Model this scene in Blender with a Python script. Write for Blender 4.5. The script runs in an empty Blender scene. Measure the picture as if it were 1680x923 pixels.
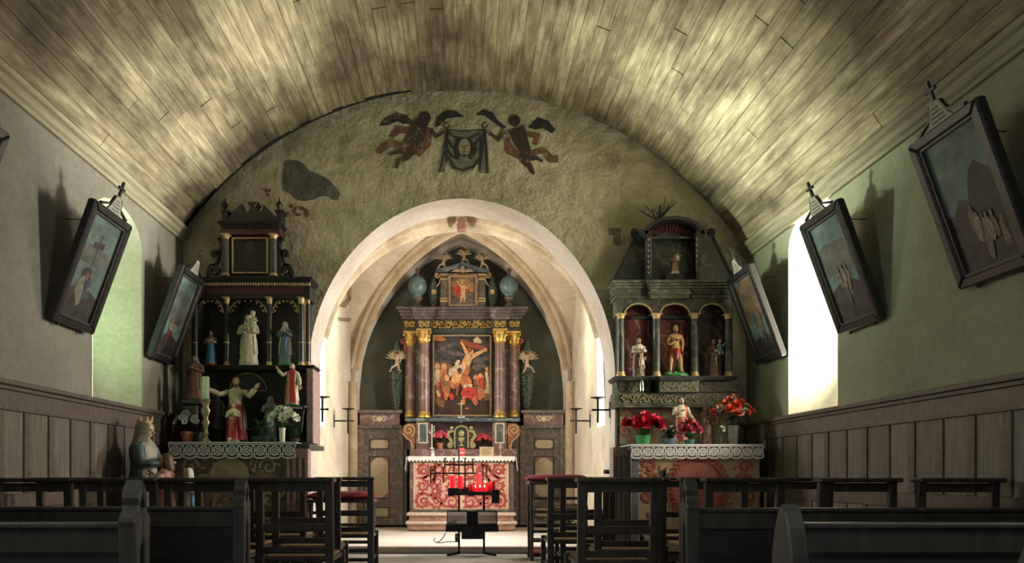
import bpy, math, random
from mathutils import Vector, Matrix
PI = math.pi
rnd = random.Random(11)
scene = bpy.context.scene
col = scene.collection

# ---------------------------------------------------------------- camera, world, daylight, exposure
F, CX, CY, EYE = 1120.0, 757.0, 778.0, 0.90      # focal length in pixels of the 1680 frame, vanishing point, eye height
def P(x, y, Y):
    """world point that the photo shows at (x, y) if it stands Y metres down the nave"""
    return Vector(((x - CX) / F * Y, Y, EYE + (CY - y) / F * Y))
def PX(x, Y): return (x - CX) / F * Y
def PZ(y, Y): return EYE + (CY - y) / F * Y

cam_d = bpy.data.cameras.new('camera'); cam = bpy.data.objects.new('camera', cam_d); col.objects.link(cam)
cam.location = (0, 0, EYE); cam.rotation_euler = (PI / 2, 0, 0)
cam_d.sensor_width = 36; cam_d.lens = 24
cam_d.shift_x = (840 - CX) / 1680; cam_d.shift_y = (CY - 461.5) / 1680
cam_d.clip_start = 0.05
scene.camera = cam

w = bpy.data.worlds.new('sky'); scene.world = w; w.use_nodes = True
w.node_tree.nodes['Background'].inputs['Color'].default_value = (0.85, 0.92, 1.0, 1)
w.node_tree.nodes['Background'].inputs['Strength'].default_value = 1.0

scene.view_settings.view_transform = 'Standard'
scene.view_settings.look = 'None'
scene.view_settings.gamma = 1.0
scene.view_settings.use_curve_mapping = False
scene.view_settings.exposure = 0.0
scene.cycles.use_denoising = True
scene.cycles.max_bounces = 7
scene.cycles.diffuse_bounces = 5
scene.cycles.sample_clamp_indirect = 6.0
scene.cycles.caustics_reflective = False
scene.cycles.caustics_refractive = False

def window_light(name, loc, rot, sx, sy, energy, color, spread=180):
    d = bpy.data.lights.new(name, 'AREA'); d.shape = 'RECTANGLE'; d.size = sx; d.size_y = sy
    d.energy = energy; d.color = color; d.spread = math.radians(spread)
    o = bpy.data.objects.new(name, d); col.objects.link(o); o.location = loc; o.rotation_euler = rot
    return o
# daylight at the panes: rotation (0, +-90deg) faces across the nave
RWIN, LWIN = (5.68, 6.53), (5.66, 6.53)
XL, XR = -3.06, 3.13                # nave side walls
YE = 7.5                            # chancel-arch wall
UP = math.radians(16)                # sunlit ground outside throws the light upwards
window_light('daylight_window_1', (XL - 0.66, 6.02, 2.42), (0, -PI / 2 - UP, 0), 1.60, 0.46, 15, (0.55, 1.0, 0.36), 140)
window_light('daylight_window_2', (XR + 0.66, 6.02, 2.42), (0, PI / 2 + UP, 0), 1.60, 0.46, 150, (1.0, 0.90, 0.70), 140)
window_light('fill_window_3', (XL - 0.66, 1.50, 2.42), (0, -PI / 2 + 0.2, 0), 1.60, 0.46, 42, (1.0, 0.97, 0.84), 140)  # unseen window behind the viewer, added as frontal fill
window_light('fill_window_4', (XR + 0.66, 1.50, 2.42), (0, PI / 2 - 0.2, 0), 1.60, 0.46, 34, (1.0, 0.97, 0.86), 140)  # its opposite on the right wall, likewise added fill
window_light('daylight_window_5', (-2.31, 8.39, 2.35), (0, -PI / 2 + 0.35, 0), 1.5, 0.52, 190, (1.0, 0.96, 0.88))
window_light('daylight_window_6', (2.31, 8.39, 2.35), (0, PI / 2 - 0.35, 0), 1.5, 0.52, 270, (1.0, 0.95, 0.86))
def ground_glow(name, loc, target, size, energy, color):
    """sunlit ground outside a window, shining up through it"""
    o = window_light(name, loc, (0, 0, 0), size, size, energy, color, 44)
    o.rotation_euler = (Vector(target) - Vector(loc)).to_track_quat('-Z', 'Y').to_euler(); return o
ground_glow('sunlit_ground_1', (XL - 6.6, 6.1, 0.6), (XL - 0.4, 6.06, 2.45), 1.9, 640, (0.97, 1.0, 0.76))
ground_glow('sunlit_ground_2', (XR + 6.6, 6.2, 0.6), (XR + 0.4, 6.06, 2.45), 1.9, 440, (1.0, 0.93, 0.76))
window_light('door_fill_light', (0, -2.66, 1.15), (PI / 2, 0, 0), 1.3, 2.2, 11, (0.90, 0.95, 1.0))  # added frontal fill, set in an unseen doorway behind the viewer

# ---------------------------------------------------------------- materials
MATS = {}
def nn(nt, t, **kw):
    n = nt.nodes.new(t)
    for k, v in kw.items(): setattr(n, k, v)
    return n
def rgb(c): return (c[0], c[1], c[2], 1)
def base(name, rough, metal):
    m = bpy.data.materials.new(name); m.use_nodes = True
    nt = m.node_tree; b = nt.nodes['Principled BSDF']
    b.inputs['Roughness'].default_value = rough; b.inputs['Metallic'].default_value = metal
    return m, nt, b
def coords(nt, scale=(1, 1, 1), src='Object'):
    tc = nn(nt, 'ShaderNodeTexCoord'); mp = nn(nt, 'ShaderNodeMapping')
    mp.inputs['Scale'].default_value = scale
    if src == 'World':
        g = nn(nt, 'ShaderNodeNewGeometry'); nt.links.new(g.outputs['Position'], mp.inputs['Vector'])
    else:
        nt.links.new(tc.outputs[src], mp.inputs['Vector'])
    return mp.outputs['Vector']
def noise(nt, vec, scale, detail=5, rough=0.6):
    n = nn(nt, 'ShaderNodeTexNoise'); n.inputs['Scale'].default_value = scale
    n.inputs['Detail'].default_value = detail; n.inputs['Roughness'].default_value = rough
    nt.links.new(vec, n.inputs['Vector']); return n.outputs['Fac']
def ramp(nt, fac, stops):
    r = nn(nt, 'ShaderNodeValToRGB'); e = r.color_ramp.elements
    while len(e) < len(stops): e.new(0.5)
    for i, (p, c) in enumerate(stops): e[i].position = p; e[i].color = rgb(c)
    nt.links.new(fac, r.inputs['Fac']); return r.outputs['Color']
def mixc(nt, a, b, fac, mode='MIX'):
    m = nn(nt, 'ShaderNodeMix', data_type='RGBA', blend_type=mode)
    for k, v in ((0, fac), (6, a), (7, b)):
        if isinstance(v, (float, int)): m.inputs[k].default_value = v
        elif isinstance(v, tuple): m.inputs[k].default_value = rgb(v)
        else: nt.links.new(v, m.inputs[k])
    return m.outputs[2]
def bump(nt, b, h, strength=0.3, dist=0.02):
    bp = nn(nt, 'ShaderNodeBump'); bp.inputs['Strength'].default_value = strength; bp.inputs['Distance'].default_value = dist
    nt.links.new(h, bp.inputs['Height']); nt.links.new(bp.outputs['Normal'], b.inputs['Normal'])
def plain(name, c, rough=0.6, metal=0.0, var=0.18, scale=30, bmp=0.0):
    """one colour with mottling"""
    if name in MATS: return MATS[name]
    m, nt, b = base(name, rough, metal)
    v = coords(nt); f = noise(nt, v, scale)
    lo = tuple(max(0, x * (1 - var * 1.6)) for x in c); hi = tuple(min(1, x * (1 + var * 1.2)) for x in c)
    nt.links.new(ramp(nt, f, [(0.3, lo), (0.7, hi)]), b.inputs['Base Color'])
    if bmp: bump(nt, b, f, bmp, 0.01)
    MATS[name] = m; return m
def plaster(name, c1, c2, c3, sc=1.3, bmp=0.5, fine=22, bd=0.03, rough=0.95, blot=0.0):
    if name in MATS: return MATS[name]
    m, nt, b = base(name, rough, 0)
    v = coords(nt, src='World'); f = noise(nt, v, sc, 7, 0.62)
    colr = ramp(nt, f, [(0.28, c1), (0.5, c2), (0.72, c3)])
    f2 = noise(nt, v, fine, 6, 0.7)
    colr = mixc(nt, colr, ramp(nt, f2, [(0.25, (0.55, 0.55, 0.55)), (0.65, (1, 1, 1))]), 0.55, 'MULTIPLY')
    if blot:
        f4 = noise(nt, v, 3.1, 8, 0.75)
        colr = mixc(nt, colr, ramp(nt, f4, [(0.52, (1, 1, 1)), (0.70, (0.55, 0.52, 0.48))]), blot, 'MULTIPLY')
    nt.links.new(colr, b.inputs['Base Color'])
    f3 = noise(nt, v, 5.5, 8, 0.6)
    bump(nt, b, f3, bmp, bd)
    MATS[name] = m; return m
def wood(name, c1, c2, stretch=(1, 14, 14), sc=3.0, rough=0.55, bmp=0.15, rand=0.25, src='Object'):
    if name in MATS: return MATS[name]
    m, nt, b = base(name, rough, 0)
    v = coords(nt, stretch, src); f = noise(nt, v, sc, 6, 0.65)
    c = ramp(nt, f, [(0.3, c1), (0.7, c2)])
    oi = nn(nt, 'ShaderNodeObjectInfo')
    c = mixc(nt, c, ramp(nt, oi.outputs['Random'], [(0.0, (1 - rand,) * 3), (1.0, (1, 1, 1))]), 1.0, 'MULTIPLY')
    nt.links.new(c, b.inputs['Base Color']); bump(nt, b, f, bmp, 0.006)
    MATS[name] = m; return m
def marble(name, c1, c2, vein, sc=5.0, vs=3.0, rough=0.35):
    if name in MATS: return MATS[name]
    m, nt, b = base(name, rough, 0)
    v = coords(nt); f = noise(nt, v, sc * 2, 7, 0.65)
    c = ramp(nt, f, [(0.3, c1), (0.68, c2)])
    wv = nn(nt, 'ShaderNodeTexWave'); wv.inputs['Scale'].default_value = vs; wv.inputs['Distortion'].default_value = 14
    wv.inputs['Detail'].default_value = 3; wv.inputs['Detail Scale'].default_value = 1.6; wv.bands_direction = 'DIAGONAL'
    nt.links.new(v, wv.inputs['Vector'])
    c = mixc(nt, c, vein, ramp(nt, wv.outputs['Fac'], [(0.86, (0, 0, 0)), (1.0, (0.75,) * 3)]))
    nt.links.new(c, b.inputs['Base Color']); MATS[name] = m; return m
def worn(name, c, ground, keep=0.5, sc=26, rough=0.95):
    """paint on plaster or wood, rubbed through to the ground colour"""
    if name in MATS: return MATS[name]
    m, nt, b = base(name, rough, 0)
    v = coords(nt, src='World'); f = noise(nt, v, sc, 7, 0.7)
    cc = mixc(nt, c, ground, ramp(nt, f, [(keep, (0, 0, 0)), (keep + 0.22, (0.8,) * 3)]))
    nt.links.new(cc, b.inputs['Base Color']); bump(nt, b, noise(nt, v, 5.5, 8, 0.6), 0.4, 0.02)
    MATS[name] = m; return m
def emit(name, c, s):
    if name in MATS: return MATS[name]
    m, nt, b = base(name, 0.6, 0)
    b.inputs['Base Color'].default_value = rgb(c); b.inputs['Emission Color'].default_value = rgb(c); b.inputs['Emission Strength'].default_value = s
    MATS[name] = m; return m
def glass(name, tint=(0.9, 0.95, 0.95), gl=0.12):
    if name in MATS: return MATS[name]
    m = bpy.data.materials.new(name); m.use_nodes = True; nt = m.node_tree; nt.nodes.clear()
    o = nn(nt, 'ShaderNodeOutputMaterial'); mx = nn(nt, 'ShaderNodeMixShader'); mx.inputs['Fac'].default_value = gl
    t = nn(nt, 'ShaderNodeBsdfTransparent'); t.inputs['Color'].default_value = rgb(tint)
    g = nn(nt, 'ShaderNodeBsdfGlossy'); g.inputs['Roughness'].default_value = 0.05
    nt.links.new(t.outputs[0], mx.inputs[1]); nt.links.new(g.outputs[0], mx.inputs[2]); nt.links.new(mx.outputs[0], o.inputs['Surface'])
    MATS[name] = m; return m

# ---------------------------------------------------------------- mesh building
ORG = {}
class MB:
    def __init__(s): s.v = []; s.f = []; s.m = []; s.mi = 0; s.T = None
    def add(s, pts, faces):
        o = len(s.v)
        for p in pts:
            p = Vector(p); s.v.append(s.T @ p if s.T else p)
        for f in faces: s.f.append([o + i for i in f]); s.m.append(s.mi)
        return s
    def poly(s, pts): return s.add(pts, [list(range(len(pts)))])
    def box(s, x0, x1, y0, y1, z0, z1):
        p = [(x, y, z) for z in (z0, z1) for y in (y0, y1) for x in (x0, x1)]
        return s.add(p, [(0, 2, 3, 1), (4, 5, 7, 6), (0, 1, 5, 4), (2, 6, 7, 3), (0, 4, 6, 2), (1, 3, 7, 5)])
    def cbox(s, c, d): return s.box(c[0] - d[0] / 2, c[0] + d[0] / 2, c[1] - d[1] / 2, c[1] + d[1] / 2, c[2] - d[2] / 2, c[2] + d[2] / 2)
    def loft(s, rings, caps=True, closed=True):
        n = len(rings[0]); pts = [p for r in rings for p in r]; fs = []
        for i in range(len(rings) - 1):
            for j in range(n if closed else n - 1):
                k = (j + 1) % n
                fs.append((i * n + j, i * n + k, (i + 1) * n + k, (i + 1) * n + j))
        if caps and closed:
            fs.append(tuple(reversed(range(n)))); fs.append(tuple((len(rings) - 1) * n + j for j in range(n)))
        return s.add(pts, fs)
    def tube(s, pts, r, n=8, caps=True):
        pts = [Vector(p) for p in pts]; R = r if isinstance(r, (list, tuple)) else [r] * len(pts)
        rings = []; up = None
        for i, p in enumerate(pts):
            t = (pts[min(i + 1, len(pts) - 1)] - pts[max(i - 1, 0)])
            if t.length < 1e-9: t = Vector((0, 0, 1))
            t.normalize()
            if up is None:
                up = Vector((0, 0, 1)) if abs(t.z) < 0.9 else Vector((0, 1, 0))
            a = t.cross(up)
            if a.length < 1e-6: a = t.cross(Vector((1, 0, 0)))
            a.normalize(); b = a.cross(t); up = b
            rings.append([p + (a * math.cos(2 * PI * k / n) + b * math.sin(2 * PI * k / n)) * R[i] for k in range(n)])
        return s.loft(rings, caps)
    def cyl(s, p0, p1, r0, r1=None, n=12): return s.tube([p0, p1], [r0, r0 if r1 is None else r1], n)
    def lathe(s, prof, c=(0, 0, 0), n=16, sx=1, sy=1, flute=0, fl=0):
        rings = []
        for r, z in prof:
            rings.append([(c[0] + sx * r * (1 + flute * math.cos(fl * 2 * PI * k / n)) * math.cos(2 * PI * k / n),
                           c[1] + sy * r * (1 + flute * math.cos(fl * 2 * PI * k / n)) * math.sin(2 * PI * k / n), c[2] + z) for k in range(n)])
        return s.loft(rings)
    def sphere(s, c, rx, ry=None, rz=None, n=10, m=7):
        ry = ry or rx; rz = rz or rx; rings = []
        for i in range(m + 1):
            a = -PI / 2 + PI * i / m; a = max(-PI / 2 + 0.02, min(PI / 2 - 0.02, a))
            rings.append([(c[0] + rx * math.cos(a) * math.cos(2 * PI * k / n), c[1] + ry * math.cos(a) * math.sin(2 * PI * k / n), c[2] + rz * math.sin(a)) for k in range(n)])
        return s.loft(rings)
    def prism(s, poly, y0, y1):
        """outline in x,z pushed from y0 (front) to y1"""
        n = len(poly)
        ar = sum(poly[i][0] * poly[(i + 1) % n][1] - poly[(i + 1) % n][0] * poly[i][1] for i in range(n))
        if ar < 0: poly = poly[::-1]
        pts = [(x, y0, z) for x, z in poly] + [(x, y1, z) for x, z in poly]
        fs = [tuple(range(n)), tuple(reversed(range(n, 2 * n)))]
        for i in range(n): j = (i + 1) % n; fs.append((j, i, n + i, n + j))
        return s.add(pts, fs)
    def ribbon(s, pts, w, y0, y1, closed=False):
        """flat band of width w (or list) along a path in x,z, from depth y0 to y1"""
        n = len(pts); W = w if isinstance(w, (list, tuple)) else [w] * n; L = []; R = []
        for i in range(n):
            a = pts[(i - 1) % n] if closed or i > 0 else pts[i]; b = pts[(i + 1) % n] if closed or i < n - 1 else pts[i]
            dx, dz = b[0] - a[0], b[1] - a[1]; l = math.hypot(dx, dz) or 1e-9
            nx, nz = -dz / l * W[i] / 2, dx / l * W[i] / 2
            L.append((pts[i][0] + nx, pts[i][1] + nz)); R.append((pts[i][0] - nx, pts[i][1] - nz))
        rings = [[(L[i][0], y0, L[i][1]), (R[i][0], y0, R[i][1]), (R[i][0], y1, R[i][1]), (L[i][0], y1, L[i][1])] for i in range(n)]
        if closed: rings.append(rings[0])
        return s.loft(rings, caps=not closed)
    def build(s, name, mats, parent=None, smooth=False, bev=0.0, org=None, angle=40, data_only=False):
        o_ = ORG.get(parent.name, Vector((0, 0, 0))) if parent else (Vector(org) if org else Vector((0, 0, 0)))
        me = bpy.data.meshes.new(name)
        me.from_pydata([tuple(p - o_) for p in s.v], [], s.f)
        if not isinstance(mats, (list, tuple)): mats = [mats]
        for m in mats: me.materials.append(m)
        if len(mats) > 1: me.polygons.foreach_set('material_index', s.m)
        me.update()
        if smooth:
            me.polygons.foreach_set('use_smooth', [True] * len(me.polygons)); me.set_sharp_from_angle(angle=math.radians(angle))
        if data_only: return me
        ob = bpy.data.objects.new(name, me); col.objects.link(ob)
        if parent: ob.parent = parent; ORG[ob.name] = o_
        else: ob.location = o_; ORG[ob.name] = o_
        if bev:
            md = ob.modifiers.new('bevel', 'BEVEL'); md.width = bev; md.segments = 1; md.limit_method = 'ANGLE'; md.angle_limit = math.radians(40)
        return ob
def tag(o, label=None, cat=None, group=None, kind=None):
    if label: o['label'] = label
    if cat: o['category'] = cat
    if group: o['group'] = group
    if kind: o['kind'] = kind
    return o
def thing(name, label, cat, loc, rotz=0.0, group=None, local=False, rot=None):
    o = bpy.data.objects.new(name, None); col.objects.link(o); o.empty_display_size = 0.1
    o.location = loc; o.rotation_euler = rot if rot else (0, 0, rotz)
    ORG[o.name] = Vector((0, 0, 0)) if local else Vector(loc)
    return tag(o, label, cat, group)
def struct(name, parent=None):
    o = bpy.data.objects.new(name, None); col.objects.link(o); ORG[o.name] = Vector((0, 0, 0)); o['kind'] = 'structure'; return o
def inst(name, me, parent, M):
    """a further object that shares a mesh"""
    o = bpy.data.objects.new(name, me); col.objects.link(o); o.parent = parent
    o.matrix_local = M; return o
def copy_tree(o, parent=None):
    c = o.copy(); col.objects.link(c); ORG[c.name] = ORG.get(o.name, Vector((0, 0, 0)))
    if parent: c.parent = parent
    for ch in list(o.children): copy_tree(ch, c)
    return c
def arc(cx, cz, rx, rz, a0, a1, n):
    return [(cx + rx * math.cos(math.radians(a0 + (a1 - a0) * i / n)), cz + rz * math.sin(math.radians(a0 + (a1 - a0) * i / n))) for i in range(n + 1)]
def spiral(cx, cz, r0, r1, a0, turns, n=24, flip=1):
    out = []
    for i in range(n + 1):
        t = i / n; r = r0 + (r1 - r0) * t; a = math.radians(a0) + flip * turns * 2 * PI * t
        out.append((cx + r * math.cos(a), cz + r * math.sin(a)))
    return out
# ================================================================ the room
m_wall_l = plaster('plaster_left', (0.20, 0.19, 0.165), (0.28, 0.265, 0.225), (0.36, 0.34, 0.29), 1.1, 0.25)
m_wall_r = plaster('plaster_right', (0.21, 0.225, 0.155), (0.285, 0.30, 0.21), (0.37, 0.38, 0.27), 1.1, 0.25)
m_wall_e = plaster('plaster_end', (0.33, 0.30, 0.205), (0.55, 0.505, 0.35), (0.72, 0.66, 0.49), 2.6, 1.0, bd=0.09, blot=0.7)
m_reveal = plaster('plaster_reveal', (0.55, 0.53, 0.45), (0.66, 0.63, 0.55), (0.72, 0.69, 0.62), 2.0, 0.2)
m_arch = plaster('plaster_arch', (0.44, 0.37, 0.32), (0.56, 0.49, 0.44), (0.64, 0.58, 0.53), 1.5, 0.2)
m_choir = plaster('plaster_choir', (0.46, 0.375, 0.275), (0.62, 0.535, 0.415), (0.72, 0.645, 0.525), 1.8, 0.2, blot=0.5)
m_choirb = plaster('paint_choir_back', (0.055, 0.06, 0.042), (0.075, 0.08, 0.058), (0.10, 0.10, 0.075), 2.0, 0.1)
m_rib = plaster('sandstone_rib', (0.32, 0.225, 0.14), (0.48, 0.38, 0.265), (0.60, 0.51, 0.39), 2.5, 0.2)
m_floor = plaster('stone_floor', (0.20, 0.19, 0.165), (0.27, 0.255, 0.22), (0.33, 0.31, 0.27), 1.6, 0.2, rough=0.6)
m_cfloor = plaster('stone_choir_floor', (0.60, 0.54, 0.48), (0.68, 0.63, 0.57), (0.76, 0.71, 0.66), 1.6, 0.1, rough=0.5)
m_dark = plain('dark_void', (0.012, 0.011, 0.010), 0.9)
m_plank = None
def plank_mat():
    m, nt, b = base('ceiling_board', 0.75, 0)
    v = coords(nt, (9, 0.9, 9), 'World'); f = noise(nt, v, 2.6, 7, 0.65)
    c = ramp(nt, f, [(0.28, (0.15, 0.122, 0.078)), (0.5, (0.36, 0.305, 0.20)), (0.72, (0.64, 0.56, 0.40))])
    v2 = coords(nt, (1, 0.6, 1), 'World'); f2 = noise(nt, v2, 1.6, 5, 0.6)
    c = mixc(nt, c, ramp(nt, f2, [(0.38, (0.26, 0.25, 0.23)), (0.60, (1, 1, 1))]), 0.9, 'MULTIPLY')
    oi = nn(nt, 'ShaderNodeObjectInfo')
    c = mixc(nt, c, ramp(nt, oi.outputs['Random'], [(0, (0.72, 0.70, 0.66)), (1, (1, 1, 1))]), 0.9, 'MULTIPLY')
    nt.links.new(c, b.inputs['Base Color']); bump(nt, b, f, 0.25, 0.004); return m
m_plank = plank_mat()
m_panel = wood('wainscot_wood', (0.10, 0.082, 0.066), (0.225, 0.188, 0.152), (9, 9, 1), 3.0, 0.5, 0.1, 0.3, 'World')
m_panel2 = wood('wainscot_rail', (0.075, 0.055, 0.043), (0.16, 0.122, 0.095), (1, 6, 6), 3.0, 0.5, 0.1, 0.2, 'World')
m_cornice = wood('cornice_wood', (0.22, 0.20, 0.14), (0.42, 0.38, 0.27), (8, 0.7, 8), 3.0, 0.7, 0.15, 0.2, 'World')
m_iron = plain('wrought_iron', (0.025, 0.025, 0.027), 0.5, 0.6)
m_leadglass = glass('window_glass')

YB = -2.6                                       # west end of the nave, behind the viewer
ZL, ZR, ZA = 3.50, 3.31, 5.11                   # springings and crown of the boarded vault
def circle3(a, b, c):
    (x1, y1), (x2, y2), (x3, y3) = a, b, c
    d = 2 * (x1 * (y2 - y3) + x2 * (y3 - y1) + x3 * (y1 - y2))
    ux = ((x1 ** 2 + y1 ** 2) * (y2 - y3) + (x2 ** 2 + y2 ** 2) * (y3 - y1) + (x3 ** 2 + y3 ** 2) * (y1 - y2)) / d
    uy = ((x1 ** 2 + y1 ** 2) * (x3 - x2) + (x2 ** 2 + y2 ** 2) * (x1 - x3) + (x3 ** 2 + y3 ** 2) * (x2 - x1)) / d
    return ux, uy, math.hypot(x1 - ux, y1 - uy)
VX, VZ, VR = circle3((XL, ZL), (0, ZA), (XR, ZR))
A0 = math.atan2(ZR - VZ, XR - VX); A1 = math.atan2(ZL - VZ, XL - VX)

# floors
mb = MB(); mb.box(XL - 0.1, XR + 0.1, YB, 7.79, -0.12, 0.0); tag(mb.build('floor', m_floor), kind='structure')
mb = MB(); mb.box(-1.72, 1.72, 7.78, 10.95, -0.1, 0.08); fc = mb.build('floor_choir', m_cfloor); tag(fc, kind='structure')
mb = MB(); mb.box(-1.72, 1.72, 7.74, 7.80, 0.045, 0.085); mb.build('step_nosing', plain('step_stone', (0.42, 0.30, 0.26), 0.6), fc, bev=0.008)

# side walls with splayed round-headed window openings
def win_outline(y0, y1, z0, zs, za, n=10):
    c = (y0 + y1) / 2; r = (y1 - y0) / 2
    return [(y1, z0), (y1, zs)] + [(c + r * math.cos(PI * i / n), zs + (za - zs) * math.sin(PI * i / n)) for i in range(1, n)] + [(y0, zs), (y0, z0)]
def side_wall(name, X, sgn, wins, z0w, mat, ztop):
    mb = MB(); ys = [YB]
    # wall face as strips so that the openings are real holes
    for (a, b) in sorted(wins):
        mb.poly([(X, ys[-1], 0), (X, a, 0), (X, a, ztop), (X, ys[-1], ztop)])
        mb.poly([(X, a, 0), (X, b, 0), (X, b, z0w), (X, a, z0w)])
        o = win_outline(a, b, z0w, 3.05, 3.32)
        for i in range(1, len(o) - 2):
            (p, q), (r_, s_) = o[i], o[i + 1]
            mb.poly([(X, p, q), (X, r_, s_), (X, r_, ztop), (X, p, ztop)])
        ys.append(b)
    mb.poly([(X, ys[-1], 0), (X, YE + 0.05, 0), (X, YE + 0.05, ztop), (X, ys[-1], ztop)])
    w_ = mb.build(name, mat); tag(w_, kind='structure')
    return w_
def window(n, X, sgn, a, b, z0w, parent, mat_r, depth=0.62):
    o = win_outline(a, b, z0w, 3.05, 3.32)
    c = (a + b) / 2
    o2 = win_outline(c - 0.24, c + 0.24, z0w + 0.12, 2.92, 3.14)
    r0 = [(X - sgn * 0.002, p, q) for p, q in o]; r1 = [(X + sgn * depth, p, q) for p, q in o2]
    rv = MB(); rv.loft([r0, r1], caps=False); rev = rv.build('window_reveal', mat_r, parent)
    wn = struct('window_%d' % n)
    x = X + sgn * (depth - 0.02)
    gl = MB(); gl.poly([(x, p, q) for p, q in o2]); gl.build('window_pane', m_leadglass, wn)
    fr = MB()
    pts = [(x, p, q) for p, q in o2]
    fr.tube(pts + [pts[0]], 0.02, 6); fr.cyl((x, c, z0w + 0.12), (x, c, 3.14), 0.01, n=6)
    for k in range(1, 6):
        z = z0w + 0.12 + k * 0.28; fr.cyl((x, c - 0.24, z), (x, c + 0.24, z), 0.008, n=6)
    fr.build('window_frame', m_iron, wn)
    return wn
ZWL, ZWR = 1.50, 1.44
LW = [(1.07, 1.93), LWIN]; RW = [(1.07, 1.93), RWIN]
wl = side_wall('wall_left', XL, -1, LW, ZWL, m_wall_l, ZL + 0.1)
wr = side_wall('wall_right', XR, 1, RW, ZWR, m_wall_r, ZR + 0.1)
window(3, XL, -1, *LW[0], ZWL, wl, m_reveal); window(1, XL, -1, *LW[1], ZWL, wl, m_reveal)
window(4, XR, 1, *RW[0], ZWR, wr, m_reveal); window(2, XR, 1, *RW[1], ZWR, wr, m_reveal)
mb = MB()
for a in ((XL - 0.1, -0.7, 0, 5.4), (0.7, XR + 0.1, 0, 5.4), (-0.7, 0.7, 2.3, 5.4)): mb.box(a[0], a[1], YB - 0.2, YB, a[2], a[3])     # west wall; its unseen door opening is added to let in frontal fill
tag(mb.build('wall_back', m_wall_l), kind='structure')

# chancel-arch wall: strips between the elliptical arch and the vault
AW, AB, AH = 1.69, 1.95, 1.98
def archz(x): return AB + AH * math.sqrt(max(0, 1 - (x / AW) ** 2))
mb = MB(); TH = 0.5
mb.poly([(XL - 0.1, YE, 0), (-AW, YE, 0), (-AW, YE, 5.5), (XL - 0.1, YE, 5.5)])
mb.poly([(AW, YE, 0), (XR + 0.1, YE, 0), (XR + 0.1, YE, 5.5), (AW, YE, 5.5)])
N = 48
xs = [-AW * math.cos(PI * i / N) for i in range(N + 1)]
for i in range(N):
    mb.poly([(xs[i], YE, archz(xs[i])), (xs[i + 1], YE, archz(xs[i + 1])), (xs[i + 1], YE, 5.5), (xs[i], YE, 5.5)])
we = mb.build('wall_end', m_wall_e); tag(we, kind='structure')
out = [(-AW, 0.0)] + [(x, archz(x)) for x in xs] + [(AW, 0.0)]
mb = MB(); mb.loft([[(x, YE, z) for x, z in out], [(x * 0.995, YE + TH, z) for x, z in out]], caps=False, closed=False)
mb.build('arch_reveal', m_arch, we, smooth=True)
# choir: side walls with windows, painted back wall, ribbed vault
CW, CY0, CY1, CS, CAP = 1.74, YE + TH, 10.85, 2.23, 4.40
def prof(t):
    x = abs(t) * 1.68; return CS + math.sqrt(max(0, 2.435 ** 2 - (x + 0.755) ** 2)) * (CAP - CS) / 2.315
CYM = (CY0 + CY1) / 2; CYH = (CY1 - CY0) / 2
def profa(u, v): return CS + (prof(u) - CS) * (CAP + .24 * max(0, v) - CS) / (CAP - CS)      # the crown rises towards the back wall
def choir_wall(name, sgn):
    X = sgn * CW; mb = MB(); a, b, z0, zs, za = 8.04, 8.74, 1.50, 3.05, 3.30
    def wt(y): return prof((y - CYM) / CYH) + 0.02
    def strip(y0, y1, lo):
        n = max(1, int((y1 - y0) / 0.1))
        for i in range(n):
            p, q = y0 + (y1 - y0) * i / n, y0 + (y1 - y0) * (i + 1) / n
            mb.poly([(X, p, lo(p)), (X, q, lo(q)), (X, q, max(lo(q), wt(q))), (X, p, max(lo(p), wt(p)))])
    strip(CY0 - 0.02, a, lambda y: 0)
    mb.poly([(X, a, 0), (X, b, 0), (X, b, z0), (X, a, z0)])
    c_, r_ = (a + b) / 2, (b - a) / 2
    strip(a, b, lambda y: zs + (za - zs) * math.sqrt(max(0, 1 - ((y - c_) / r_) ** 2)))
    strip(b, CY1, lambda y: 0)
    w_ = mb.build(name, m_choir); tag(w_, kind='structure')
    o = win_outline(a, b, z0, zs, za); o2 = win_outline(c_ - 0.27, c_ + 0.27, z0 + 0.06, zs - 0.03, za - 0.05)
    MB().loft([[(X, p, q) for p, q in o], [(X + sgn * 0.55, p, q) for p, q in o2]], caps=False).build('window_reveal', m_reveal, w_)
    wn = struct('window_%d' % (5 if sgn < 0 else 6)); x = X + sgn * 0.53
    MB().poly([(x, p, q) for p, q in o2]).build('window_pane', m_leadglass, wn)
    fr = MB(); pts = [(x, p, q) for p, q in o2]; fr.tube(pts + [pts[0]], 0.018, 6); fr.cyl((x, c_, z0 + 0.1), (x, c_, za - 0.05), 0.009, n=6)
    for k in range(1, 6): fr.cyl((x, c_ - 0.27, z0 + 0.1 + k * 0.25), (x, c_ + 0.27, z0 + 0.1 + k * 0.25), 0.007, n=6)
    fr.build('window_frame', m_iron, wn)
    return w_
choir_wall('wall_choir_left', -1); choir_wall('wall_choir_right', 1)
mb = MB(); n = 40
for i in range(n):
    x0, x1 = -CW + 2 * CW * i / n, -CW + 2 * CW * (i + 1) / n
    mb.poly([(x0, CY1, 0), (x1, CY1, 0), (x1, CY1, profa(x1 / CW, 1) + .02), (x0, CY1, profa(x0 / CW, 1) + .02)])
wcb = mb.build('wall_choir_back', m_choirb); tag(wcb, kind='structure')
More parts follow.
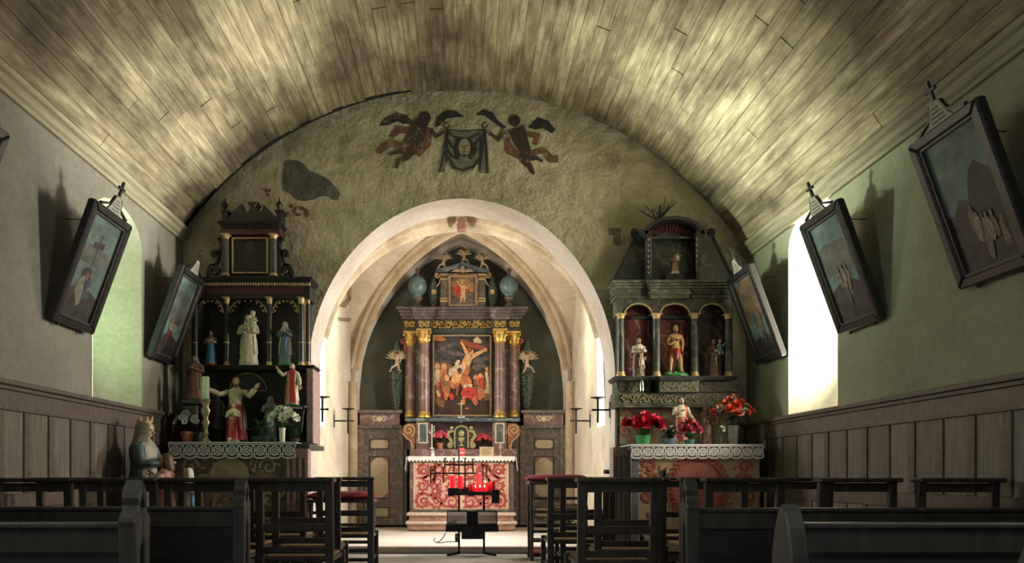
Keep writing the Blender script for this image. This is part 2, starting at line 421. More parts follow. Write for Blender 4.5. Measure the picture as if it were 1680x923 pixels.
# front lunette above the arch (seen only from inside the choir)
mb = MB()
for i in range(n):
    x0, x1 = -CW + 2 * CW * i / n, -CW + 2 * CW * (i + 1) / n
    a0 = archz(x0) if abs(x0) < AW else 0; a1 = archz(x1) if abs(x1) < AW else 0
    mb.poly([(x0, CY0, a0), (x1, CY0, a1), (x1, CY0, max(a1, prof(x1 / CW)) + .02), (x0, CY0, max(a0, prof(x0 / CW)) + .02)])
tag(mb.build('wall_choir_front', m_choir), kind='structure')
mb = MB(); n = 44; g = []
for j in range(n + 1):
    for i in range(n + 1):
        u, v = -1 + 2 * i / n, -1 + 2 * j / n
        g.append((u * CW, CYM + v * CYH, max(profa(u, v), prof(v))))
mb.add(g, [(j * (n + 1) + i, j * (n + 1) + i + 1, (j + 1) * (n + 1) + i + 1, (j + 1) * (n + 1) + i) for j in range(n) for i in range(n)])
cv = mb.build('ceiling_choir', m_choir, smooth=True, angle=70); tag(cv, kind='structure')
def rib(pts, r=0.095):
    mb = MB(); pts = [Vector(p) for p in pts]; rings = []
    for i, p in enumerate(pts):
        t = (pts[min(i + 1, len(pts) - 1)] - pts[max(i - 1, 0)]).normalized()
        s_ = t.cross(Vector((0, 0, 1)))
        s_ = s_.normalized() if s_.length > 1e-3 else Vector((1, 0, 0))
        u = s_.cross(t).normalized()
        if i == 0: s_last = s_
        # chamfered section with a round nose
        sec = [(-1, 0.6), (-1, -0.1), (-0.55, -0.45), (-0.5, -0.9), (-0.25, -1.25), (0.25, -1.25), (0.5, -0.9), (0.55, -0.45), (1, -0.1), (1, 0.6)]
        rings.append([p + s_ * (a * r) + u * (b * r) for a, b in sec])
    mb.loft(rings); return mb
for sx in (-1, 1):
    for sy in (-1, 1):
        pts = [(sx * CW * t * 0.985, CYM + sy * CYH * t * 0.985, max(prof(t), profa(t, sy * t)) - 0.03) for t in [0.03 + 0.955 * i / 22 for i in range(23)]]
        rib(pts).build('vault_rib', m_rib, cv, smooth=True, angle=30)
# wall rib framing the painted back wall, carried down as corner shafts
pts = [(-CW + .045, CY1 - .05, 0.08), (-CW + .045, CY1 - .05, CS)] + [(u * (CW - .045), CY1 - .05, profa(u, 1) - .05) for u in [-0.97 + 1.94 * i / 40 for i in range(41)]] + [(CW - .045, CY1 - .05, CS), (CW - .045, CY1 - .05, 0.08)]
mb = MB(); mb.tube(pts, 0.085, 8); tr5 = struct('trim_5'); mb.build('wall_rib', m_arch, tr5, smooth=True)
for sx in (-1, 1):
    mb = MB(); mb.cyl((sx * (CW - .06), CY1 - .3, 0.08), (sx * (CW - .06), CY1 - .3, CS + .1), 0.075, n=10); mb.build('corner_shaft', m_rib, tr5, smooth=True)
mb = MB(); mb.lathe([(0.02, -0.16), (0.10, -0.15), (0.15, -0.11), (0.16, -0.06), (0.13, 0.02)], (0, CYM, CAP), 12)
mb.build('vault_boss', m_rib, cv, smooth=True)
mb = MB(); mb.box(-0.055, 0.055, CYM - 0.34, CYM - 0.22, CAP - 0.24, CAP - 0.08); mb.build('keystone', plain('red_keystone', (0.24, 0.11, 0.08), 0.8), cv, bev=0.01)

# boarded barrel vault
cl = struct('ceiling')
mb = MB(); n = 60; rings = []
for y in (YB, YE + 0.02):
    rings.append([(VX + (VR + 0.03) * math.cos(A0 + (A1 - A0) * i / n), y, VZ + (VR + 0.03) * math.sin(A0 + (A1 - A0) * i / n)) for i in range(n + 1)])
mb.loft(rings, caps=False, closed=False); mb.build('ceiling_backing', m_dark, cl)
ub = MB(); ub.box(-0.5, 0.5, -0.5, 0.5, -0.5, 0.5); me_plank = ub.build('plank', m_plank, data_only=True)
NP = 58; da = (A1 - A0) / NP
rp = random.Random(5)
for i in range(NP):
    a = A0 + da * (i + 0.5); wd = VR * da - 0.004
    cuts = [YB]; y = YB + rp.uniform(1.2, 3.5)
    while y < YE - 0.6:
        cuts.append(y); y += rp.uniform(2.0, 3.6)
    cuts.append(YE - (rp.uniform(0.10, 0.15) if i > NP * .58 else rp.uniform(0.015, 0.03)))
    for k in range(len(cuts) - 1):
        y0, y1 = cuts[k] + 0.003, cuts[k + 1] - 0.003
        r = VR + rp.uniform(-0.003, 0.003)
        M = Matrix.Translation((VX + r * math.cos(a), (y0 + y1) / 2, VZ + r * math.sin(a))) @ Matrix.Rotation(PI / 2 - a, 4, 'Y') @ Matrix.Rotation(rp.uniform(-.006, .006), 4, 'Y') @ Matrix.Diagonal((wd, y1 - y0, 0.018, 1))
        inst('plank', me_plank, cl, M)

# cornices along the springing
for nme, X, s_, Z in (('trim_1', XL, 1, ZL), ('trim_2', XR, -1, ZR)):
    mb = MB()
    sec = [(0, -0.06), (0.03, -0.06), (0.035, -0.035), (0.06, -0.02), (0.07, 0.02), (0.10, 0.035), (0.11, 0.07), (0.0, 0.09)]
    mb.loft([[(X + s_ * a, y, Z + b) for a, b in sec] for y in (YB, YE - 0.01)])
    tag(mb.build(nme, m_cornice, bev=0.004), kind='structure')

# wainscot: panels, stiles, rails and cap are pieces of their own
def wainscot(nme, X, s_, top, y_first, pitch, label):
    w_ = struct(nme); w_['label'] = label
    ye = YE - 0.02
    mb = MB(); mb.box(min(X, X + s_ * .012), max(X, X + s_ * .012), YB, ye, 0, top - .02); mb.build('backing_board', m_panel2, w_)
    def pc(name, y0, y1, z0, z1, t, bev=0.004, mat=m_panel2):
        b = MB(); b.box(min(X + s_ * .0, X + s_ * t), max(X + s_ * .0, X + s_ * t), y0, y1, z0, z1); return b.build(name, mat, w_, bev=bev)
    pc('cap_moulding', YB, ye, top - .035, top, .075); pc('cap_cove', YB, ye, top - .065, top - .035, .05)
    pc('top_rail', YB, ye, top - .20, top - .065, .036); pc('bottom_rail', YB, ye, 0.0, .16, .036); pc('middle_rail', YB, ye, .67, .77, .034)
    y = y_first
    pan = {}
    while y > 2.4: y -= pitch
    while y < ye - 0.1:
        pc('stile', y - .035, y + .035, .77, top - .20, .030); pc('stile', y - .035, y + .035, .16, .67, .030)
        y1 = min(y + pitch, ye)
        for (z0, z1) in ((.77, top - .20), (.16, .67)):
            b = MB(); ys = (y + .035, y1 - .035)
            x0, x1 = X + s_ * .010, X + s_ * .018
            b.box(min(x0, x1), max(x0, x1), ys[0], ys[1], z0, z1)
            b.build('panel', m_panel, w_)
        y += pitch
wainscot('trim_3', XL, 1, 1.53, 6.47, 0.283, 'brown panelled wainscot along the left wall')
wainscot('trim_4', XR, -1, 1.46, 6.36, 0.275, 'brown panelled wainscot along the right wall')
# ================================================================ carved figures, paintings, flowers: shared builders
def pb(mb, x0, x1, y0, y1, Yf, Yb):
    """box whose front face spans these photo pixels at depth Yf"""
    return mb.box(PX(x0, Yf), PX(x1, Yf), Yf, Yb, PZ(y1, Yf), PZ(y0, Yf))
def pp(pts, Y): return [(PX(x, Y), PZ(y, Y)) for x, y in pts]

m_gold = plain('gilding', (0.62, 0.42, 0.13), 0.38, 0.75, 0.35, 60, 0.3)
m_goldp = plain('gold_paint', (0.56, 0.40, 0.20), 0.5, 0.25, 0.3, 60, 0.1)
m_cream = plain('cream_paint', (0.60, 0.52, 0.38), 0.55, 0, 0.2, 40)
m_flesh = plain('flesh_paint', (0.55, 0.36, 0.24), 0.45, 0, 0.15, 40)
m_hair = plain('brown_hair_paint', (0.10, 0.055, 0.03), 0.5)
m_black = plain('black_paint', (0.018, 0.018, 0.018), 0.45)
m_red = plain('red_paint', (0.42, 0.035, 0.04), 0.45, 0, 0.2, 30)
m_blue = plain('blue_paint', (0.06, 0.22, 0.40), 0.4, 0, 0.2, 30)
m_white = plain('white_paint', (0.66, 0.63, 0.55), 0.5, 0, 0.15, 30)
m_green = plain('green_paint', (0.05, 0.22, 0.07), 0.5, 0, 0.3, 30)
m_stone = plain('pale_stone', (0.52, 0.47, 0.36), 0.6, 0, 0.2, 25, 0.1)
m_brown = plain('brown_paint', (0.13, 0.08, 0.055), 0.5, 0, 0.25, 30)
m_drab = plain('drab_carving', (0.20, 0.13, 0.085), 0.55, 0, 0.3, 40, 0.2)

def hand(mb, p, d, s=1.0, curl=0.3, side=1):
    """palm and five unequal fingers at wrist p pointing along d; s scales a unit-height figure"""
    p = Vector(p); d = Vector(d).normalized()
    a = d.cross(Vector((0, 0, 1))); a = a.normalized() if a.length > 1e-3 else Vector((1, 0, 0))
    nrm = a.cross(d)
    mb.tube([p, p + d * .018 * s, p + d * .042 * s], [.012 * s, .019 * s, .018 * s], 6)
    for k, l in enumerate((.036, .043, .040, .031)):
        o = p + d * .040 * s + a * ((k - 1.5) * .0095 * s)
        mb.tube([o, o + d * l * .55 * s, o + d * l * s - nrm * (curl * l * s)], [.0058 * s, .0052 * s, .0035 * s], 5)
    o = p + d * .014 * s + a * (side * .016 * s)
    mb.tube([o, o + (d * .6 + a * side * .8) * .022 * s, o + (d + a * side * .5) * .036 * s], [.0065 * s, .006 * s, .004 * s], 5)
def ring(c, rx, ry, n, fold=0, k=9, ph=0, a0=0, a1=2 * PI, close=True):
    out = []
    for i in range(n if close else n + 1):
        t = a0 + (a1 - a0) * i / n
        r = 1 + fold * math.cos(k * t + ph) + fold * 0.5 * math.cos((k + 4) * t - ph)
        out.append((c[0] + rx * r * math.cos(t), c[1] + ry * r * math.sin(t), c[2]))
    return out
ROBE = [(.02, .135, .115), (.09, .130, .108), (.20, .122, .10), (.34, .112, .092), (.48, .105, .085), (.57, .094, .075), (.64, .092, .070),
        (.71, .104, .073), (.77, .112, .068), (.805, .095, .058), (.83, .055, .045), (.85, .036, .036), (.875, .032, .033)]
def head(mb, c=(0, 0, .925), s=1.0, skin_i=1, eye_i=3, beard_i=None, tilt=0):
    """head with brow, nose, mouth, chin, ears and eyes; looks along -y"""
    T0 = mb.T; mb.T = (T0 or Matrix()) @ Matrix.Translation(c) @ Matrix.Rotation(tilt, 4, 'X') @ Matrix.Scale(s, 4)
    mb.mi = skin_i
    rings = []
    for z, rx, ry, oy in ((-.075, .014, .016, -.012), (-.066, .026, .030, -.012), (-.048, .036, .042, -.008), (-.02, .043, .051, -.003), (.005, .045, .054, 0), (.03, .045, .053, .002), (.052, .038, .046, .004), (.068, .022, .028, .005), (.074, .006, .008, .005)):
        rings.append(ring((0, oy, z), rx, ry, 12))
    mb.loft(rings)
    mb.tube([(0, -.050, .012), (0, -.062, -.012), (0, -.054, -.020)], [.005, .009, .006], 6)      # nose
    mb.tube([(-.026, -.044, .018), (0, -.052, .020), (.026, -.044, .018)], .0055, 5)                 # brow
    mb.tube([(-.013, -.047, -.040), (0, -.051, -.040), (.013, -.047, -.040)], .0045, 5)              # mouth
    for x in (-1, 1): mb.sphere((x * .045, .004, -.004), .007, .012, .017, 6, 5)                     # ears
    mb.mi = eye_i
    for x in (-1, 1): mb.sphere((x * .018, -.047, .006), .007, .006, .0045, 6, 4)
    if beard_i is not None:
        mb.mi = beard_i; mb.loft([ring((0, -.034, -.100), .008, .006, 9), ring((0, -.036, -.078), .022, .016, 9), ring((0, -.033, -.052), .032, .020, 9), ring((0, -.022, -.030), .040, .026, 9)])
    mb.T = T0
def hair_long(mb, c=(0, 0, .925), s=1.0, low=-.13):
    T0 = mb.T; mb.T = (T0 or Matrix()) @ Matrix.Translation(c) @ Matrix.Scale(s, 4)
    rings = []
    for z, r, oy in ((low, .046, .034), (-.08, .056, .026), (-.03, .056, .016), (.02, .054, .012), (.055, .046, .010), (.078, .024, .008), (.084, .004, .008)):
        rings.append(ring((0, oy, z), r, r * .95, 14, .03, 7))
    mb.loft(rings); mb.T = T0
def veil_on(mb, c=(0, 0, .925), s=1.0, low=-.16):
    """open-fronted veil"""
    T0 = mb.T; mb.T = (T0 or Matrix()) @ Matrix.Translation(c) @ Matrix.Scale(s, 4)
    a0, a1 = math.radians(-52), math.radians(232); rings = []
    prof_ = ((low, .10, .075, .02), (-.10, .078, .07, .012), (-.04, .06, .065, .006), (.02, .056, .064, .002), (.06, .044, .054, .002), (.082, .02, .03, .004), (.087, .003, .004, .004))
    for z, rx, ry, oy in prof_:
        o = ring((0, oy, z), rx, ry, 16, .03, 6, 0, a0, a1, False); i_ = ring((0, oy, z), rx * .88, ry * .88, 16, .03, 6, 0, a0, a1, False)
        rings.append(o + i_[::-1])
    mb.loft(rings); mb.T = T0
def mantle_on(mb, low=.10, a=(-38, 218), grow=1.16, top=.81):
    a0, a1 = math.radians(a[0]), math.radians(a[1]); rings = []
    for z, rx, ry in ROBE:
        if z < low or z > top + .03: continue
        g = grow * (1.0 if z < .75 else 1.0)
        o = ring((0, .008, z), rx * g, ry * g, 20, .035, 8, z * 9, a0, a1, False); i_ = ring((0, .008, z), rx * g * .92, ry * g * .92, 20, .035, 8, z * 9, a0, a1, False)
        rings.append(o + i_[::-1])
    mb.loft(rings)
def statue(name, label, base_pt, H, rotz=0.0, robe=None, skin=None, hair=None, mantle=None, veil=None, sleeves=None, arms='pray', beard=False, child=None,
           base_mat=None, crown=None, sash=None, group=None, cat='statue', wide=1.0, base_h=0.035, mantle_low=.10, halo=None, mantle_arc=(-38, 218), upper=None, head_tilt=0):
    """robed figure; the body with its arms, hands and head is one mesh, clothes and hair are further parts"""
    t = thing(name, label, cat, base_pt, rotz, group, local=True)
    robe = robe or m_cream; skin = skin or m_flesh; hair = hair or m_hair; sleeves = sleeves or robe
    T = Matrix.Scale(H, 4) @ Matrix.Diagonal((wide * 1.18, wide * 1.12, 1, 1))
    b = MB(); b.T = T; b.mi = 0
    if upper:
        b.loft([ring((0, 0, z), rx, ry, 28, .085 * max(0, 1 - z / .62), 8, z * 5) for z, rx, ry in ROBE if z <= .60])
        b.mi = 4; b.loft([ring((0, 0, z), rx * 1.04, ry * 1.04, 24, .03, 7, z * 6) for z, rx, ry in ROBE if z >= .55])
    else:
        b.loft([ring((0, 0, z), rx, ry, 28, .085 * max(0, 1 - z / .62), 8, z * 5) for z, rx, ry in ROBE])
    b.mi = 1; b.tube([(0, .002, .84), (0, 0, .89)], [.032, .029], 8)
    for sx in (-1, 1): b.tube([(sx * .035, -.09, .02), (sx * .042, -.13, .022)], [.024, .015], 6)     # feet under the hem
    poses = {'pray': [(-1, (-.125, -.045, .66), (-.02, -.125, .735), (.25, -.35, .8)), (1, (.125, -.045, .66), (.02, -.125, .735), (-.25, -.35, .8))],
             'open': [(-1, (-.20, -.05, .73), (-.34, -.09, .80), (-.9, -.2, .5)), (1, (.19, -.06, .70), (.27, -.10, .80), (.5, -.2, .9))],
             'heart': [(-1, (-.145, -.02, .64), (-.05, -.11, .69), (.8, -.3, .4)), (1, (.14, -.02, .62), (.17, -.10, .54), (.2, -.5, -.6))],
             'bless': [(-1, (-.17, -.05, .70), (-.26, -.10, .82), (-.3, -.2, 1)), (1, (.15, 0, .62), (.17, -.05, .47), (.1, -.2, -1))],
             'hold': [(-1, (-.14, -.03, .63), (-.02, -.13, .64), (.8, -.3, .1)), (1, (.14, -.03, .64), (.06, -.13, .67), (-.8, -.3, .2))],
             'down': [(-1, (-.15, 0, .62), (-.165, -.05, .46), (0, -.2, -1)), (1, (.15, 0, .62), (.165, -.05, .46), (0, -.2, -1))],
             'chest': [(-1, (-.14, -.02, .63), (-.03, -.115, .70), (.8, -.2, .4)), (1, (.14, -.02, .63), (.03, -.125, .68), (-.8, -.2, .4))]}
    for sx, e, w_, d in poses[arms]:
        b.mi = 2; w_ = Vector(w_); e = Vector(e); sh = Vector((sx * .098, 0, .775))
        b.tube([sh, sh.lerp(e, .5), e, e.lerp(w_, .55), w_], [.044, .042, .040, .042, .036], 9)
        b.mi = 1; dd = Vector(d).normalized(); b.tube([w_ - dd * .02, w_ + dd * .012], [.016, .013], 6); hand(b, w_ + dd * .01, d, 1.35, .3, -sx)
    head(b, (0, -.004, .925), 1.0, 1, 3, 5 if beard else None, head_tilt)
    if sash:
        b.mi = 6; b.tube([(.05, -.095, .60), (.02, -.105, .45), (.04, -.118, .28)], [.016, .020, .014], 5)
        b.loft([ring((0, 0, .585), .098, .080, 20), ring((0, 0, .615), .095, .076, 20)])
    b.build('body', [robe, skin, sleeves, m_black, upper or robe, hair, sash or robe], t, smooth=True, angle=55)
    if veil: v = MB(); v.T = T; veil_on(v); v.build('veil', veil, t, smooth=True)
    else: h_ = MB(); h_.T = T; hair_long(h_, (0, .004, .93), 1.0, -.12 if arms != 'hold' else -.06); h_.build('hair', hair, t, smooth=True)
    if mantle: m_ = MB(); m_.T = T; mantle_on(m_, mantle_low, mantle_arc); m_.build('mantle', mantle, t, smooth=True)
    if crown:
        c_ = MB(); c_.T = T
        c_.loft([ring((0, .004, .985), .046, .048, 16), ring((0, .004, 1.005), .048, .050, 16), ring((0, .004, 1.006), .043, .045, 16), ring((0, .004, .986), .042, .044, 16)], caps=False)
        for k in range(8): a = 2 * PI * k / 8; c_.tube([(.047 * math.cos(a), .004 + .049 * math.sin(a), 1.0), (.056 * math.cos(a), .004 + .058 * math.sin(a), 1.045)], [.010, .002], 4)
        c_.build('crown', crown, t)
    if halo:
        h2 = MB(); h2.T = T; pts = [(.11 * math.cos(2 * PI * k / 24), .06, .95 + .11 * math.sin(2 * PI * k / 24)) for k in range(25)]; h2.tube(pts, .006, 5); h2.build('halo', halo, t)
    if child:
        cx, cz, cm = child; k = MB(); k.T = T @ Matrix.Translation((cx, -.13, cz)) @ Matrix.Scale(.40, 4)
        k.mi = 0; k.loft([ring((0, 0, z), rx, ry, 14, .04, 6) for z, rx, ry in ((-.02, .06, .06), (.05, .14, .11), (.25, .14, .11), (.45, .13, .10), (.58, .12, .08), (.64, .05, .05))])
        for sx in (-1, 1):
            k.mi = 1; k.tube([(sx * .11, -.02, .54), (sx * .19, -.10, .44), (sx * .14, -.20, .50)], [.045, .038, .028], 6); hand(k, (sx * .14, -.20, .50), (0, -.5, .5), 2.2, .3, -sx)
            k.tube([(sx * .07, -.06, .05), (sx * .09, -.20, .06), (sx * .08, -.20, -.14), (sx * .08, -.27, -.16)], [.06, .05, .035, .025], 6)
        k.tube([(0, 0, .60), (0, 0, .70)], .05, 6); head(k, (0, 0, .82), 2.0, 1, 2)
        k.mi = 3; k.sphere((0, .02, .88), .10, .115, .115, 10, 6)
        k.build('child_figure', [cm, skin, m_black, hair], t, smooth=True, angle=55)
    bs = MB(); bs.T = T
    n = 20; bs.loft([ring((0, 0, -base_h / 1.0), .16, .135, n), ring((0, 0, -base_h * .55), .165, .14, n), ring((0, 0, -base_h * .4), .15, .125, n), ring((0, 0, .022), .145, .122, n)])
    bs.build('base', base_mat or robe, t, smooth=True)
    return t
def skin_body(name, joints, edges, mat, parent, sub=1, T=None):
    """continuous body grown over a jointed skeleton"""
    me = bpy.data.meshes.new(name); T = T or Matrix()
    me.from_pydata([tuple(T @ Vector(j[:3])) for j in joints], edges, []); me.materials.append(mat)
    ob = bpy.data.objects.new(name, me); col.objects.link(ob)
    if parent: ob.parent = parent
    ob.modifiers.new('skin', 'SKIN'); s_ = T.to_scale()[0]
    for i, v in enumerate(me.skin_vertices[0].data):
        r = joints[i][3] * s_; v.radius = (r, r); v.use_root = (i == 0)
    ob.modifiers['skin'].use_smooth_shade = True
    sb = ob.modifiers.new('sub', 'SUBSURF'); sb.levels = sub; sb.render_levels = sub
    return ob
def blob(cx, cy, rx, ry, rot=0, n=14, w_=0.0, seed=0):
    r_ = random.Random(seed * 97 + int(cx * 1000)); out = []; ca, sa = math.cos(math.radians(rot)), math.sin(math.radians(rot))
    for i in range(n):
        a = 2 * PI * i / n; k = 1 + w_ * r_.uniform(-1, 1); x, y = rx * k * math.cos(a), ry * k * math.sin(a)
        out.append((cx + x * ca - y * sa, cy + x * sa + y * ca))
    return out
def limb(pts, ws):
    L, R = [], []
    for i, p in enumerate(pts):
        a = pts[max(0, i - 1)]; b = pts[min(len(pts) - 1, i + 1)]; dx, dy = b[0] - a[0], b[1] - a[1]; l = math.hypot(dx, dy) or 1e-9
        L.append((p[0] - dy / l * ws[i], p[1] + dx / l * ws[i])); R.append((p[0] + dy / l * ws[i], p[1] - dx / l * ws[i]))
    return L + R[::-1]
def canvas(mb, x0, x1, z0, z1, y, shapes, step=0.0004):
    """painted surface facing -y: ground first, then flat painted shapes in unit coordinates"""
    mb.mi = 0; mb.poly([(x0, y, z0), (x1, y, z0), (x1, y, z1), (x0, y, z1)])
    for i, (mi, pts) in enumerate(shapes):
        mb.mi = mi; yy = y - step * (i + 1)
        q = [(x0 + (x1 - x0) * max(0, min(1, u)), yy, z0 + (z1 - z0) * max(0, min(1, v))) for u, v in pts]
        ar = sum(q[k][0] * q[(k + 1) % len(q)][2] - q[(k + 1) % len(q)][0] * q[k][2] for k in range(len(q)))
        mb.poly(q if ar > 0 else q[::-1])
    return mb
def paint(name, c, var=0.45, sc=60): return plain(name, c, 0.5, 0, var, sc)
# flowers ---------------------------------------------------------
def petal_ring(mb, n, r, rise, tilt, wd, a_off=0, cup=0.3):
    for k in range(n):
        a = 2 * PI * k / n + a_off; ca, sa = math.cos(a), math.sin(a)
        prof_ = [(0.1, .25, 0), (.45, 1, .1), (.8, .9, .25), (1, .35, .45)]
        L = []
        for t, ww, cz in prof_:
            rr = r * t; z = rise + r * (t * math.tan(tilt) * .8 + cup * cz)
            w2 = wd * ww
            L.append([(rr * ca - w2 * sa, rr * sa + w2 * ca, z + cup * w2 * .5), (rr * ca, rr * sa, z), (rr * ca + w2 * sa, rr * sa - w2 * ca, z + cup * w2 * .5)])
        mb.loft(L, caps=False, closed=False)
def flower_mesh(name, r, pm, cm, kind='open'):
    mb = MB(); mb.mi = 0
    if kind == 'rose':
        petal_ring(mb, 6, r, 0, .5, r * .5, 0, .5); petal_ring(mb, 5, r * .72, r * .15, .9, r * .42, .4, .6); petal_ring(mb, 4, r * .45, r * .3, 1.1, r * .3, .9, .7)
        mb.sphere((0, 0, r * .35), r * .28, n=6, m=4)
    else:
        petal_ring(mb, 8, r, 0, .25, r * .30, 0, .3); petal_ring(mb, 6, r * .65, r * .1, .5, r * .26, .3, .4)
        mb.mi = 1; mb.sphere((0, 0, r * .2), r * .22, n=6, m=4)
    mb.mi = 1; mb.cyl((0, 0, -r * .6), (0, 0, 0), r * .07, n=5)
    return mb.build(name, [pm, cm], data_only=True, smooth=True)
def aim(p, d, s=1.0):
    d = Vector(d).normalized(); q = Vector((0, 0, 1)).rotation_difference(d)
    return Matrix.Translation(p) @ q.to_matrix().to_4x4() @ Matrix.Scale(s, 4)
m_leaf = plain('leaf_green', (0.05, 0.13, 0.045), 0.5, 0, 0.35, 25)
m_leafd = plain('leaf_dark', (0.02, 0.05, 0.022), 0.55, 0, 0.35, 25)
m_stemw = plain('flower_heart', (0.45, 0.33, 0.08), 0.6)
def leaf_mesh(name, l, w_, mat):
    mb = MB(); L = []
    for t, ww, z in ((0, .1, 0), (.3, .9, .12), (.6, 1, .16), (.85, .5, .1), (1, .03, 0)):
        L.append([(-w_ * ww / 2, l * t, l * z + w_ * ww * .15), (0, l * t, l * z), (w_ * ww / 2, l * t, l * z + w_ * ww * .15)])
    mb.loft(L, caps=False, closed=False); return mb.build(name, mat, data_only=True, smooth=True)
def bouquet(name, label, base_pt, pot_prof, pot_mat, fl, leaves, cat='flowers', spread=(.12, .08, .10), top=.12, seed=1, pot_name='pot', group=None):
    """fl: [(flower mesh, count)]; leaves: [(leaf mesh, count)]; every bloom and large leaf is a part"""
    t = thing(name, label, cat, base_pt, 0, group, local=True); r_ = random.Random(seed)
    pot_h = max(z for r, z in pot_prof)
    if pot_mat is not None:
        mb = MB(); mb.lathe(pot_prof, (0, 0, 0), 18); mb.build(pot_name, pot_mat, t, smooth=True)
    st = MB()
    for me, n in fl:
        for k in range(n):
            a = (seed + k * 1.618) * 2.39996 + r_.uniform(-.3, .3); q = math.sqrt((k + .6) / n)
            d = Vector((math.cos(a) * q, -abs(math.sin(a) * q) * .9 + .15, .25 + .9 * (1 - q)))
            p = Vector((0, 0, pot_h + top * .5)) + Vector((d.x * spread[0], d.y * spread[1], d.z * spread[2]))
            inst('flower', me, t, aim(p, d + Vector((0, -.9, .2)), r_.uniform(.85, 1.15)))
            st.tube([(0, 0, pot_h * .8), Vector((0, 0, pot_h * .8)).lerp(p, .6) + Vector((0, 0, .01)), p], .0022, 4)
    st.build('stems', m_leafd, t)
    for me, n in leaves:
        for k in range(n):
            a = r_.uniform(0, 2 * PI); el = r_.uniform(-.1, 1.0)
            p = Vector((0, 0, pot_h + r_.uniform(0, top * .5)))
            M = Matrix.Translation(p) @ Matrix.Rotation(a, 4, 'Z') @ Matrix.Rotation(el, 4, 'X') @ Matrix.Scale(r_.uniform(.7, 1.2), 4)
            inst('leaf', me, t, M)
    return t
# ================================================================ high altar in the choir
m_mred = marble('red_marbling', (0.12, 0.065, 0.058), (0.23, 0.135, 0.12), (0.36, 0.26, 0.23), 4, 1.6)
m_mdark = marble('dark_marbling', (0.055, 0.048, 0.047), (0.13, 0.105, 0.10), (0.24, 0.21, 0.19), 5, 1.8)
m_mblue = marble('blue_marbling', (0.05, 0.07, 0.08), (0.10, 0.13, 0.135), (0.24, 0.26, 0.25), 5, 2.0)
m_dgreen = plain('dark_green_paint', (0.035, 0.045, 0.035), 0.5)
m_mbrown = marble('brown_marbling', (0.07, 0.055, 0.045), (0.15, 0.12, 0.098), (0.22, 0.18, 0.145), 6, 2.2)
def panel_frame(mb, x0, x1, y0, y1, Yf, Yb, w_):
    """rectangular frame in photo pixels, w_ metres wide"""
    X0, X1, Z0, Z1 = PX(x0, Yf), PX(x1, Yf), PZ(y1, Yf), PZ(y0, Yf)
    mb.box(X0, X1, Yf, Yb, Z1 - w_, Z1); mb.box(X0, X1, Yf, Yb, Z0, Z0 + w_)
    mb.box(X0, X0 + w_, Yf, Yb, Z0 + w_, Z1 - w_); mb.box(X1 - w_, X1, Yf, Yb, Z0 + w_, Z1 - w_)
def column(parent, cx, y0, y1, Y, r, shaft_m, cap_m, cap_h=0.2, base_h=0.09, ring_m=None, ring_at=None, n=20, leafy=True):
    """column from photo y0 (top of capital) to y1 (foot), centred at depth Y; capital and base are sub-parts"""
    X, z1, z0 = PX(cx, Y), PZ(y0, Y), PZ(y1, Y); h = z1 - z0
    mb = MB(); zs0, zs1 = base_h, h - cap_h
    mb.lathe([(r, zs0), (r * 1.02, zs0 + (zs1 - zs0) * .33), (r * .96, zs0 + (zs1 - zs0) * .7), (r * .88, zs1)], (X, Y, z0), n)
    s_ = mb.build('column', shaft_m, parent, smooth=True)
    mb = MB(); mb.lathe([(r * .86, h - cap_h), (r * 1.0, h - cap_h + .004), (r * .98, h - cap_h + cap_h * .1), (r * .90, h - cap_h * .85), (r * .98, h - cap_h * .5), (r * 1.25, h - cap_h * .2), (r * 1.35, h - cap_h * .14)], (X, Y, z0), n)
    mb.box(X - r * 1.35, X + r * 1.35, Y - r * 1.35, Y + r * 1.35, z1 - cap_h * .14, z1)
    if leafy:
        for row, (zz, rr) in enumerate(((h - cap_h * .62, 1.05), (h - cap_h * .36, 1.2))):
            for k in range(8):
                a = 2 * PI * (k + .5 * row) / 8
                mb.tube([(X + r * .9 * math.cos(a), Y + r * .9 * math.sin(a), z0 + zz - cap_h * .2), (X + r * rr * math.cos(a), Y + r * rr * math.sin(a), z0 + zz + cap_h * .02), (X + r * rr * 1.12 * math.cos(a), Y + r * rr * 1.12 * math.sin(a), z0 + zz - cap_h * .05)], [r * .2, r * .17, r * .06], 5)
        for sx in (-1, 1): mb.tube([(X + sx * r * 1.22, Y - r * 1.28, z1 - cap_h * .26), (X + sx * r * 1.22, Y - r * .5, z1 - cap_h * .26)], r * .22, 7)
    mb.build('capital', cap_m, s_, smooth=True, angle=35)
    mb = MB(); mb.lathe([(r * 1.3, 0), (r * 1.3, base_h * .3), (r * 1.12, base_h * .42), (r * 1.2, base_h * .65), (r * 1.02, base_h * .8), (r * 1.06, base_h), (r * .98, base_h * 1.05)], (X, Y, z0), n)
    mb.build('column_base', cap_m if not ring_m else ring_m, s_, smooth=True, angle=35)
    if ring_at:
        z = PZ(ring_at, Y); mb = MB(); mb.lathe([(r * .98, -.006), (r * 1.12, -.004), (r * 1.12, .004), (r * .98, .006)], (X, Y, z), n); mb.build('column_ring', cap_m, s_, smooth=True)
    return s_
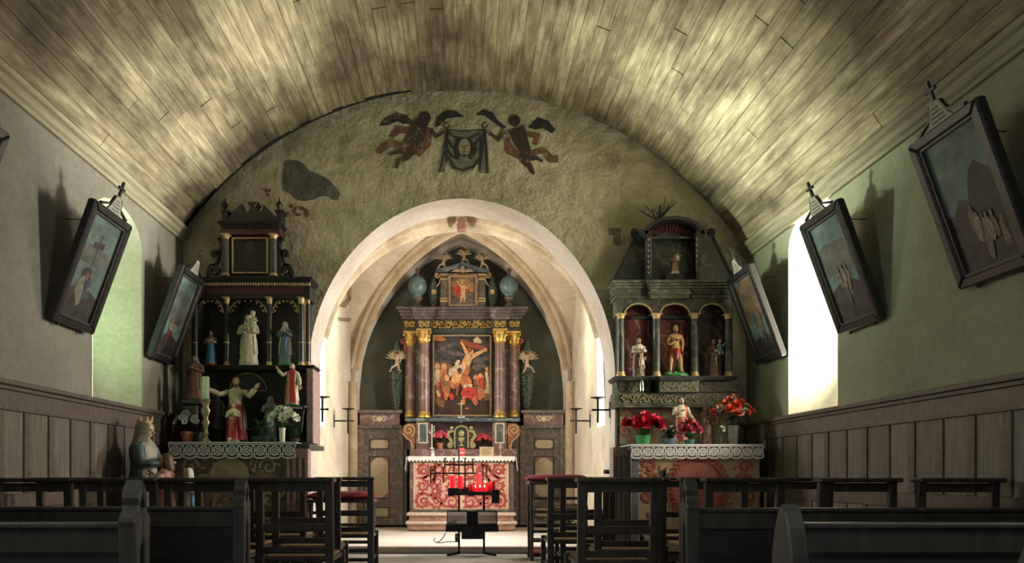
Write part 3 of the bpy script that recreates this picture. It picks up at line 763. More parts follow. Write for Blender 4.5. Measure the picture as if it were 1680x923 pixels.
def scrolls(mb, x0, x1, z0, z1, y0, y1, n, w_, flowers=True):
    """running acanthus scroll: alternating spirals on a wavy stem"""
    L = (x1 - x0) / n; h = z1 - z0; zc = (z0 + z1) / 2
    stem = [(x0 + L * n * i / (n * 12), zc + h * .32 * math.sin(PI * i / 12)) for i in range(n * 12 + 1)]
    mb.ribbon(stem, w_, y0, y1)
    for k in range(n):
        cx = x0 + L * (k + .5); s_ = 1 if k % 2 == 0 else -1
        mb.ribbon(spiral(cx, zc - s_ * h * .06, h * .36, h * .08, 90 * s_ + 60, 1.35, 18, s_), [w_ * (1 - .6 * i / 18) for i in range(19)], y0, y1)
        for q in (-.35, .3): mb.ribbon([(cx + q * L, zc + s_ * h * .28 * (1 - abs(q))), (cx + q * L + L * .12, zc + s_ * h * .42), (cx + q * L + L * .22, zc + s_ * h * .36)], [w_, w_ * 1.5, w_ * .3], y0, y1)

# --- altar table -------------------------------------------------
Yf = 9.95
al = thing('high_altar', 'high altar block with red scroll painted front on a stepped red stone plinth', 'altar', (0, 10.2, .08))
mb = MB(); pb(mb, 668, 846, 858, 869.5, 9.86, 10.55); mb.build('plinth_step', plain('plinth_red_stone', (0.40, 0.22, 0.16), 0.6, 0, .25, 12), al, bev=.012)
mb = MB(); pb(mb, 665, 849, 855, 860, 9.83, 10.55); mb.build('plinth_nosing', plain('plinth_pale_stone', (0.58, 0.46, 0.40), 0.6), al, bev=.012)
mb = MB(); pb(mb, 671, 843, 845, 855, 9.90, 10.55); mb.build('plinth_step', MATS['plinth_red_stone'], al, bev=.012)
mb = MB(); pb(mb, 667, 847, 840.5, 846, 9.87, 10.55); mb.build('plinth_nosing', MATS['plinth_pale_stone'], al, bev=.012)
mb = MB(); pb(mb, 672, 843, 752, 841, 9.97, 10.55); mb.build('altar_body', m_mdark, al)
m_front = worn('front_pink_paint', (0.58, 0.34, 0.26), (0.68, 0.52, 0.40), .45, 14)
m_scroll = worn('front_red_paint', (0.34, 0.055, 0.05), (0.48, 0.17, 0.13), .52, 22)
m_scrolld = worn('front_dark_paint', (0.14, 0.06, 0.05), (0.30, 0.14, 0.10), .5, 22)
mb = MB(); pb(mb, 678, 835, 755, 837, 9.955, 9.97); fp = mb.build('painted_front', m_front, al)
mb = MB(); panel_frame(mb, 672, 843, 752, 841, 9.945, 9.975, .055); mb.build('front_frame', m_mbrown, al, bev=.008)
mb = MB(); X0, X1, Z0, Z1 = PX(680, Yf), PX(833, Yf), PZ(835, Yf), PZ(757, Yf); W_, H_ = X1 - X0, Z1 - Z0
def sc_(u, v): return (X0 + u * W_, Z0 + v * H_)
for sgn in (0, 1):
    def q(u, v): return sc_(1 - u if sgn else u, v)
    fl = -1 if sgn else 1
    for (u, v, r, a, tn) in ((.09, .82, .125, -90, 1), (.09, .50, .10, 90, -1), (.09, .17, .125, 90, 1), (.25, .84, .10, 200, -1), (.24, .17, .11, 200, 1), (.25, .60, .11, 0, 1), (.40, .80, .12, 160, 1), (.40, .46, .11, 30, -1), (.40, .16, .12, 180, -1), (.24, .38, .07, 90, -1)):
        cx, cz = q(u, v); a2 = 180 - a if sgn else a; R = r * W_ * .62
        pth = spiral(cx, cz, R, R * .2, a2, 1.45, 24, tn * fl)
        mb.ribbon(pth, [.034 * (1 - .55 * i / 24) for i in range(25)], 9.948, 9.956)
        for k in range(0, 16, 2):                                    # acanthus lobes along the outside of the curl
            x, z = pth[k]; dx, dz = x - cx, z - cz; l = math.hypot(dx, dz) or 1
            mb.prism([(x + dx / l * .018 + p[0], z + dz / l * .018 + p[1]) for p in blob(0, 0, .028, .012, math.degrees(math.atan2(dz, dx)) + 40 * tn * fl, 8)], 9.949, 9.956)
    for path in ([(.02, .66), (.10, .66), (.17, .72), (.22, .90), (.30, .95)], [(.03, .34), (.12, .33), (.20, .28), (.32, .07), (.48, .04)], [(.17, .26), (.20, .40), (.17, .55), (.24, .70)], [(.33, .93), (.40, .96), (.49, .92)], [(.33, .30), (.40, .30), (.49, .34)], [(.32, .66), (.40, .64), (.49, .62)]):
        mb.ribbon([q(*p) for p in path], [.016, .036, .03, .034, .016][:len(path)], 9.948, 9.956)
for k in range(60):
    u, v = rnd.uniform(.03, .97), rnd.uniform(.04, .96)
    mb.prism([sc_(*p) for p in blob(u, v, .010, .026, rnd.uniform(0, 180), 7, .3, k)], 9.950, 9.956)
tag(mb.build('painted_scrolls', m_scroll, fp), kind='stuff')
for u, v in ((.22, .38), (.78, .38), (.10, .80), (.90, .80), (.10, .18), (.90, .18)):
    mb = MB(); cx, cz = sc_(u, v)
    for k in range(8): a = k * PI / 4; mb.prism([(cx + math.cos(a) * .032 + p[0], cz + math.sin(a) * .032 + p[1]) for p in blob(0, 0, .026, .014, math.degrees(a), 8)], 9.9465, 9.949)
    ro = mb.build('painted_rosette', MATS['front_red_paint'], fp)
    mb = MB(); mb.prism([(cx + p[0], cz + p[1]) for p in blob(0, 0, .02, .02, 0, 10)], 9.944, 9.947); mb.build('rosette_heart', m_cream, ro)
# altar linen with a pointed edging
ac = thing('altar_cloth', 'white altar cloth with pointed lace edging on the high altar', 'altar cloth', (0, 10.2, PZ(752, 9.9)))
m_linen = plain('white_linen', (0.74, 0.71, 0.70), 0.85, 0, .08, 30)
mb = MB(); mb.box(PX(669, 9.92), PX(845, 9.92), 9.92, 10.42, PZ(752.5, 9.92), PZ(748, 9.92)); mb.build('cloth_top', m_linen, ac, bev=.006)
mb = MB(); xa, xb = PX(669, 9.92), PX(845, 9.92); n = 30; zt = PZ(749, 9.92); edge = []
for i in range(n):
    x = xa + (xb - xa) * i / n; d = (xb - xa) / n; edge += [(x, zt - .045), (x + d * .5, zt - .075)]
mb.prism([(xa, zt)] + edge + [(xb, zt - .045), (xb, zt)], 9.912, 9.918); mb.build('lace_edging', m_linen, ac)
for s_, x in ((-1, 667.5), (1, 846.5)):
    X = PX(x, 9.92); mb = MB(); L = []
    for i in range(9): y = 9.92 + .5 * i / 8; L.append([(X + .012 * math.sin(i * 1.9) * s_ - .004 * s_, y, zt), (X + .012 * math.sin(i * 1.9) * s_ + s_ * .02, y, zt - .20 + .02 * math.sin(i * 2.4)), (X + .012 * math.sin(i * 1.9) * s_ + s_ * .024, y, zt - .20 + .02 * math.sin(i * 2.4)), (X + s_ * .008, y, zt)])
    mb.loft(L); mb.build('cloth_drop', m_linen, ac, smooth=True)

# --- retable -----------------------------------------------------
rt = thing('altarpiece', 'tall marbled wooden altarpiece with gilded capitals, columns and a large crucifixion painting', 'altarpiece', (0, 10.5, PZ(746, 10.3)))
mb = MB(); pb(mb, 672, 848, 736, 750, 10.30, 10.84); mb.build('predella_shelf', m_mred, rt, bev=.01)
mb = MB(); pb(mb, 672, 848, 750, 861, 10.56, 10.84); mb.build('substructure', m_mdark, rt)
mb = MB(); pb(mb, 668, 848, 690, 737, 10.62, 10.84); mb.build('predella_panel', m_mdark, rt)
mb = MB(); pb(mb, 706, 808, 692, 735, 10.58, 10.62); mb.build('predella_field', m_mred, rt)
for cx, hw in ((694, 12), (820, 12)):
    mb = MB(); pb(mb, cx - hw, cx + hw, 690, 737, 10.38, 10.80); pd = mb.build('pedestal', m_mred, rt, bev=.008)
    mb = MB(); panel_frame(mb, cx - 8, cx + 8, 693, 727, 10.37, 10.385, .022); mb.build('pedestal_frame', m_cream, pd)
    mb = MB(); pb(mb, cx - 6, cx + 6, 695, 725, 10.375, 10.383); mb.build('pedestal_inlay', m_mblue, pd)
for s_, cx in ((-1, 672), (1, 842)):
    # volute console beside each pedestal
    Y = 10.40; X = PX(cx, Y); zc = PZ(705, Y); mb = MB()
    mb.prism([(X + s_ * a, zc + b) for a, b in [(-.09, .10), (.02, .11), (.10, .06), (.11, -.02), (.07, -.10), (.0, -.14), (-.03, -.22), (-.02, -.27), (-.07, -.29), (-.09, -.2)]], Y, Y + .16)
    vb = mb.build('volute_console', plain('volute_brown', (0.26, 0.10, 0.05), .5), rt, bev=.006)
    mb = MB(); mb.ribbon(spiral(X + s_ * .01, zc, .10, .012, -70 if s_ < 0 else 250, 1.6, 30, -s_), .018, Y - .012, Y)
    mb.ribbon([(X + s_ * a, zc + b) for a, b in [(.10, -.05), (.05, -.12), (-.01, -.16), (-.03, -.22), (-.03, -.26)]], .018, Y - .012, Y); mb.ribbon(spiral(X - s_ * .04, zc - .265, .03, .008, 90, 1.2, 14, s_), .012, Y - .012, Y)
    mb.build('volute_gilding', m_goldp, vb)
mb = MB(); pb(mb, 664, 854, 685, 691, 10.34, 10.84); mb.build('base_moulding', m_mblue, rt, bev=.01)
# four columns
for cx, Y, r in ((696, 10.46, .082), (820, 10.46, .082)): column(rt, cx, 541, 685, Y, r, m_mred, m_gold, .22, .09)
for cx, Y, r in ((674, 10.60, .08), (842, 10.60, .08)): column(rt, cx, 545, 684, Y, r, m_mred, m_gold, .22, .09)
mb = MB(); pb(mb, 664, 853, 540, 686, 10.70, 10.84); mb.build('back_panel', m_mdark, rt)
# big painting
pf = MB(); panel_frame(pf, 708, 808, 546, 685, 10.60, 10.70, .035); mf = pf.build('painting_frame', m_mdark, rt, bev=.008)
pf = MB(); panel_frame(pf, 710.6, 805.6, 549.4, 681.8, 10.595, 10.62, .016); pf.build('gilt_fillet', m_goldp, mf)
PM = [paint('paint_night_sky', (0.05, 0.045, 0.045), .6, 9), paint('paint_flesh_light', (0.66, 0.37, 0.17), .25, 25), paint('paint_flesh_red', (0.52, 0.17, 0.06), .35, 25), paint('paint_scarlet', (0.48, 0.04, 0.025), .35, 25),
      paint('paint_umber', (0.06, 0.03, 0.02)), paint('paint_linen', (0.60, 0.46, 0.30), .3, 25), paint('paint_cross', (0.30, 0.07, 0.03)), paint('paint_grey_cloud', (0.13, 0.105, 0.095), .5, 14), paint('paint_orange_glow', (0.60, 0.20, 0.05)), paint('paint_ochre', (0.24, 0.11, 0.05))]
S = [(7, blob(.22, .86, .16, .025, 18)), (7, blob(.40, .78, .14, .03, -8)), (7, blob(.78, .70, .2, .03, 5)), (8, blob(.06, .97, .16, .03, -5)), (7, blob(.80, .58, .25, .06)), (7, blob(.10, .66, .2, .03, 4)),
     (9, blob(.15, .50, .22, .16, 0, 14, .25, 3)), (4, blob(.5, .12, .6, .16, 0, 18, .15, 5)), (4, blob(.80, .42, .24, .16, 0, 14, .2, 6)),
     (9, blob(.10, .30, .14, .18, 10, 14, .2, 2)), (9, blob(.85, .42, .06, .12, 0)), (1, blob(.06, .62, .045, .04)), (1, blob(.18, .61, .05, .045)), (5, blob(.07, .52, .06, .07)), (2, blob(.17, .53, .06, .06)), (5, blob(.05, .40, .07, .07, 30)),
     (6, limb([(.46, .93), (.95, .82)], [.035, .03])), (5, limb([(.70, .93), (.76, .95), (.84, .92)], [.02, .04, .02])),
     (6, limb([(.62, .86), (.44, .42), (.40, .25)], [.02, .025, .02])),
     (1, limb([(.58, .78), (.53, .86), (.48, .92)], [.03, .022, .016])), (1, limb([(.68, .74), (.82, .79), (.93, .83)], [.03, .022, .016])),
     (1, limb([(.64, .76), (.56, .64), (.50, .56)], [.065, .07, .065])), (1, blob(.66, .80, .042, .04, 20)), (6, blob(.64, .815, .045, .022, 20)),
     (5, limb([(.56, .57), (.42, .59), (.30, .54), (.28, .50)], [.05, .055, .045, .02])), (5, blob(.42, .66, .05, .03, 30)), (1, limb([(.46, .54), (.40, .44), (.33, .37)], [.06, .045, .03])), (1, limb([(.40, .54), (.34, .44), (.30, .38)], [.045, .035, .025])),
     (2, limb([(.55, .50), (.60, .58), (.58, .62)], [.05, .04, .03])), (2, limb([(.50, .48), (.58, .40), (.62, .36)], [.08, .09, .08])), (9, blob(.46, .555, .04, .038)), (4, blob(.455, .57, .042, .025)),
     (5, limb([(.53, .365), (.68, .37)], [.02, .022])), (3, blob(.63, .28, .13, .075, -8, 14, .12, 4)), (3, limb([(.55, .30), (.52, .24)], [.05, .06])), (2, limb([(.54, .24), (.52, .14)], [.04, .025])), (2, limb([(.70, .22), (.76, .13)], [.045, .028])),
     (2, limb([(.24, .42), (.36, .36), (.45, .40)], [.04, .032, .02])), (9, blob(.22, .36, .08, .10, 15)), (1, blob(.23, .47, .045, .042)), (2, limb([(.20, .36), (.24, .28), (.20, .20)], [.05, .05, .03])), (3, blob(.32, .235, .045, .045)),
     (2, blob(.80, .44, .055, .07)), (3, blob(.83, .42, .05, .09)), (1, blob(.82, .50, .03, .028)), (5, limb([(.92, .55), (.95, .42), (.94, .33)], [.03, .025, .02])), (1, blob(.72, .47, .025, .025)), (9, blob(.73, .42, .03, .045)), (1, blob(.93, .58, .025, .024)),
     (9, limb([(.05, .36), (.10, .26), (.06, .16)], [.03, .03, .02])), (8, limb([(.55, .09), (.62, .085)], [.012, .01])), (5, blob(.08, .27, .025, .05, 40))]
r_ = random.Random(14); C_ = []
for k in range(26):
    x = r_.choice((r_.uniform(.02, .34), r_.uniform(.70, .98))); y = r_.uniform(.30, .60); c_ = r_.choice((2, 9, 9, 4, 5, 3)); C_ += [(c_, limb([(x, y), (x + r_.uniform(-.05, .05), y - .13)], [.03, .05])), (r_.choice((1, 2, 9)), blob(x, y + .025, .024, .02))]
S[16:16] = C_
Xa, Xb, Za, Zb = PX(711.6, 10.62), PX(804.8, 10.62), PZ(681, 10.62), PZ(550.4, 10.62)
mb = MB(); canvas(mb, Xa, Xb, Za, Zb, 10.64, S); mb.build('canvas', PM, mf)
# entablature and gilded frieze
mb = MB(); pb(mb, 662, 854, 523, 546, 10.52, 10.84); fr_ = mb.build('frieze', m_dgreen, rt)
for cx in (696, 820):
    mb = MB(); pb(mb, cx - 11.5, cx + 11.5, 523, 541, 10.37, 10.60); mb.build('frieze_block', m_dgreen, rt, bev=.006)
mb = MB(); scrolls(mb, PX(708, 10.51), PX(809, 10.51), PZ(539, 10.51), PZ(525, 10.51), 10.495, 10.52, 9, .022)
for cx in (696, 820):
    zc = PZ(532, 10.36)
    for s_ in (-1, 1): mb.ribbon(spiral(PX(cx + s_ * 5, 10.36), zc, .05, .01, 90 - s_ * 60, 1.4, 16, s_), .018, 10.352, 10.37)
for cx in (672, 844):
    zc = PZ(532, 10.51)
    for s_ in (-1, 1): mb.ribbon(spiral(PX(cx + s_ * 4.5, 10.51), zc, .05, .01, 90 - s_ * 60, 1.4, 16, s_), .018, 10.50, 10.52)
mb.build('gilded_scrollwork', m_gold, fr_)
def moulding(name, x0, x1, y0, y1, Yf, Yb, mat, parent, proj=.05, steps=4):
    """stepped cornice: deeper towards the top"""
    mb = MB()
    for k in range(steps):
        t = k / steps; e = proj * (1 - t) ; yy0, yy1 = y0 + (y1 - y0) * k / steps, y0 + (y1 - y0) * (k + 1) / steps
        mb.box(PX(x0, Yf) - e, PX(x1, Yf) + e, Yf - e, Yb, PZ(yy1, Yf), PZ(yy0, Yf))
    return mb.build(name, mat, parent, bev=.006)
moulding('cornice', 662, 855, 505, 523, 10.50, 10.84, m_mdark, rt, .10, 4)
moulding('cornice_block', 682, 709, 505, 523, 10.36, 10.60, m_mdark, rt, .06, 4); moulding('cornice_block', 807, 834, 505, 523, 10.36, 10.60, m_mdark, rt, .06, 4)
# upper storey
Y = 10.55
mb = MB(); pb(mb, 720, 798, 446, 506, 10.60, 10.80); mb.build('attic_panel', m_dgreen, rt)
pf = MB(); panel_frame(pf, 734, 785, 448, 505, 10.52, 10.60, .04); af = pf.build('attic_frame', m_mred, rt, bev=.006)
pf = MB(); panel_frame(pf, 737.5, 781.5, 452, 501, 10.515, 10.54, .014); pf.build('gilt_fillet', m_goldp, af)
AM = [paint('paint_smoke', (0.16, 0.13, 0.10), .5, 14), PM[1], PM[3], PM[5], paint('paint_gold_glow', (0.34, 0.19, 0.08), .3, 20), PM[7]]
S2 = [(4, blob(.5, .78, .30, .16, 0, 20)), (5, blob(.3, .2, .28, .14, 0, 12, .2)), (5, blob(.75, .25, .22, .12, 0, 12, .2)), (2, blob(.27, .55, .14, .16, 20, 12, .2)), (2, limb([(.34, .5), (.38, .34), (.46, .25)], [.06, .06, .03])), (4, blob(.84, .62, .12, .2, 0, 12, .2)), (4, blob(.14, .72, .1, .12)), (2, blob(.7, .52, .06, .10)),
      (3, blob(.48, .86, .09, .02)), (1, limb([(.48, .68), (.52, .5), (.50, .38)], [.09, .085, .07])), (1, blob(.47, .77, .05, .055)), (1, limb([(.55, .66), (.68, .58), (.74, .70)], [.035, .03, .02])), (1, limb([(.42, .66), (.34, .74), (.28, .82)], [.035, .028, .02])), (1, limb([(.47, .38), (.44, .22), (.42, .1)], [.05, .04, .03])), (1, limb([(.54, .38), (.57, .22), (.54, .1)], [.05, .04, .03])), (3, limb([(.44, .42), (.58, .40)], [.05, .05]))]
mb = MB(); canvas(mb, PX(738, 10.56), PX(781, 10.56), PZ(500.5, 10.56), PZ(452.5, 10.56), 10.57, S2); mb.build('canvas', AM, af)
for x0, x1 in ((723, 734), (785, 796)):
    mb = MB(); pb(mb, x0, x1, 450, 506, 10.54, 10.7); pl = mb.build('attic_pilaster', m_mbrown, rt, bev=.005)
    for a, b in ((448.5, 451), (456, 458.5), (488, 490), (492, 494.5)): mb = MB(); pb(mb, x0 - 1, x1 + 1, a, b, 10.525, 10.7); mb.build('gilt_band', m_goldp, pl)
for s_, cx in ((-1, 718), (1, 801)):
    X = PX(cx, Y); zc = PZ(451, Y); mb = MB(); mb.ribbon(spiral(X, zc, .045, .01, 90, 1.4, 18, -s_), .018, 10.56, 10.60)
    mb.ribbon([(X - s_ * .05, zc - .01), (X - s_ * .045, zc - .07), (X - s_ * .02, zc - .13), (X + s_ * .02, zc - .17)], [.02, .022, .018, .01], 10.56, 10.60); mb.build('attic_volute', m_goldp, rt)
mb = MB()
for s_ in (-1, 1):
    q = [(759 + s_ * 44, 446), (759 + s_ * 44, 440), (759 + s_ * 30, 438.5), (759, 428.5), (759, 434), (759 + s_ * 24, 444), (759 + s_ * 26, 446)]
    mb.prism(pp(q, 10.50), 10.50, 10.72)
mb.build('pediment', m_mblue, rt, bev=.006)
def wing(mb, p, s_, L, h):
    """feathered wing fanned in x,z"""
    for k in range(6):
        a = math.radians(8 + 17 * k); l = L * (1 - .06 * k)
        d = Vector((s_ * math.cos(a), .12, math.sin(a) * h)); p = Vector(p)
        mb.tube([p, p + d * l * .6 + Vector((0, 0, .01)), p + d * l], [L * .07, L * .10, L * .03], 5)
mb = MB(); c = Vector((PX(759, 10.47), 10.52, PZ(441, 10.5)))
head(mb, c, .75, 0, 1)
mb.mi = 0; wing(mb, c + Vector((.03, .03, -.03)), 1, .15, .55); wing(mb, c + Vector((-.03, .03, -.03)), -1, .15, .55)
mb.build('cherub_head', [plain('cherub_flesh', (0.46, 0.33, 0.23), .5), m_black], rt, smooth=True)
def putto(cx, cy, Y, s_, lean, wm=True, scale=1.0):
    """small winged child: one grown body, wings and hair as sub-parts"""
    p = Vector((PX(cx, Y), Y, PZ(cy, Y))); k = .21 * scale; l = lean
    J = [(0, 0, .0, .10), (0 + l * .15, 0, .22, .11), (l * .25, 0, .40, .085), (l * .28, -.01, .48, .05), (l * .30, -.03, .62, .105),
         (s_ * .13 + l * .22, 0, .38, .05), (s_ * .30 + l * .2, -.08, .34, .042), (s_ * .40 + l * .2, -.12, .50, .035), (s_ * .42 + l * .2, -.14, .58, .03),
         (-s_ * .13 + l * .22, 0, .38, .05), (-s_ * .24 + l * .2, -.10, .24, .042), (-s_ * .16, -.2, .14, .035), (-s_ * .10, -.22, .10, .03),
         (s_ * .10, 0, -.06, .075), (s_ * .28, -.10, -.16, .06), (s_ * .36, -.04, -.36, .045), (s_ * .44, -.10, -.40, .03),
         (-s_ * .10, 0, -.06, .075), (-s_ * .10, -.14, -.22, .06), (-s_ * .22, -.04, -.38, .045), (-s_ * .28, -.10, -.42, .03)]
    E = [(0, 1), (1, 2), (2, 3), (3, 4), (2, 5), (5, 6), (6, 7), (7, 8), (2, 9), (9, 10), (10, 11), (11, 12), (0, 13), (13, 14), (14, 15), (15, 16), (0, 17), (17, 18), (18, 19), (19, 20)]
    ob = skin_body('putto', J, E, MATS['cherub_flesh'], rt, 1, Matrix.Translation(p - ORG[rt.name]) @ Matrix.Scale(k, 4)); ORG[ob.name] = ORG[rt.name]
    mb = MB(); mb.T = Matrix.Translation(p) @ Matrix.Scale(k, 4); wing(mb, (.06, .06, .34), 1, .62, 1.15); wing(mb, (-.06, .06, .34), -1, .62, 1.15); mb.build('wings', plain('wing_gold', (0.42, 0.35, 0.24), .5), ob, smooth=True)
    mb = MB(); mb.T = Matrix.Translation(p) @ Matrix.Scale(k, 4); mb.sphere((l * .30, .0, .68), .105, .105, .09, 9, 6); mb.build('hair', m_hair, ob, smooth=True)
    return ob
putto(727, 432, 10.52, -1, .3); putto(761, 424, 10.56, 1, .05, scale=.9); putto(792, 432, 10.52, 1, -.3)
for cx, sgn in ((685, -1), (835, 1)):
    # glazed globes on turned feet
    Y = 10.52; mb = MB(); X, zb = PX(cx, Y), PZ(505, Y); zc = PZ(469, Y)
    mb.lathe([(.07, 0), (.085, .02), (.05, .05), (.03, .09), (.06, .12), (.075, .16), (.05, .19), (.035, .20)], (X, Y, zb), 14); fo = mb.build('globe_foot', m_mbrown, rt, smooth=True)
    mb = MB(); mb.sphere((X, Y, zc), .145, .145, .155, 22, 16); mb.build('globe', plain('globe_blue_green', (0.12, 0.19, 0.20), .35, 0, .3, 14), rt, smooth=True)
    mb = MB(); mb.lathe([(.045, 0), (.025, .03), (.018, .06), (.04, .085), (.035, .115), (.005, .14)], (X, Y, zc + .145), 12); mb.build('globe_finial', m_mbrown, rt, smooth=True)
    mb = MB(); mb.lathe([(.06, 0), (.062, .012), (.05, .016)], (X, Y, zc - .158), 14); mb.build('globe_collar', plain('pale_blue_paint', (.3, .38, .4), .5), rt, smooth=True)
m_carv = plain('green_carving', (0.085, 0.11, 0.075), .5, 0, .4, 40)
def foliage(cx0, cx1, cy0, cy1, Y, flower):
    mb = MB(); r_ = random.Random(int(cx0)); X0, X1, Z0, Z1 = PX(cx0, Y), PX(cx1, Y), PZ(cy1, Y), PZ(cy0, Y); xc = (X0 + X1) / 2
    for k in range(46):
        t = k / 45; z = Z0 + (Z1 - Z0) * t; wd = (X1 - X0) / 2 * math.sin(PI * (.12 + .8 * t)) ; s_ = 1 if k % 2 else -1
        mb.tube([(xc, Y + .03, z), (xc + s_ * wd * .6, Y - .01, z + .035), (xc + s_ * wd, Y + .01, z + .01)], [.018, .034, .008], 6)
        mb.sphere((xc + s_ * wd * .4 * r_.random(), Y - .015, z), .018, n=6, m=4)
    mb.tube([(xc, Y + .02, Z0), (xc + .02, Y, (Z0 + Z1) / 2), (xc, Y + .02, Z1)], .02, 6)
    f_ = mb.build('carved_foliage', m_carv, rt, smooth=True)
    if flower:
        mb = MB(); petal_ring(mb, 6, .04, 0, .3, .016); mb.sphere((0, 0, .01), .014, n=6, m=4); me = mb.build('gilt_flower', m_goldp, data_only=True, smooth=True)
        o = inst('gilt_flower', me, f_, aim(Vector((xc, Y - .04, PZ(480, Y))) - ORG[rt.name], (0, -1, 0)))
foliage(703, 721, 459, 503, 10.62, True); foliage(798, 816, 459, 503, 10.62, True)
foliage(639, 663, 563, 675, 10.66, False); foliage(853, 877, 563, 675, 10.66, False)
putto(651, 598, 10.58, -1, .1, scale=1.3); putto(865, 599, 10.58, 1, -.1, scale=1.3)
for s_, cx in ((-1, 661), (1, 855)):
    mb = MB(); X = PX(cx, 10.62); z = PZ(560, 10.62); mb.ribbon(spiral(X, z, .045, .01, 270, 1.3, 14, -s_), .02, 10.6, 10.66); mb.ribbon([(X - s_ * .03, z - .03), (X - s_ * .035, z - .16)], .03, 10.6, 10.66); mb.build('red_scroll', plain('scroll_red', (.35, .07, .05), .5), rt)

# tabernacle on the shelf
tb = thing('tabernacle', 'small gilded tabernacle with carved door and scrolled wings', 'tabernacle', P(757, 736, 10.42))
m_tab = plain('tabernacle_gold', (0.46, 0.40, 0.20), .4, .3, .4, 60, .3)
Y = 10.36
mb = MB(); mb.prism(pp([(745, 735), (769, 735), (769, 707), (766, 700), (757, 697), (748, 700), (745, 707)], Y), Y, Y + .2); bd = mb.build('tabernacle_body', m_dgreen, tb, bev=.005)
mb = MB(); mb.ribbon(pp([(746, 735), (746, 707), (749, 701), (757, 698), (765, 701), (768, 707), (768, 735)], Y), .022, Y - .02, Y); mb.build('door_frame', m_tab, bd)
mb = MB(); c = P(757, 713, Y); mb.lathe([(.04, 0), (.035, .01), (.01, .03), (.012, .06), (.04, .08), (.045, .13)], (c.x, Y - .005, c.z - .17), 12, 1, .4); mb.sphere((c.x, Y - .01, c.z + .02), .045, .02, .05, 12, 8)
mb.build('chalice_relief', m_tab, bd, smooth=True)
for s_ in (-1, 1):
    mb = MB(); X = PX(757 + s_ * 17, Y); z0 = PZ(735, Y)
    mb.ribbon([(X - s_ * .04, z0 + .27), (X + s_ * .03, z0 + .25), (X + s_ * .055, z0 + .19), (X, z0 + .12), (X - s_ * .02, z0 + .08), (X, z0 + .03)], [.03, .045, .05, .045, .04, .03], Y, Y + .05)
    mb.ribbon(spiral(X + s_ * .01, z0 + .045, .045, .01, 90, 1.4, 16, -s_), .022, Y - .01, Y + .05); mb.sphere((X - s_ * .01, Y + .02, z0 + .31), .03, n=8, m=6); mb.build('tabernacle_wing', m_tab, tb, smooth=True)
cr = thing('altar_cross', 'small gilt cross on a white scrolled foot above the tabernacle', 'crucifix', P(757, 693, 10.40))
mb = MB(); c = P(757, 672, 10.4); mb.cbox((c.x, c.y, PZ(669, 10.4)), (.018, .018, .24)); mb.cbox((c.x, c.y, PZ(662, 10.4)), (.10, .016, .018)); mb.build('cross', m_goldp, cr)
mb = MB(); z = PZ(693, 10.4); mb.prism([(c.x + a, z + b) for a, b in [(-.02, 0), (.02, 0), (.03, .03), (.055, .07), (.05, .10), (.02, .095), (0, .085), (-.02, .095), (-.05, .10), (-.055, .07), (-.03, .03)]], 10.385, 10.415); mb.build('cross_foot', m_white, cr, bev=.006)

# marbled screen doors either side of the altarpiece
for s_, lab in ((-1, 'marbled brown panelled door left of the high altar'), (1, 'marbled brown panelled door right of the high altar')):
    def mx(x): return x if s_ < 0 else 757 * 2 - x + 1
    Y = 10.62; t = thing('panelled_door', lab, 'door', P(mx(626), 861, Y))
    def bx(mb, a, b, c, d, yf, yb): lo, hi = sorted((mx(a), mx(b))); pb(mb, lo, hi, c, d, yf, yb)
    mb = MB(); bx(mb, 588, 667, 700, 861, Y, Y + .2); mb.build('door_leaf', m_mbrown, t)
    mb = MB(); bx(mb, 586, 596, 697, 861, Y - .04, Y + .2); mb.build('door_post', m_mbrown, t, bev=.006)
    mb = MB(); bx(mb, 653, 662, 697, 861, Y - .04, Y + .2); mb.build('door_post', m_mbrown, t, bev=.006)
    mb = MB(); bx(mb, 590, 656, 677, 698, Y - .02, Y + .2); fz = mb.build('door_frieze', m_mred, t, bev=.005)
    mb = MB(); bx(mb, 585, 660, 672, 677.5, Y - .07, Y + .2); mb.build('door_cornice', m_mbrown, t, bev=.008)
    mb = MB(); bx(mb, 586, 660, 697, 702, Y - .06, Y + .2); mb.build('door_moulding', m_mdark, t, bev=.008)
    mb = MB(); c = P(mx(623), 687, Y)
    for q in (-1, 1): mb.ribbon(spiral(c.x + q * .07, c.z, .05, .008, 90 - q * 80, 1.3, 16, q), .016, Y - .03, Y - .02)
    mb.prism([(c.x + a, c.z + b) for a, b in blob(0, 0, .035, .045)], Y - .032, Y - .02); mb.build('frieze_ornament', m_cream, fz)
    for a, b in ((720, 736), (749, 817), (832, 848)):
        mb = MB()
        lo, hi = sorted((mx(607), mx(638))); panel_frame(mb, lo - 1, hi + 1, a - 1, b + 1, Y - .012, Y + .01, .016); fr2 = mb.build('panel_moulding', m_black, t)
        mb = MB(); bx(mb, 607, 638, a, b, Y - .003, Y + .01); mb.build('panel_ground', m_mred, fr2)
        mb = MB(); X0, X1, Z0, Z1 = PX(lo, Y) + .012, PX(hi, Y) - .012, PZ(b, Y) + .012, PZ(a, Y) - .012; e = min(.09, (Z1 - Z0) * .3)
        mb.prism([(X0, Z0 + e), (X0 + e * .4, Z0 + e * .6), (X0 + e, Z0), (X1 - e, Z0), (X1 - e * .4, Z0 + e * .6), (X1, Z0 + e), (X1, Z1 - e), (X1 - e * .4, Z1 - e * .6), (X1 - e, Z1), (X0 + e, Z1), (X0 + e * .4, Z1 - e * .6), (X0, Z1 - e)], Y - .007, Y); mb.build('panel_field', plain('panel_buff', (0.40, 0.34, 0.23), .6, 0, .3, 90), fr2)
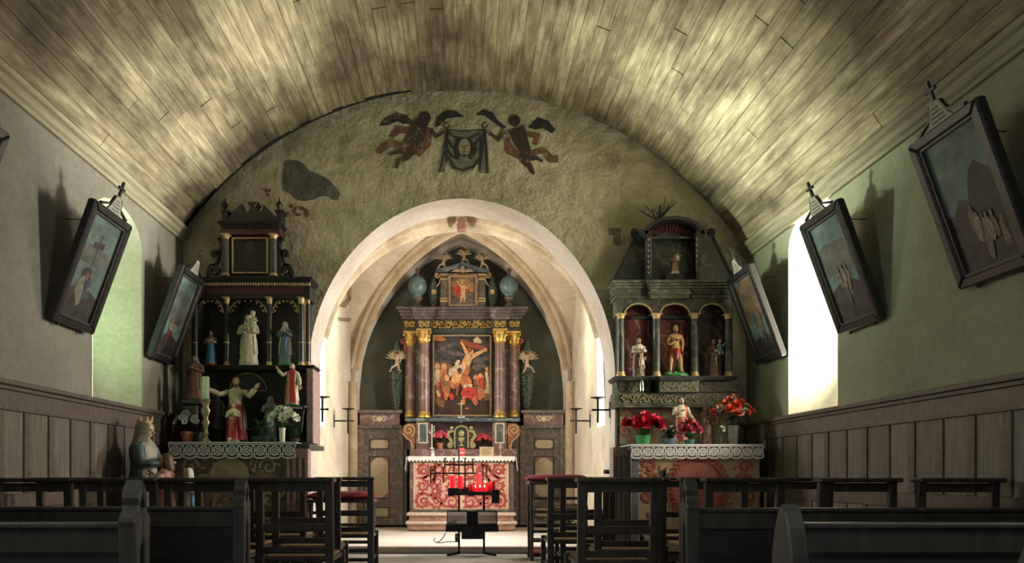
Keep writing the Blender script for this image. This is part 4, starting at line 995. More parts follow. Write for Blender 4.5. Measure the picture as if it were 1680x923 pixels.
# ================================================================ side altars
m_lace = plain('lace_thread', (0.62, 0.63, 0.60), .9, 0, .1, 40)
m_ebony = plain('dark_stained_wood', (0.022, 0.018, 0.017), .42, 0, .35, 30)
m_maroon = plain('maroon_paint', (0.075, 0.022, 0.020), .45, 0, .3, 30)
m_olive = marble('olive_marbling', (0.04, 0.045, 0.032), (0.11, 0.112, 0.078), (0.19, 0.185, 0.125), 6, 2.4, .45)
m_greym = marble('grey_marbling', (0.032, 0.036, 0.034), (0.075, 0.08, 0.07), (0.15, 0.15, 0.125), 5, 2.0, .4)
m_redm = marble('niche_red_marbling', (0.13, 0.035, 0.028), (0.23, 0.065, 0.05), (0.45, 0.30, 0.24), 5, 2.4, .5)
m_pinkw = plain('pinkish_paint', (0.33, 0.22, 0.205), .6, 0, .2, 20)
m_dgrey = plain('dark_grey_paint', (0.045, 0.042, 0.040), .6, 0, .3, 20)
def lace(parent, x0, x1, yf, zt, h, n, mat):
    """openwork border: trellis of crossing threads, a ringed rosette in each bay, scalloped hem"""
    mb = MB(); L = (x1 - x0) / n; t = .004
    zc = zt - h * .50
    mb.ribbon([(x0, zt - .004), (x1, zt - .004)], .016, yf, yf + t); mb.ribbon([(x0, zt - h * .14), (x1, zt - h * .14)], .006, yf, yf + t)
    for k in range(n):
        c = x0 + L * (k + .5)
        mb.ribbon(arc(c, zc, L * .30, L * .30, 0, 360, 16)[:-1], .012, yf, yf + t, True); mb.ribbon(arc(c, zc, L * .16, L * .16, 0, 360, 10)[:-1], .007, yf, yf + t, True)
        for q in range(6):
            a = q * PI / 3; mb.ribbon([(c + L * .05 * math.cos(a), zc + L * .05 * math.sin(a)), (c + L * .27 * math.cos(a), zc + L * .27 * math.sin(a))], .007, yf + .001, yf + t)
        for s_ in (-1, 1):
            w_ = [(c + s_ * L * .5, zt - h * .16), (c + s_ * L * .40, zt - h * .30), (c + s_ * L * .39, zc), (c + s_ * L * .44, zt - h * .72), (c + s_ * L * .5, zt - h * .84)]
            mb.ribbon(w_, .012, yf + .0005, yf + t); mb.ribbon([(c + s_ * L * .5, zt - h * .16), (c, zt - h * .13)], .008, yf + .0005, yf + t)
        mb.ribbon([(c + L * .5 * math.cos(PI + PI * i / 8), zt - h * .80 + h * .20 * math.sin(PI + PI * i / 8)) for i in range(9)], .016, yf, yf + t)
        mb.ribbon([(c - L * .5, zt - h * .84), (c - L * .25, zt - h * .74), (c, zt - h * .84), (c + L * .25, zt - h * .74), (c + L * .5, zt - h * .84)], .008, yf, yf + t)
    return mb.build('lace_border', mat, parent)
def fluted(mb, x0, x1, z0, z1, yf, yb, n):
    mb.box(x0, x1, yf + .02, yb, z0, z1); w_ = (x1 - x0) / (2 * n + 1)
    mb.box(x0, x1, yf, yf + .02, z1 - .09, z1); mb.box(x0, x1, yf, yf + .02, z0, z0 + .06)
    for k in range(n + 1): mb.box(x0 + 2 * k * w_, x0 + (2 * k + 1) * w_, yf, yf + .02, z0 + .06, z1 - .09)
def niche_arch(mb, x0, x1, ytop, yspring, ycap, Yf, Yb):
    """spandrel board with a round opening; photo pixels at Yf"""
    X0, X1 = PX(x0, Yf), PX(x1, Yf); c = (X0 + X1) / 2; r = (X1 - X0) / 2; zs, za, zc = PZ(yspring, Yf), PZ(ytop, Yf), PZ(ycap, Yf)
    pts = [(c + r * math.cos(PI * i / 16), zs + (za - zs) * math.sin(PI * i / 16)) for i in range(17)]
    for i in range(16):
        (a, b), (c2, d) = pts[i], pts[i + 1]
        mb.prism([(a, b), (a, zc), (c2, zc), (c2, d)], Yf, Yb)
    return pts

# ---------------------------------------------------------------- left altar
YT = 6.74
ZM = PZ(727, YT)
la = thing('side_altar', 'left side altar table with brown painted front and fluted edge', 'altar', (PX(385, 7.0), 7.0, 0))
mb = MB(); mb.box(PX(270, YT), PX(493, YT), YT + .12, 7.47, .0, .12); mb.build('altar_step', m_floor, la, bev=.01)
mb = MB(); mb.box(PX(279, YT), PX(482, YT), YT + .03, 7.46, .12, ZM - .03); mb.build('altar_body', m_dgrey, la)
m_lfront = worn('left_front_paint', (0.13, 0.095, 0.075), (0.26, 0.20, 0.14), .42, 9)
m_lscroll = worn('left_scroll_paint', (0.34, 0.29, 0.20), (0.15, 0.10, 0.07), .5, 20); m_lmed = worn('left_medallion_paint', (0.36, 0.31, 0.17), (0.22, 0.16, 0.10), .5, 14)
mb = MB(); pb(mb, 284, 470, 735, 905, YT + .015, YT + .03); lf = mb.build('painted_front', m_lfront, la)
mb = MB()
for u in range(2):
    for (x, y, r, a, tn) in ((310, 765, 15, 0, 1), (335, 790, 13, 180, -1), (440, 765, 15, 180, -1), (415, 795, 12, 0, 1), (300, 810, 14, 90, 1), (455, 805, 14, 90, -1)):
        mb.ribbon(spiral(PX(x, YT), PZ(y + 55 * u, YT), r / 166, r / 900, a, 1.3, 18, tn), [.03 * (1 - .5 * i / 18) for i in range(19)], YT + .008, YT + .016)
for k in range(70): mb.prism([(PX(p[0], YT), PZ(p[1], YT)) for p in blob(rnd.uniform(290, 465), rnd.uniform(752, 860), 5, 2.2, rnd.uniform(0, 180), 7, .3, k)], YT + .010, YT + .016)
tag(mb.build('painted_scrolls', m_lscroll, lf), kind='stuff')
mb = MB(); mb.prism(pp([(x, y) for x, y in arc(376, 778, 32, -27, 0, 360, 24)[:-1]], YT), YT + .006, YT + .016); md_ = mb.build('painted_medallion', m_lmed, lf)
mb = MB(); mb.ribbon(pp(spiral(368, 775, 12, 3, 0, 1.2, 14), YT), .025, YT + .002, YT + .008); mb.ribbon(pp(spiral(388, 782, 10, 3, 180, 1.1, 14, -1), YT), .022, YT + .002, YT + .008); mb.build('medallion_scroll', m_lscroll, md_)
mb = MB(); fluted(mb, PX(470, YT), PX(505, YT), .12, ZM - .05, YT + .0, YT + .14, 3); mb.build('fluted_pilaster', m_pinkw, la)
mb = MB(); mb.box(PX(276, YT), PX(508, YT), YT - .0, 7.46, ZM - .05, ZM); mb.build('altar_slab', m_dgrey, la, bev=.006)
lc = thing('altar_cloth', 'greyish lace cloth hanging over the left side altar', 'altar cloth', (PX(380, 7), 7.0, ZM))
mb = MB(); mb.box(PX(277, YT), PX(486, YT), YT - .012, 7.2, ZM + .001, ZM + .013); mb.build('cloth_top', plain('greyish_linen', (0.42, 0.44, 0.40), .9, 0, .1, 30), lc, bev=.004)
lace(lc, PX(277, YT), PX(486, YT), YT - .018, ZM + .010, .155, 9, m_lace)

lr = thing('side_altarpiece', 'dark left side altarpiece with three arched niches and broken pediment', 'altarpiece', (PX(408, 7.35), 7.35, ZM))
Yc = 7.22
mb = MB(); pb(mb, 312, 512, 604, 725, 7.40, 7.47); mb.build('lower_back_panel', m_ebony, lr)
mb = MB(); pb(mb, 314, 508, 488, 601, 7.40, 7.47); mb.build('niche_back', m_ebony, lr)
mb = MB(); mb.ribbon(pp(arc(407, 640, 30, -28, 0, 180, 20), 7.385), .012, 7.385, 7.40); mb.ribbon(pp([(377, 640), (437, 640)], 7.385), .010, 7.385, 7.40); mb.build('gilt_arc', m_goldp, lr)
mb = MB(); pb(mb, 503, 514, 604, 727, 7.10, 7.46); mb.build('edge_pilaster', m_pinkw, lr, bev=.006)
mb = MB(); pb(mb, 306, 317, 604, 727, 7.36, 7.46); mb.build('edge_pilaster', m_ebony, lr, bev=.006)
moulding('shelf', 310, 512, 599, 606, 7.16, 7.46, m_ebony, lr, .035, 3)
for cx, r in ((320.5, .028), (372, .028), (442, .028), (494, .028), (505, .024)):
    column(lr, cx, 488, 599, Yc if cx != 505 else 7.30, r, plain('ebony_column', (0.035, 0.032, 0.032), .35, 0, .3, 20), m_goldp, .07, .035, None, 562, 14, False)
mb = MB(); pb(mb, 498.5, 500.5, 490, 599, 7.26, 7.28); mb.build('gilt_strip', m_goldp, lr)
for x0, x1 in ((324, 366), (377, 437), (447, 489)):
    mb = MB(); pts = niche_arch(mb, x0, x1, 490, 513, 487, 7.29, 7.31); ar_ = mb.build('niche_arch', m_dgrey, lr)
    mb = MB(); mb.ribbon([(x, z) for x, z in pts], .012, 7.28, 7.30)
    for i in range(1, 16, 2): x, z = pts[i]; c = ((pts[0][0] + pts[16][0]) / 2, pts[0][1]); k = .86; mb.prism([(p[0], p[1]) for p in blob(c[0] + (x - c[0]) * k, c[1] + (z - c[1]) * k, .014, .014, 0, 6)], 7.285, 7.298)
    mb.build('arch_gilding', m_goldp, ar_)
mb = MB(); pb(mb, 313, 508, 466, 489, 7.20, 7.47); fz = mb.build('frieze', m_ebony, lr)
mb = MB(); pb(mb, 330, 498, 470, 482, 7.19, 7.21); mb.build('frieze_panel', m_maroon, fz)
moulding('cornice', 318, 505, 456, 467, 7.18, 7.47, m_ebony, lr, .06, 4)
mb = MB()
for k in range(44): x = 318 + k * 4.35; mb.box(PX(x, 7.12), PX(x + 2.4, 7.12), 7.13, 7.17, PZ(466.5, 7.12), PZ(463, 7.12))
tag(mb.build('dentils', m_goldp, lr), kind='stuff')
# attic
mb = MB(); pb(mb, 363, 456, 384, 457, 7.30, 7.45); mb.build('attic_panel', m_ebony, lr)
for cx in (370.5, 448.5): column(lr, cx, 385, 453, 7.24, .036, plain('attic_column_grey', (0.07, 0.068, 0.062), .4, 0, .3, 25), m_goldp, .05, .03, None, None, 14, False)
mb = MB(); panel_frame(mb, 380, 439, 389, 448, 7.27, 7.30, .014); af2 = mb.build('attic_frame', m_goldp, lr)
mb = MB(); canvas(mb, PX(381, 7.29), PX(438, 7.29), PZ(447, 7.29), PZ(390, 7.29), 7.295, [(1, blob(.5, .78, .12, .12)), (1, blob(.5, .62, .18, .12)), (2, limb([(.5, .6), (.48, .3)], [.14, .16])), (1, limb([(.42, .40), (.50, .22)], [.02, .03])), (1, limb([(.62, .40), (.54, .16)], [.02, .03]))])
mb.build('canvas', [paint('paint_tarnished', (.016, .014, .013)), paint('paint_dim_flesh', (.07, .05, .035)), paint('paint_dim_robe', (.03, .026, .022))], af2)
for s_, cx in ((-1, 353), (1, 466)):
    mb = MB(); Y = 7.32; X = PX(cx, Y); z0 = PZ(456, Y)
    mb.ribbon([(X + s_ * a, z0 + b) for a, b in [(.07, 0), (.085, .06), (.06, .13), (.01, .14), (-.02, .20), (-.03, .28), (-.06, .33), (-.07, .42)]], [.04, .04, .035, .03, .03, .028, .025, .02], Y, Y + .05)
    mb.ribbon(spiral(X + s_ * .02, z0 + .09, .06, .015, 60 if s_ > 0 else 120, 1.4, 18, s_), .022, Y, Y + .05); mb.ribbon(spiral(X + s_ * .0, z0 + .27, .045, .01, -60 if s_ > 0 else 240, 1.4, 18, s_), .018, Y, Y + .05); mb.ribbon(spiral(X - s_ * .05, z0 + .42, .03, .01, 180 if s_ > 0 else 0, 1.3, 14, s_), .014, Y, Y + .05)
    mb.box(min(X - s_ * .07, X + s_ * .09), max(X - s_ * .07, X + s_ * .09), Y, Y + .05, z0, z0 + .03)
    mb.build('side_scroll', m_ebony, lr)
mb = MB(); pb(mb, 362, 459, 372, 384, 7.24, 7.45); at = mb.build('attic_frieze', m_maroon, lr)
moulding('attic_cornice', 366, 455, 364, 373, 7.24, 7.45, m_ebony, lr, .05, 3)
mb = MB()
for k in range(22): x = 364 + k * 4.3; mb.box(PX(x, 7.2), PX(x + 2.2, 7.2), 7.205, 7.24, PZ(372.5, 7.2), PZ(369.5, 7.2))
tag(mb.build('dentils', m_ebony, lr), kind='stuff')
mb = MB(); Y = 7.24
mb.prism(pp([(370, 364), (377, 352), (396, 333), (397, 340), (399, 345), (404, 347), (409, 345), (410, 338), (407, 334), (405, 330.5), (424, 330.5), (421, 334), (419, 338), (421, 345), (425, 347), (430, 344), (432, 334), (452, 354), (458, 364)], Y), Y, Y + .14); mb.build('broken_pediment', m_ebony, lr, bev=.005)
for cx in (368.5, 458):
    mb = MB(); pb(mb, cx - 5, cx + 5, 346, 365, Y, Y + .12); pb(mb, cx - 7.5, cx + 7.5, 343, 347, Y - .015, Y + .135); mb.build('finial_block', m_ebony, lr, bev=.004)
    mb = MB(); X = PX(cx, Y + .06); mb.lathe([(.03, 0), (.015, .02), (.02, .035), (.036, .06), (.036, .075), (.02, .1), (.008, .115), (.008, .14), (.002, .15)], (X, Y + .06, PZ(343, Y)), 14); mb.build('ball_finial', m_ebony, lr, smooth=True)

# ---------------------------------------------------------------- right altar
ra = thing('side_altar', 'right side altar table with red scrolls and wreath painted on a cream front', 'altar', (PX(1143, 7.0), 7.0, 0))
ZMR = PZ(730.5, YT)
mb = MB(); mb.box(PX(1030, YT), PX(1256, YT), YT + .12, 7.47, .0, .12); mb.build('altar_step', m_floor, ra, bev=.01)
mb = MB(); mb.box(PX(1040, YT), PX(1250, YT), YT + .03, 7.46, .12, ZMR - .03); mb.build('altar_body', m_dgrey, ra)
m_rfront = worn('right_front_paint', (0.42, 0.33, 0.22), (0.26, 0.18, 0.13), .5, 6)
m_rscroll = worn('right_scroll_paint', (0.34, 0.08, 0.06), (0.34, 0.20, 0.14), .52, 20); m_rblush = worn('right_blush_paint', (0.36, 0.12, 0.10), (0.30, 0.21, 0.15), .5, 8)
mb = MB(); pb(mb, 1047, 1246, 737, 905, YT + .015, YT + .03); rf = mb.build('painted_front', m_rfront, ra)
mb = MB(); pb(mb, 1036, 1047, 737, 905, YT + .005, YT + .03); mb.build('corner_strip', plain('slate_blue_paint', (.12, .14, .16), .6), ra)
mb = MB(); mb.prism(pp(arc(1146, 800, 42, -46, 0, 360, 24)[:-1], YT), YT + .010, YT + .016); rm = mb.build('painted_medallion', m_rblush, rf)
mb = MB()
for k in range(38):
    a = 2 * PI * k / 38
    for s_ in (-1, 1): mb.prism(pp(blob(1146 + (47 + s_ * 3) * math.cos(a), 800 - (51 + s_ * 3) * math.sin(a), 6, 2.2, -math.degrees(a) + 90 + s_ * 35, 8), YT), YT + .003 + (.002 if s_ > 0 else 0), YT + .016)
mb.build('painted_wreath', m_rscroll, rm)
mb = MB()
for s_ in (-1, 1):
    for (dx, y, r, a, tn) in ((78, 765, 11, 0, 1), (74, 787, 12, 180, -1), (84, 812, 13, 90, 1), (70, 840, 12, 0, -1), (60, 745, 8, 90, 1)):
        mb.ribbon(spiral(PX(1146 + s_ * dx, YT), PZ(y, YT), r / 166, r / 900, a if s_ > 0 else 180 - a, 1.3, 18, tn * s_), [.032 * (1 - .4 * i / 18) for i in range(19)], YT + .008, YT + .016)
    for k in range(14): mb.prism(pp(blob(1146 + s_ * rnd.uniform(52, 96), rnd.uniform(745, 860), 4.5, 2, rnd.uniform(0, 180), 7, .3, k), YT), YT + .010, YT + .016)
tag(mb.build('painted_scrolls', m_rscroll, rf), kind='stuff')
mb = MB()
for k in range(9): mb.prism(pp(blob(1091 + 9 * math.cos(k * 2.3) * (k % 3) * .5, 779 + 6 * math.sin(k * 1.7) - (k % 2) * 2, 3, 3, 0, 8), YT), YT + .004, YT + .0155)
mb.build('painted_posy', worn('posy_dark_paint', (.05, .055, .05), (.4, .33, .24), .55, 40), rf)
mb = MB(); fluted(mb, PX(1006, 6.95), PX(1033, 6.95), .0, PZ(733, 6.95), 6.95, 7.12, 3); mb.build('fluted_pilaster', plain('brown_grey_paint', (.32, .26, .23), .6), ra)
mb = MB(); mb.box(PX(1037, YT), PX(1250, YT), YT, 7.46, ZMR - .05, ZMR); mb.build('altar_slab', m_dgrey, ra, bev=.006)
rc = thing('altar_cloth', 'white lace cloth hanging over the right side altar', 'altar cloth', (PX(1143, 7), 7.0, ZMR))
mb = MB(); mb.box(PX(1035, YT), PX(1252, YT), YT - .012, 7.2, ZMR + .001, ZMR + .013); mb.build('cloth_top', plain('white_linen2', (0.66, 0.65, 0.64), .9, 0, .1, 30), rc, bev=.004)
lace(rc, PX(1035, YT), PX(1252, YT), YT - .018, ZMR + .010, .135, 12, plain('white_lace_thread', (.72, .70, .70), .9, 0, .08, 40))

rr = thing('side_altarpiece', 'grey green marbled right side altarpiece with three red niches and hooded top', 'altarpiece', (PX(1107, 7.35), 7.35, ZMR))
mb = MB(); pb(mb, 1012, 1213, 664, 730, 7.38, 7.47); lp = mb.build('lower_panel', plain('panel_edge_dark', (.03, .032, .028), .6), rr)
m_buff = worn('lower_panel_buff', (0.36, 0.29, 0.19), (0.20, 0.16, 0.11), .5, 8)
mb = MB(); pb(mb, 1017, 1209, 668, 729, 7.37, 7.385); pf_ = mb.build('painted_panel', m_buff, lp)
mb = MB()
for s_ in (-1, 1):
    for (dx, y, r, a, tn) in ((80, 682, 12, 0, 1), (58, 690, 15, 180, -1), (34, 680, 10, 0, 1), (85, 706, 11, 90, -1), (20, 694, 11, 180, 1), (50, 712, 10, 0, 1)):
        mb.ribbon(spiral(PX(1113 + s_ * dx, 7.36), PZ(y, 7.36), r / 152, r / 800, a if s_ > 0 else 180 - a, 1.4, 18, tn * s_), [.026 * (1 - .5 * i / 18) for i in range(19)], 7.361, 7.371)
tag(mb.build('painted_scrolls', worn('panel_scroll_paint', (.26, .12, .07), (.34, .27, .17), .5, 24), pf_), kind='stuff')
mb = MB(); pb(mb, 1009, 1215, 643, 665, 7.24, 7.47); bn = mb.build('scroll_band', m_olive, rr, bev=.008)
mb = MB(); scrolls(mb, PX(1018, 7.24), PX(1206, 7.24), PZ(661, 7.24), PZ(646, 7.24), 7.228, 7.241, 11, .014); mb.build('carved_scrolls', plain('olive_gilt', (.24, .21, .11), .5, .1, .4, 40), bn)
mb = MB(); pb(mb, 1010, 1214, 664, 668, 7.22, 7.47); mb.build('band_moulding', m_olive, rr, bev=.006)
for x0, x1, yf in ((1011, 1068, 7.27), (1082, 1148, 7.14), (1148, 1212, 7.27)):
    mb = MB(); pb(mb, x0, x1, 622, 643, yf, 7.47); q = mb.build('pedestal', m_olive, rr, bev=.006)
    mb = MB(); scrolls(mb, PX(x0 + 5, yf), PX(x1 - 5, yf), PZ(640, yf), PZ(626, yf), yf - .008, yf + .001, 4, .012); mb.build('carved_scrolls', MATS['olive_gilt'], q)
moulding('shelf', 1012, 1206, 617, 623, 7.14, 7.47, m_greym, rr, .03, 3); moulding('shelf_block', 1084, 1146, 617, 623, 7.06, 7.20, m_greym, rr, .03, 3)
mb = MB(); pb(mb, 1012, 1202, 488, 618, 7.42, 7.47); mb.build('back_panel', m_greym, rr)
for x0, x1, m_ in ((1025, 1069, m_redm), (1083, 1131, m_redm), (1147, 1190, marble('niche_brown_marbling', (.075, .045, .04), (.14, .09, .078), (.30, .22, .18), 5, 2.4, .5))):
    mb = MB(); pb(mb, x0 - 2, x1 + 2, 494, 618, 7.40, 7.425); nb = mb.build('niche_panel', m_, rr)
    mb = MB(); pb(mb, x0, x1, 518, 522.5, 7.36, 7.41); mb.build('niche_rail', m_greym, nb)
    mb = MB(); pts = niche_arch(mb, x0, x1, 498, 515, 488, 7.24, 7.30); na = mb.build('niche_arch', m_olive, rr)
    mb = MB(); mb.ribbon(pts, .016, 7.228, 7.25); mb.build('arch_gilding', m_goldp, na)
for x0, x1 in ((1012, 1025), (1069, 1083), (1131, 1147), (1190, 1201)):
    mb = MB(); pb(mb, x0, x1, 488, 516, 7.24, 7.44); mb.build('spandrel_block', m_olive, rr, bev=.004)
    mb = MB(); pb(mb, x0 + 3, x1 - 3, 516, 618, 7.30, 7.44); mb.build('niche_divider', m_greym, rr)
for cx in (1018.5, 1077, 1139.5, 1195): column(rr, cx, 515, 617, 7.17, .038, m_greym, m_goldp, .055, .045, None, None, 16, False)
for x0, x1, yf in ((1009, 1066, 7.20), (1066, 1132, 7.13), (1132, 1197, 7.20)):
    moulding('entablature', x0 + 2, x1 - 2, 477, 489, yf + .02, 7.46, m_olive, rr, .02, 2); moulding('cornice', x0 + 3, x1 - 3, 460, 478, yf, 7.46, m_olive, rr, .045, 4)
# hooded top niche
Y = 7.22
mb = MB(); pb(mb, 1064, 1147, 372, 460, 7.42, 7.46); mb.build('top_back', m_greym, rr)
for a, b in ((1062, 1067), (1145, 1150)): mb = MB(); pb(mb, a, b, 384, 460, 7.24, 7.44); mb.build('top_side', m_greym, rr)
hood = [(PX(1106, Y) + .30 * math.cos(PI * i / 16), PZ(384, Y) + .17 * math.sin(PI * i / 16)) for i in range(17)]
mb = MB(); mb.ribbon(hood, .035, Y - .02, 7.45); mb.build('hood', m_ebony, rr, smooth=True)
mb = MB(); mb.prism(hood, 7.38, 7.42); mb.build('hood_back', m_greym, rr)
mb = MB(); c0 = (PX(1106, Y), PZ(376, Y))
for k in range(13):
    a = PI * (.18 + .64 * k / 12); mb.ribbon([(c0[0] + .10 * math.cos(a) * 1.8, c0[1] - .05 + .08 * math.sin(a)), (c0[0] + .15 * math.cos(a) * 1.7, c0[1] - .03 + .13 * math.sin(a))], .02, 7.36, 7.385)
mb.build('red_fan', m_maroon if False else plain('fan_red', (.16, .03, .03), .5), rr)
mb = MB(); mb.ribbon([(PX(1066, Y), PZ(384, Y)), (PX(1146, Y), PZ(384, Y))], .02, Y + .1, 7.42); mb.build('hood_rail', m_greym, rr)
for cx in (1066, 1144.5):
    mb = MB(); X = PX(cx, Y); z0 = PZ(459, Y); pr = []
    for k in range(24): pr.append((.016 + .010 * abs(math.sin(k * PI / 3)), .45 * k / 23))
    mb.lathe(pr, (X, Y, z0), 10); mb.build('turned_baluster', plain('baluster_dark', (.06, .045, .04), .35, 0, .3, 40), rr, smooth=True)
    mb = MB(); s_ = -1 if cx < 1100 else 1; mb.prism([(X - s_ * .02, z0 + .45), (X + s_ * .03, z0 + .45), (X + s_ * .08, z0 + .50), (X + s_ * .10, z0 + .54), (X + s_ * .02, z0 + .51), (X - s_ * .02, z0 + .51)], Y - .02, Y + .1); mb.build('hood_ear', m_ebony, rr)
for s_ in (-1, 1):
    q = [(1064, 460), (1064, 386), (1043, 384), (1040, 392), (1008, 458), (1008, 460)]
    if s_ > 0: q = [(2212 - x, y) for x, y in q]
    mb = MB(); mb.prism(pp(q, 7.36), 7.36, 7.44); wg = mb.build('side_wing', m_greym, rr, bev=.004)
    mb = MB(); mb.ribbon(pp([q[2], q[3], q[4]], 7.35), .022, 7.345, 7.37); mb.build('wing_edge', m_ebony, wg)
    mb = MB(); e = P(1042 if s_ < 0 else 1168, 384, 7.38); mb.sphere((e.x, 7.40, e.z + .02), .045, .03, .055, 12, 8); mb.build('wing_knob', m_ebony, rr, smooth=True)
mb = MB(); r_ = random.Random(3); c = P(1080, 362, 7.36)
for k in range(13):
    a = r_.uniform(-1.2, .9); l = r_.uniform(.12, .30); d = Vector((math.sin(a), r_.uniform(-.1, .1), math.cos(a)))
    mb.tube([c, c + d * l * .5 + Vector((.02 * r_.uniform(-1, 1), 0, 0)), c + d * l], [.006, .004, .002], 4)
    for j in range(3): mb.tube([c + d * l * (.5 + .15 * j), c + d * l * (.6 + .15 * j) + Vector((r_.uniform(-.05, .05), 0, .03))], [.003, .0015], 4)
dt = tag(mb.build('dry_twigs', m_black, org=c), 'bundle of dry dark twigs stuck above the right altarpiece', 'twigs')

# ---------------------------------------------------------------- figures on the left altar
ZS = PZ(599, 7.16) + .002
def put(x, Y, z): return (PX(x, Y), Y, z)
def H(y0, y1, Y): return (y1 - y0) / F * Y
def stat(x, y0, y1, Y, zb, *a, **k):
    bh = k.pop('base_h', .035); h = H(y0, y1, Y) / (1.0 + bh); return lambda name, label: statue(name, label, (PX(x, Y), Y, zb + h * bh), h, base_h=bh, **k)
stat(346.5, 541, 599, 7.24, ZS, robe=m_blue, upper=plain('dull_buff_paint', (.28, .21, .15), .5), sleeves=plain('dull_buff_paint', (.28, .21, .15), .5), arms='hold', base_mat=m_red, base_h=.06)('saint_statue', 'small statue with bright blue skirt in the left niche of the left altarpiece')
stat(408, 516, 600, 7.24, ZS, robe=m_stone, skin=m_stone, hair=m_stone, veil=m_stone, mantle=m_stone, arms='hold', child=(.10, .66, m_stone), base_mat=m_stone, wide=1.12)('veiled_woman_statue', 'pale stone veiled woman holding a child in the middle niche of the left altarpiece')
stat(468, 527, 600, 7.24, ZS, robe=plain('grey_blue_paint', (.10, .13, .16), .5), skin=m_stone, veil=m_white, mantle=m_white, arms='pray', base_mat=m_green, sash=m_blue, base_h=.06)('veiled_woman_statue', 'praying woman with white veil in the right niche of the left altarpiece')
ZB = ZM + .014
br = thing('statue_stand', 'dark stepped stand under the brown cloaked bust at the far left', 'stand', (PX(319, 7.0), 7.0, ZM))
mb = MB(); mb.box(PX(306, 7.0), PX(328, 7.0), 6.94, 7.09, ZM + .014, PZ(664, 7.0)); mb.build('block', m_ebony, br, bev=.01)
mb = MB(); mb.box(PX(303, 7.0), PX(336, 7.0), 6.91, 7.10, PZ(664, 7.0), PZ(655, 7.0)); mb.build('top_slab', m_ebony, br, bev=.008)
stat(320, 583, 655, 7.01, PZ(655, 7.0), robe=plain('dull_rose_paint', (.17, .06, .045), .5), skin=MATS['dull_buff_paint'], hair=plain('grey_veil_paint', (.14, .12, .10), .6), veil=MATS['grey_veil_paint'], mantle=plain('umber_cloak_paint', (.11, .065, .05), .5), arms='chest', wide=1.15, base_h=.02)('saint_statue', 'rust brown cloaked statue on the dark stand beside the paschal candle')
stat(388, 613, 722, 7.14, ZB, robe=m_red, upper=m_cream, sleeves=m_cream, hair=m_hair, mantle=m_brown, arms='open', beard=True, base_mat=m_brown, mantle_low=.2)('robed_statue', 'bearded robed statue with outstretched cream sleeved arms and red robe on the left altar')
stat(355, 645, 706, 7.28, PZ(707, 7.28), robe=plain('grey_brown_cloth', (.10, .09, .075), .6), skin=MATS['grey_brown_cloth'], veil=MATS['grey_brown_cloth'], mantle=MATS['grey_brown_cloth'], arms='down', base_mat=m_black, wide=1.15)('saint_statue', 'grey brown veiled statue behind the outstretched arm on the left altar')
sb_ = MB(); sb_.box(PX(342, 7.28), PX(367, 7.28), 7.22, 7.36, ZM, PZ(707, 7.28)); tag(sb_.build('statue_block', m_ebony, org=(PX(355, 7.28), 7.28, ZM), bev=.006), 'low dark block under the grey brown veiled statue', 'plinth')
stat(383, 656, 722, 6.93, ZB, robe=m_red, upper=m_cream, sleeves=m_cream, arms='chest', beard=False, base_mat=plain('buff_base', (.35, .26, .16), .5), sash=m_red, mantle=m_red, mantle_low=.35, mantle_arc=(20, 160), base_h=.06)('saint_statue', 'small statue in red skirt and cream top at the front of the left altar')
stat(443, 644, 722, 7.16, ZB, robe=plain('pale_grey_robe', (.22, .24, .22), .5), skin=plain('pale_grey_skin', (.27, .25, .21), .5), veil=MATS['pale_grey_skin'], mantle=MATS['pale_grey_robe'], arms='pray', base_mat=m_green, base_h=.1)('veiled_woman_statue', 'small grey praying veiled woman among the ferns on the left altar')
bk = thing('statue_bracket', 'dark wall bracket with pale edge carrying the red statue of the left altar', 'bracket', put(480, 7.06, PZ(672, 7.06)))
mb = MB(); pb(mb, 462, 500, 664, 668, 6.94, 7.40); mb.build('bracket_board', m_ebony, bk, bev=.004)
mb = MB(); pb(mb, 462, 495, 667, 670, 6.935, 6.95); mb.build('pale_edge', plain('pale_edge', (.30, .27, .22), .6), bk)
mb = MB(); mb.prism([(a, b) for a, b in ((PX(466, 7.0), PZ(668, 7.0)), (PX(496, 7.0), PZ(668, 7.0)), (PX(492, 7.0), PZ(705, 7.0)), (PX(484, 7.0), PZ(722, 7.0)), (PX(470, 7.0), PZ(705, 7.0)))], 7.10, 7.40); mb.build('bracket_body', m_ebony, bk, bev=.006)
stat(479, 593, 663, 7.05, PZ(664, 6.94), robe=m_red, upper=m_red, sleeves=m_cream, mantle=m_cream, arms='bless', beard=True, base_mat=m_green, mantle_low=.05, mantle_arc=(-50, 200))('robed_statue', 'bearded robed statue in red with raised hand on the bracket of the left altar')
# figures on the right altar
ZSR = PZ(617, 7.14) + .002; ZBR = ZMR + .014
stat(1048, 553, 617, 7.22, ZSR, robe=m_brown, upper=m_white, sleeves=m_white, mantle=plain('tan_cloak', (.30, .17, .10), .5), arms='hold', beard=True, child=(.03, .22, m_cream), base_mat=m_drab)('saint_statue', 'bearded saint with a child in the left red niche of the right altarpiece')
stat(1170, 555, 617, 7.22, ZSR, robe=m_brown, sleeves=m_brown, arms='hold', child=(.11, .60, m_blue), base_mat=m_drab, sash=m_cream)('saint_statue', 'brown habited monk holding a blue clad child in the right niche')
stat(1107, 413, 446, 7.26, PZ(450, 7.26), robe=plain('dim_rose', (.30, .16, .12), .5), veil=plain('dim_gold_veil', (.28, .17, .09), .5), mantle=MATS['dim_gold_veil'], arms='hold', child=(.06, .60, m_cream), base_mat=m_cream, wide=1.35, base_h=.12)('veiled_woman_statue', 'small gilded veiled woman standing in the hooded top niche')
